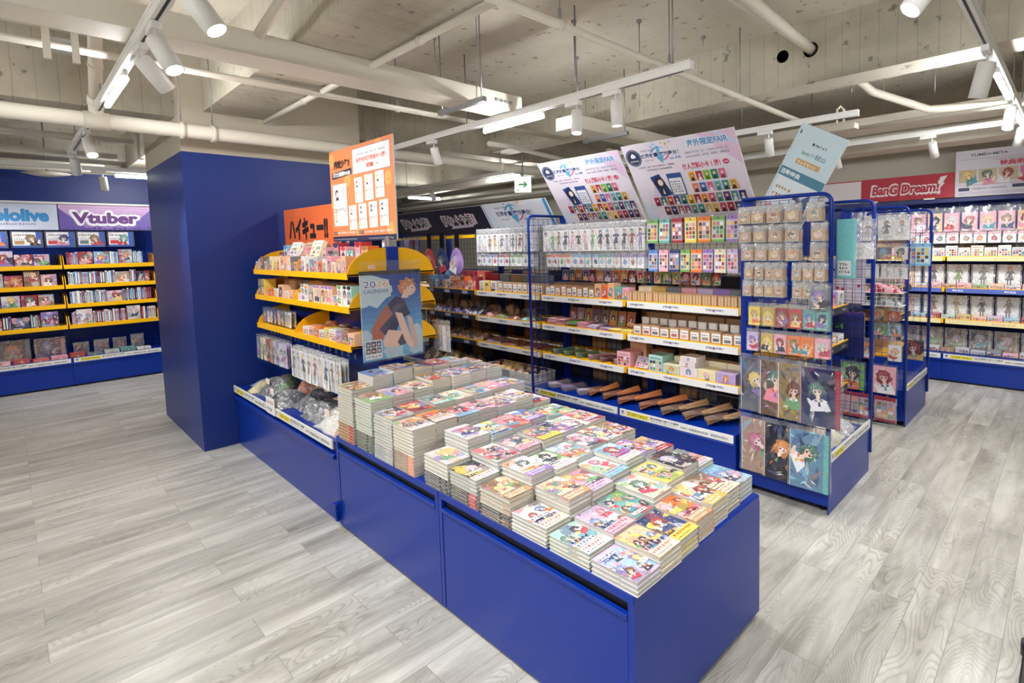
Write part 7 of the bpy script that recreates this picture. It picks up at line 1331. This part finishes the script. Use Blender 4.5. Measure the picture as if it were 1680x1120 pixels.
# ---- left wall banners (facing +x)
def wallboard(name, label, x, y0, y1, z0, z1, painter, th=0.008): return board(name, label, 'banner', (x, y0, z1), (x, y1, z1), (x, y1, z0), (x, y0, z0), th, painter)
def holo(s, w, h):
    s.rect(0, 0, w, h, (208, 216, 238)); s.text('hololive', w * 0.31, h * 0.33, h * 0.44, (60, 146, 208), 0.06, width=w * 0.6); s.text('production', w * 0.34, h * 0.14, h * 0.14, (90, 96, 130), 0.0, width=w * 0.44)
def vtu(s, w, h):
    n = 10
    for i in range(n): s.mb.face([s.P(0, h * i / n), s.P(w, h * i / n), s.P(w, h * (i + 1) / n), s.P(0, h * (i + 1) / n)], 'paper', mixc((150, 120, 190), (214, 176, 214), i / (n - 1)))
    s.n += 1; s.poly([(0, 0), (w * 0.3, 0), (0, h * 0.85)], (110, 90, 170)); s.poly([(w * 0.7, 0), (w, 0), (w, h * 0.85)], (120, 100, 178)); s.rect(w * 0.03, h * 0.88, w * 0.97, h * 0.895, (170, 130, 180))
    rg = random.Random(1)
    for q in range(18): s.rect(w * q / 18, 0, w * (q + 0.8) / 18, h * rg.uniform(0.04, 0.16), (100, 84, 160))
    s.text('Vtuber', w * 0.125, h * 0.235, h * 0.5, (246, 244, 250), 0.14, width=w * 0.73); s.text('Vtuber', w * 0.14, h * 0.27, h * 0.43, (104, 54, 130), 0.05, width=w * 0.7)
def eq(s, w, h): s.rect(0, 0, w, h, (216, 214, 224)); s.text('VOICE', w * 0.2, h * 0.25, h * 0.4, (90, 90, 120), 0.03) if False else s.scribble(w * 0.15, h * 0.3, w * 0.7, h * 0.4, (90, 90, 130), random.Random(3))
wallboard('white_wall_banner', 'pale banner with rounded light blue lettering, left of the purple banner', -8.50, -0.4, 0.425, 1.80, 2.09, holo)
wallboard('purple_wall_banner', 'purple banner with white-outlined lettering on the left blue wall', -8.50, 0.435, 1.255, 1.80, 2.09, vtu)
wallboard('far_left_wall_banner', 'grey banner on the left wall past the frame edge', -8.50, -1.23, -0.41, 1.80, 2.09, eq)
b = MB(); b.box(-8.50, -8.47, -1.25, 1.27, 2.092, 2.112, 'white'); tag(part('banner_rail', b), 'white rail along the top of the left wall banners', 'rail')
# ---- far wall banners (facing -y)
def bang(s, w, h):
    s.rect(0, 0, w, h, (178, 26, 52)); s.text('BanG Dream!', w * 0.11, h * 0.24, h * 0.46, (240, 232, 236), 0.10, width=w * 0.74, shear=0.12); s.text('BanG Dream!', w * 0.125, h * 0.28, h * 0.38, (178, 26, 52), 0.045, width=w * 0.715, shear=0.12)
    for q in range(4): logo_star5(s, w * (0.62 + q * 0.05), h * 0.2, h * 0.045)
    logo_star5(s, w * 0.845, h * 0.22, h * 0.1); s.poly([(w * 0.86, h * 0.86), (w * 0.93, h * 0.9), (w * 0.885, h * 0.62), (w * 0.905, h * 0.6), (w * 0.84, h * 0.34), (w * 0.86, h * 0.56), (w * 0.835, h * 0.58)], (240, 232, 236))
def logo_star5(s, u, v, r): s.poly([(u + (r if i % 2 == 0 else r * 0.42) * math.cos(PI / 2 + i * PI / 5), v + (r if i % 2 == 0 else r * 0.42) * math.sin(PI / 2 + i * PI / 5)) for i in range(10)], (240, 232, 236))
def whiteb(s, w, h): s.rect(0, 0, w, h, (228, 222, 226)); s.rect(0, h * 0.95, w, h, (190, 60, 80)); s.scribble(w * 0.1, h * 0.3, w * 0.5, h * 0.3, (150, 190, 190), random.Random(12))
def yume(s, w, h):
    rg = random.Random(31); s.rect(0, 0, w, h, (226, 222, 234)); s.text('YUME∞MITA', w * 0.12, h * 0.86, h * 0.06, (90, 90, 110), 0.02, width=w * 0.3); s.ell(w * 0.88, h * 0.92, w * 0.04, w * 0.04, (200, 60, 90), 14)
    s.rect(w * 0.03, h * 0.8, w * 0.97, h * 0.806, (150, 90, 110)); s.scribble(w * 0.3, h * 0.74, w * 0.4, h * 0.03, (90, 80, 100), rg); s.text('特典明信片一張！', w * 0.36, h * 0.62, h * 0.11, (206, 60, 90), 0.04, width=w * 0.46)
    for q in range(6): u = w * (0.03 + q * 0.162); s.rect(u, h * 0.3, u + w * 0.145, h * 0.58, rg.choice([(196, 160, 196), (180, 160, 210), (206, 190, 160), (190, 150, 200), (220, 130, 170)])); s.figure(u + w * 0.07, h * 0.46, h * 0.075, rg)
    s.rect(w * 0.03, h * 0.24, w * 0.97, h * 0.246, (150, 90, 110)); s.rect(w * 0.03, h * 0.12, w * 0.12, h * 0.19, (50, 60, 100)); s.text('7月4日(六)～7月26日(日)', w * 0.14, h * 0.13, h * 0.05, (60, 60, 90), 0.01, width=w * 0.28); s.rect(w * 0.46, h * 0.14, w * 0.55, h * 0.21, (50, 60, 100)); s.text('台北店・台中店・高雄店', w * 0.57, h * 0.15, h * 0.04, (60, 60, 90), 0.01, width=w * 0.3)
    for q in range(3): s.scribble(w * 0.03, h * (0.03 + q * 0.022), w * 0.8, h * 0.014, (120, 120, 140), rg)
FB_ = lambda nm, lab, x0, x1, z0, z1, pt, y=6.7: board(nm, lab, 'banner', (x0, y, z1), (x1, y, z1), (x1, y, z0), (x0, y, z0), 0.008, pt)
FB_('red_wall_banner', 'crimson banner with white-outlined band lettering on the far wall', -1.845, -0.962, 1.91, 2.165, bang)
FB_('white_far_banner', 'white banner with a red top edge left of the crimson banner', -2.74, -1.853, 1.91, 2.165, whiteb)
FB_('event_wall_board', 'tall white event board with a row of pink portraits at the far right', -0.955, 0.05, 1.905, 2.365, yume, 6.69)
for i, x in enumerate((-1.72, -1.18)):
    b = MB(); b.box(-0.05, 0.05, -0.006, 0, -0.008, 0.008, 'white'); tag(part('banner_clip', b, None, (x, 6.69, 1.905)), f'white clip under the crimson banner, {["left", "right"][i]} one', 'clip')
FB_('navy_far_strip', 'navy strip along the top of the far wall shelving', -2.8, 0.8, 1.86, 1.9, lambda s, w, h: s.rect(0, 0, w, h, (30, 40, 110)), 6.72)
# small dark castor visible at the right frame edge
t = thing('equipment_case', 'black object corner at the lower right frame edge', 'case', (-0.04, 2.18, 0)); b = MB(); b.box(-0.05, 0.25, -0.12, 0.1, 0.03, 0.06, 'black', bev=0.006); part('base', b, t)
b = MB(); b.tube([(-0.03, 0.2, 0.0), (-0.03, 0.2, 0.05)], 0.03, 'black', n=14); part('castor', b, t)
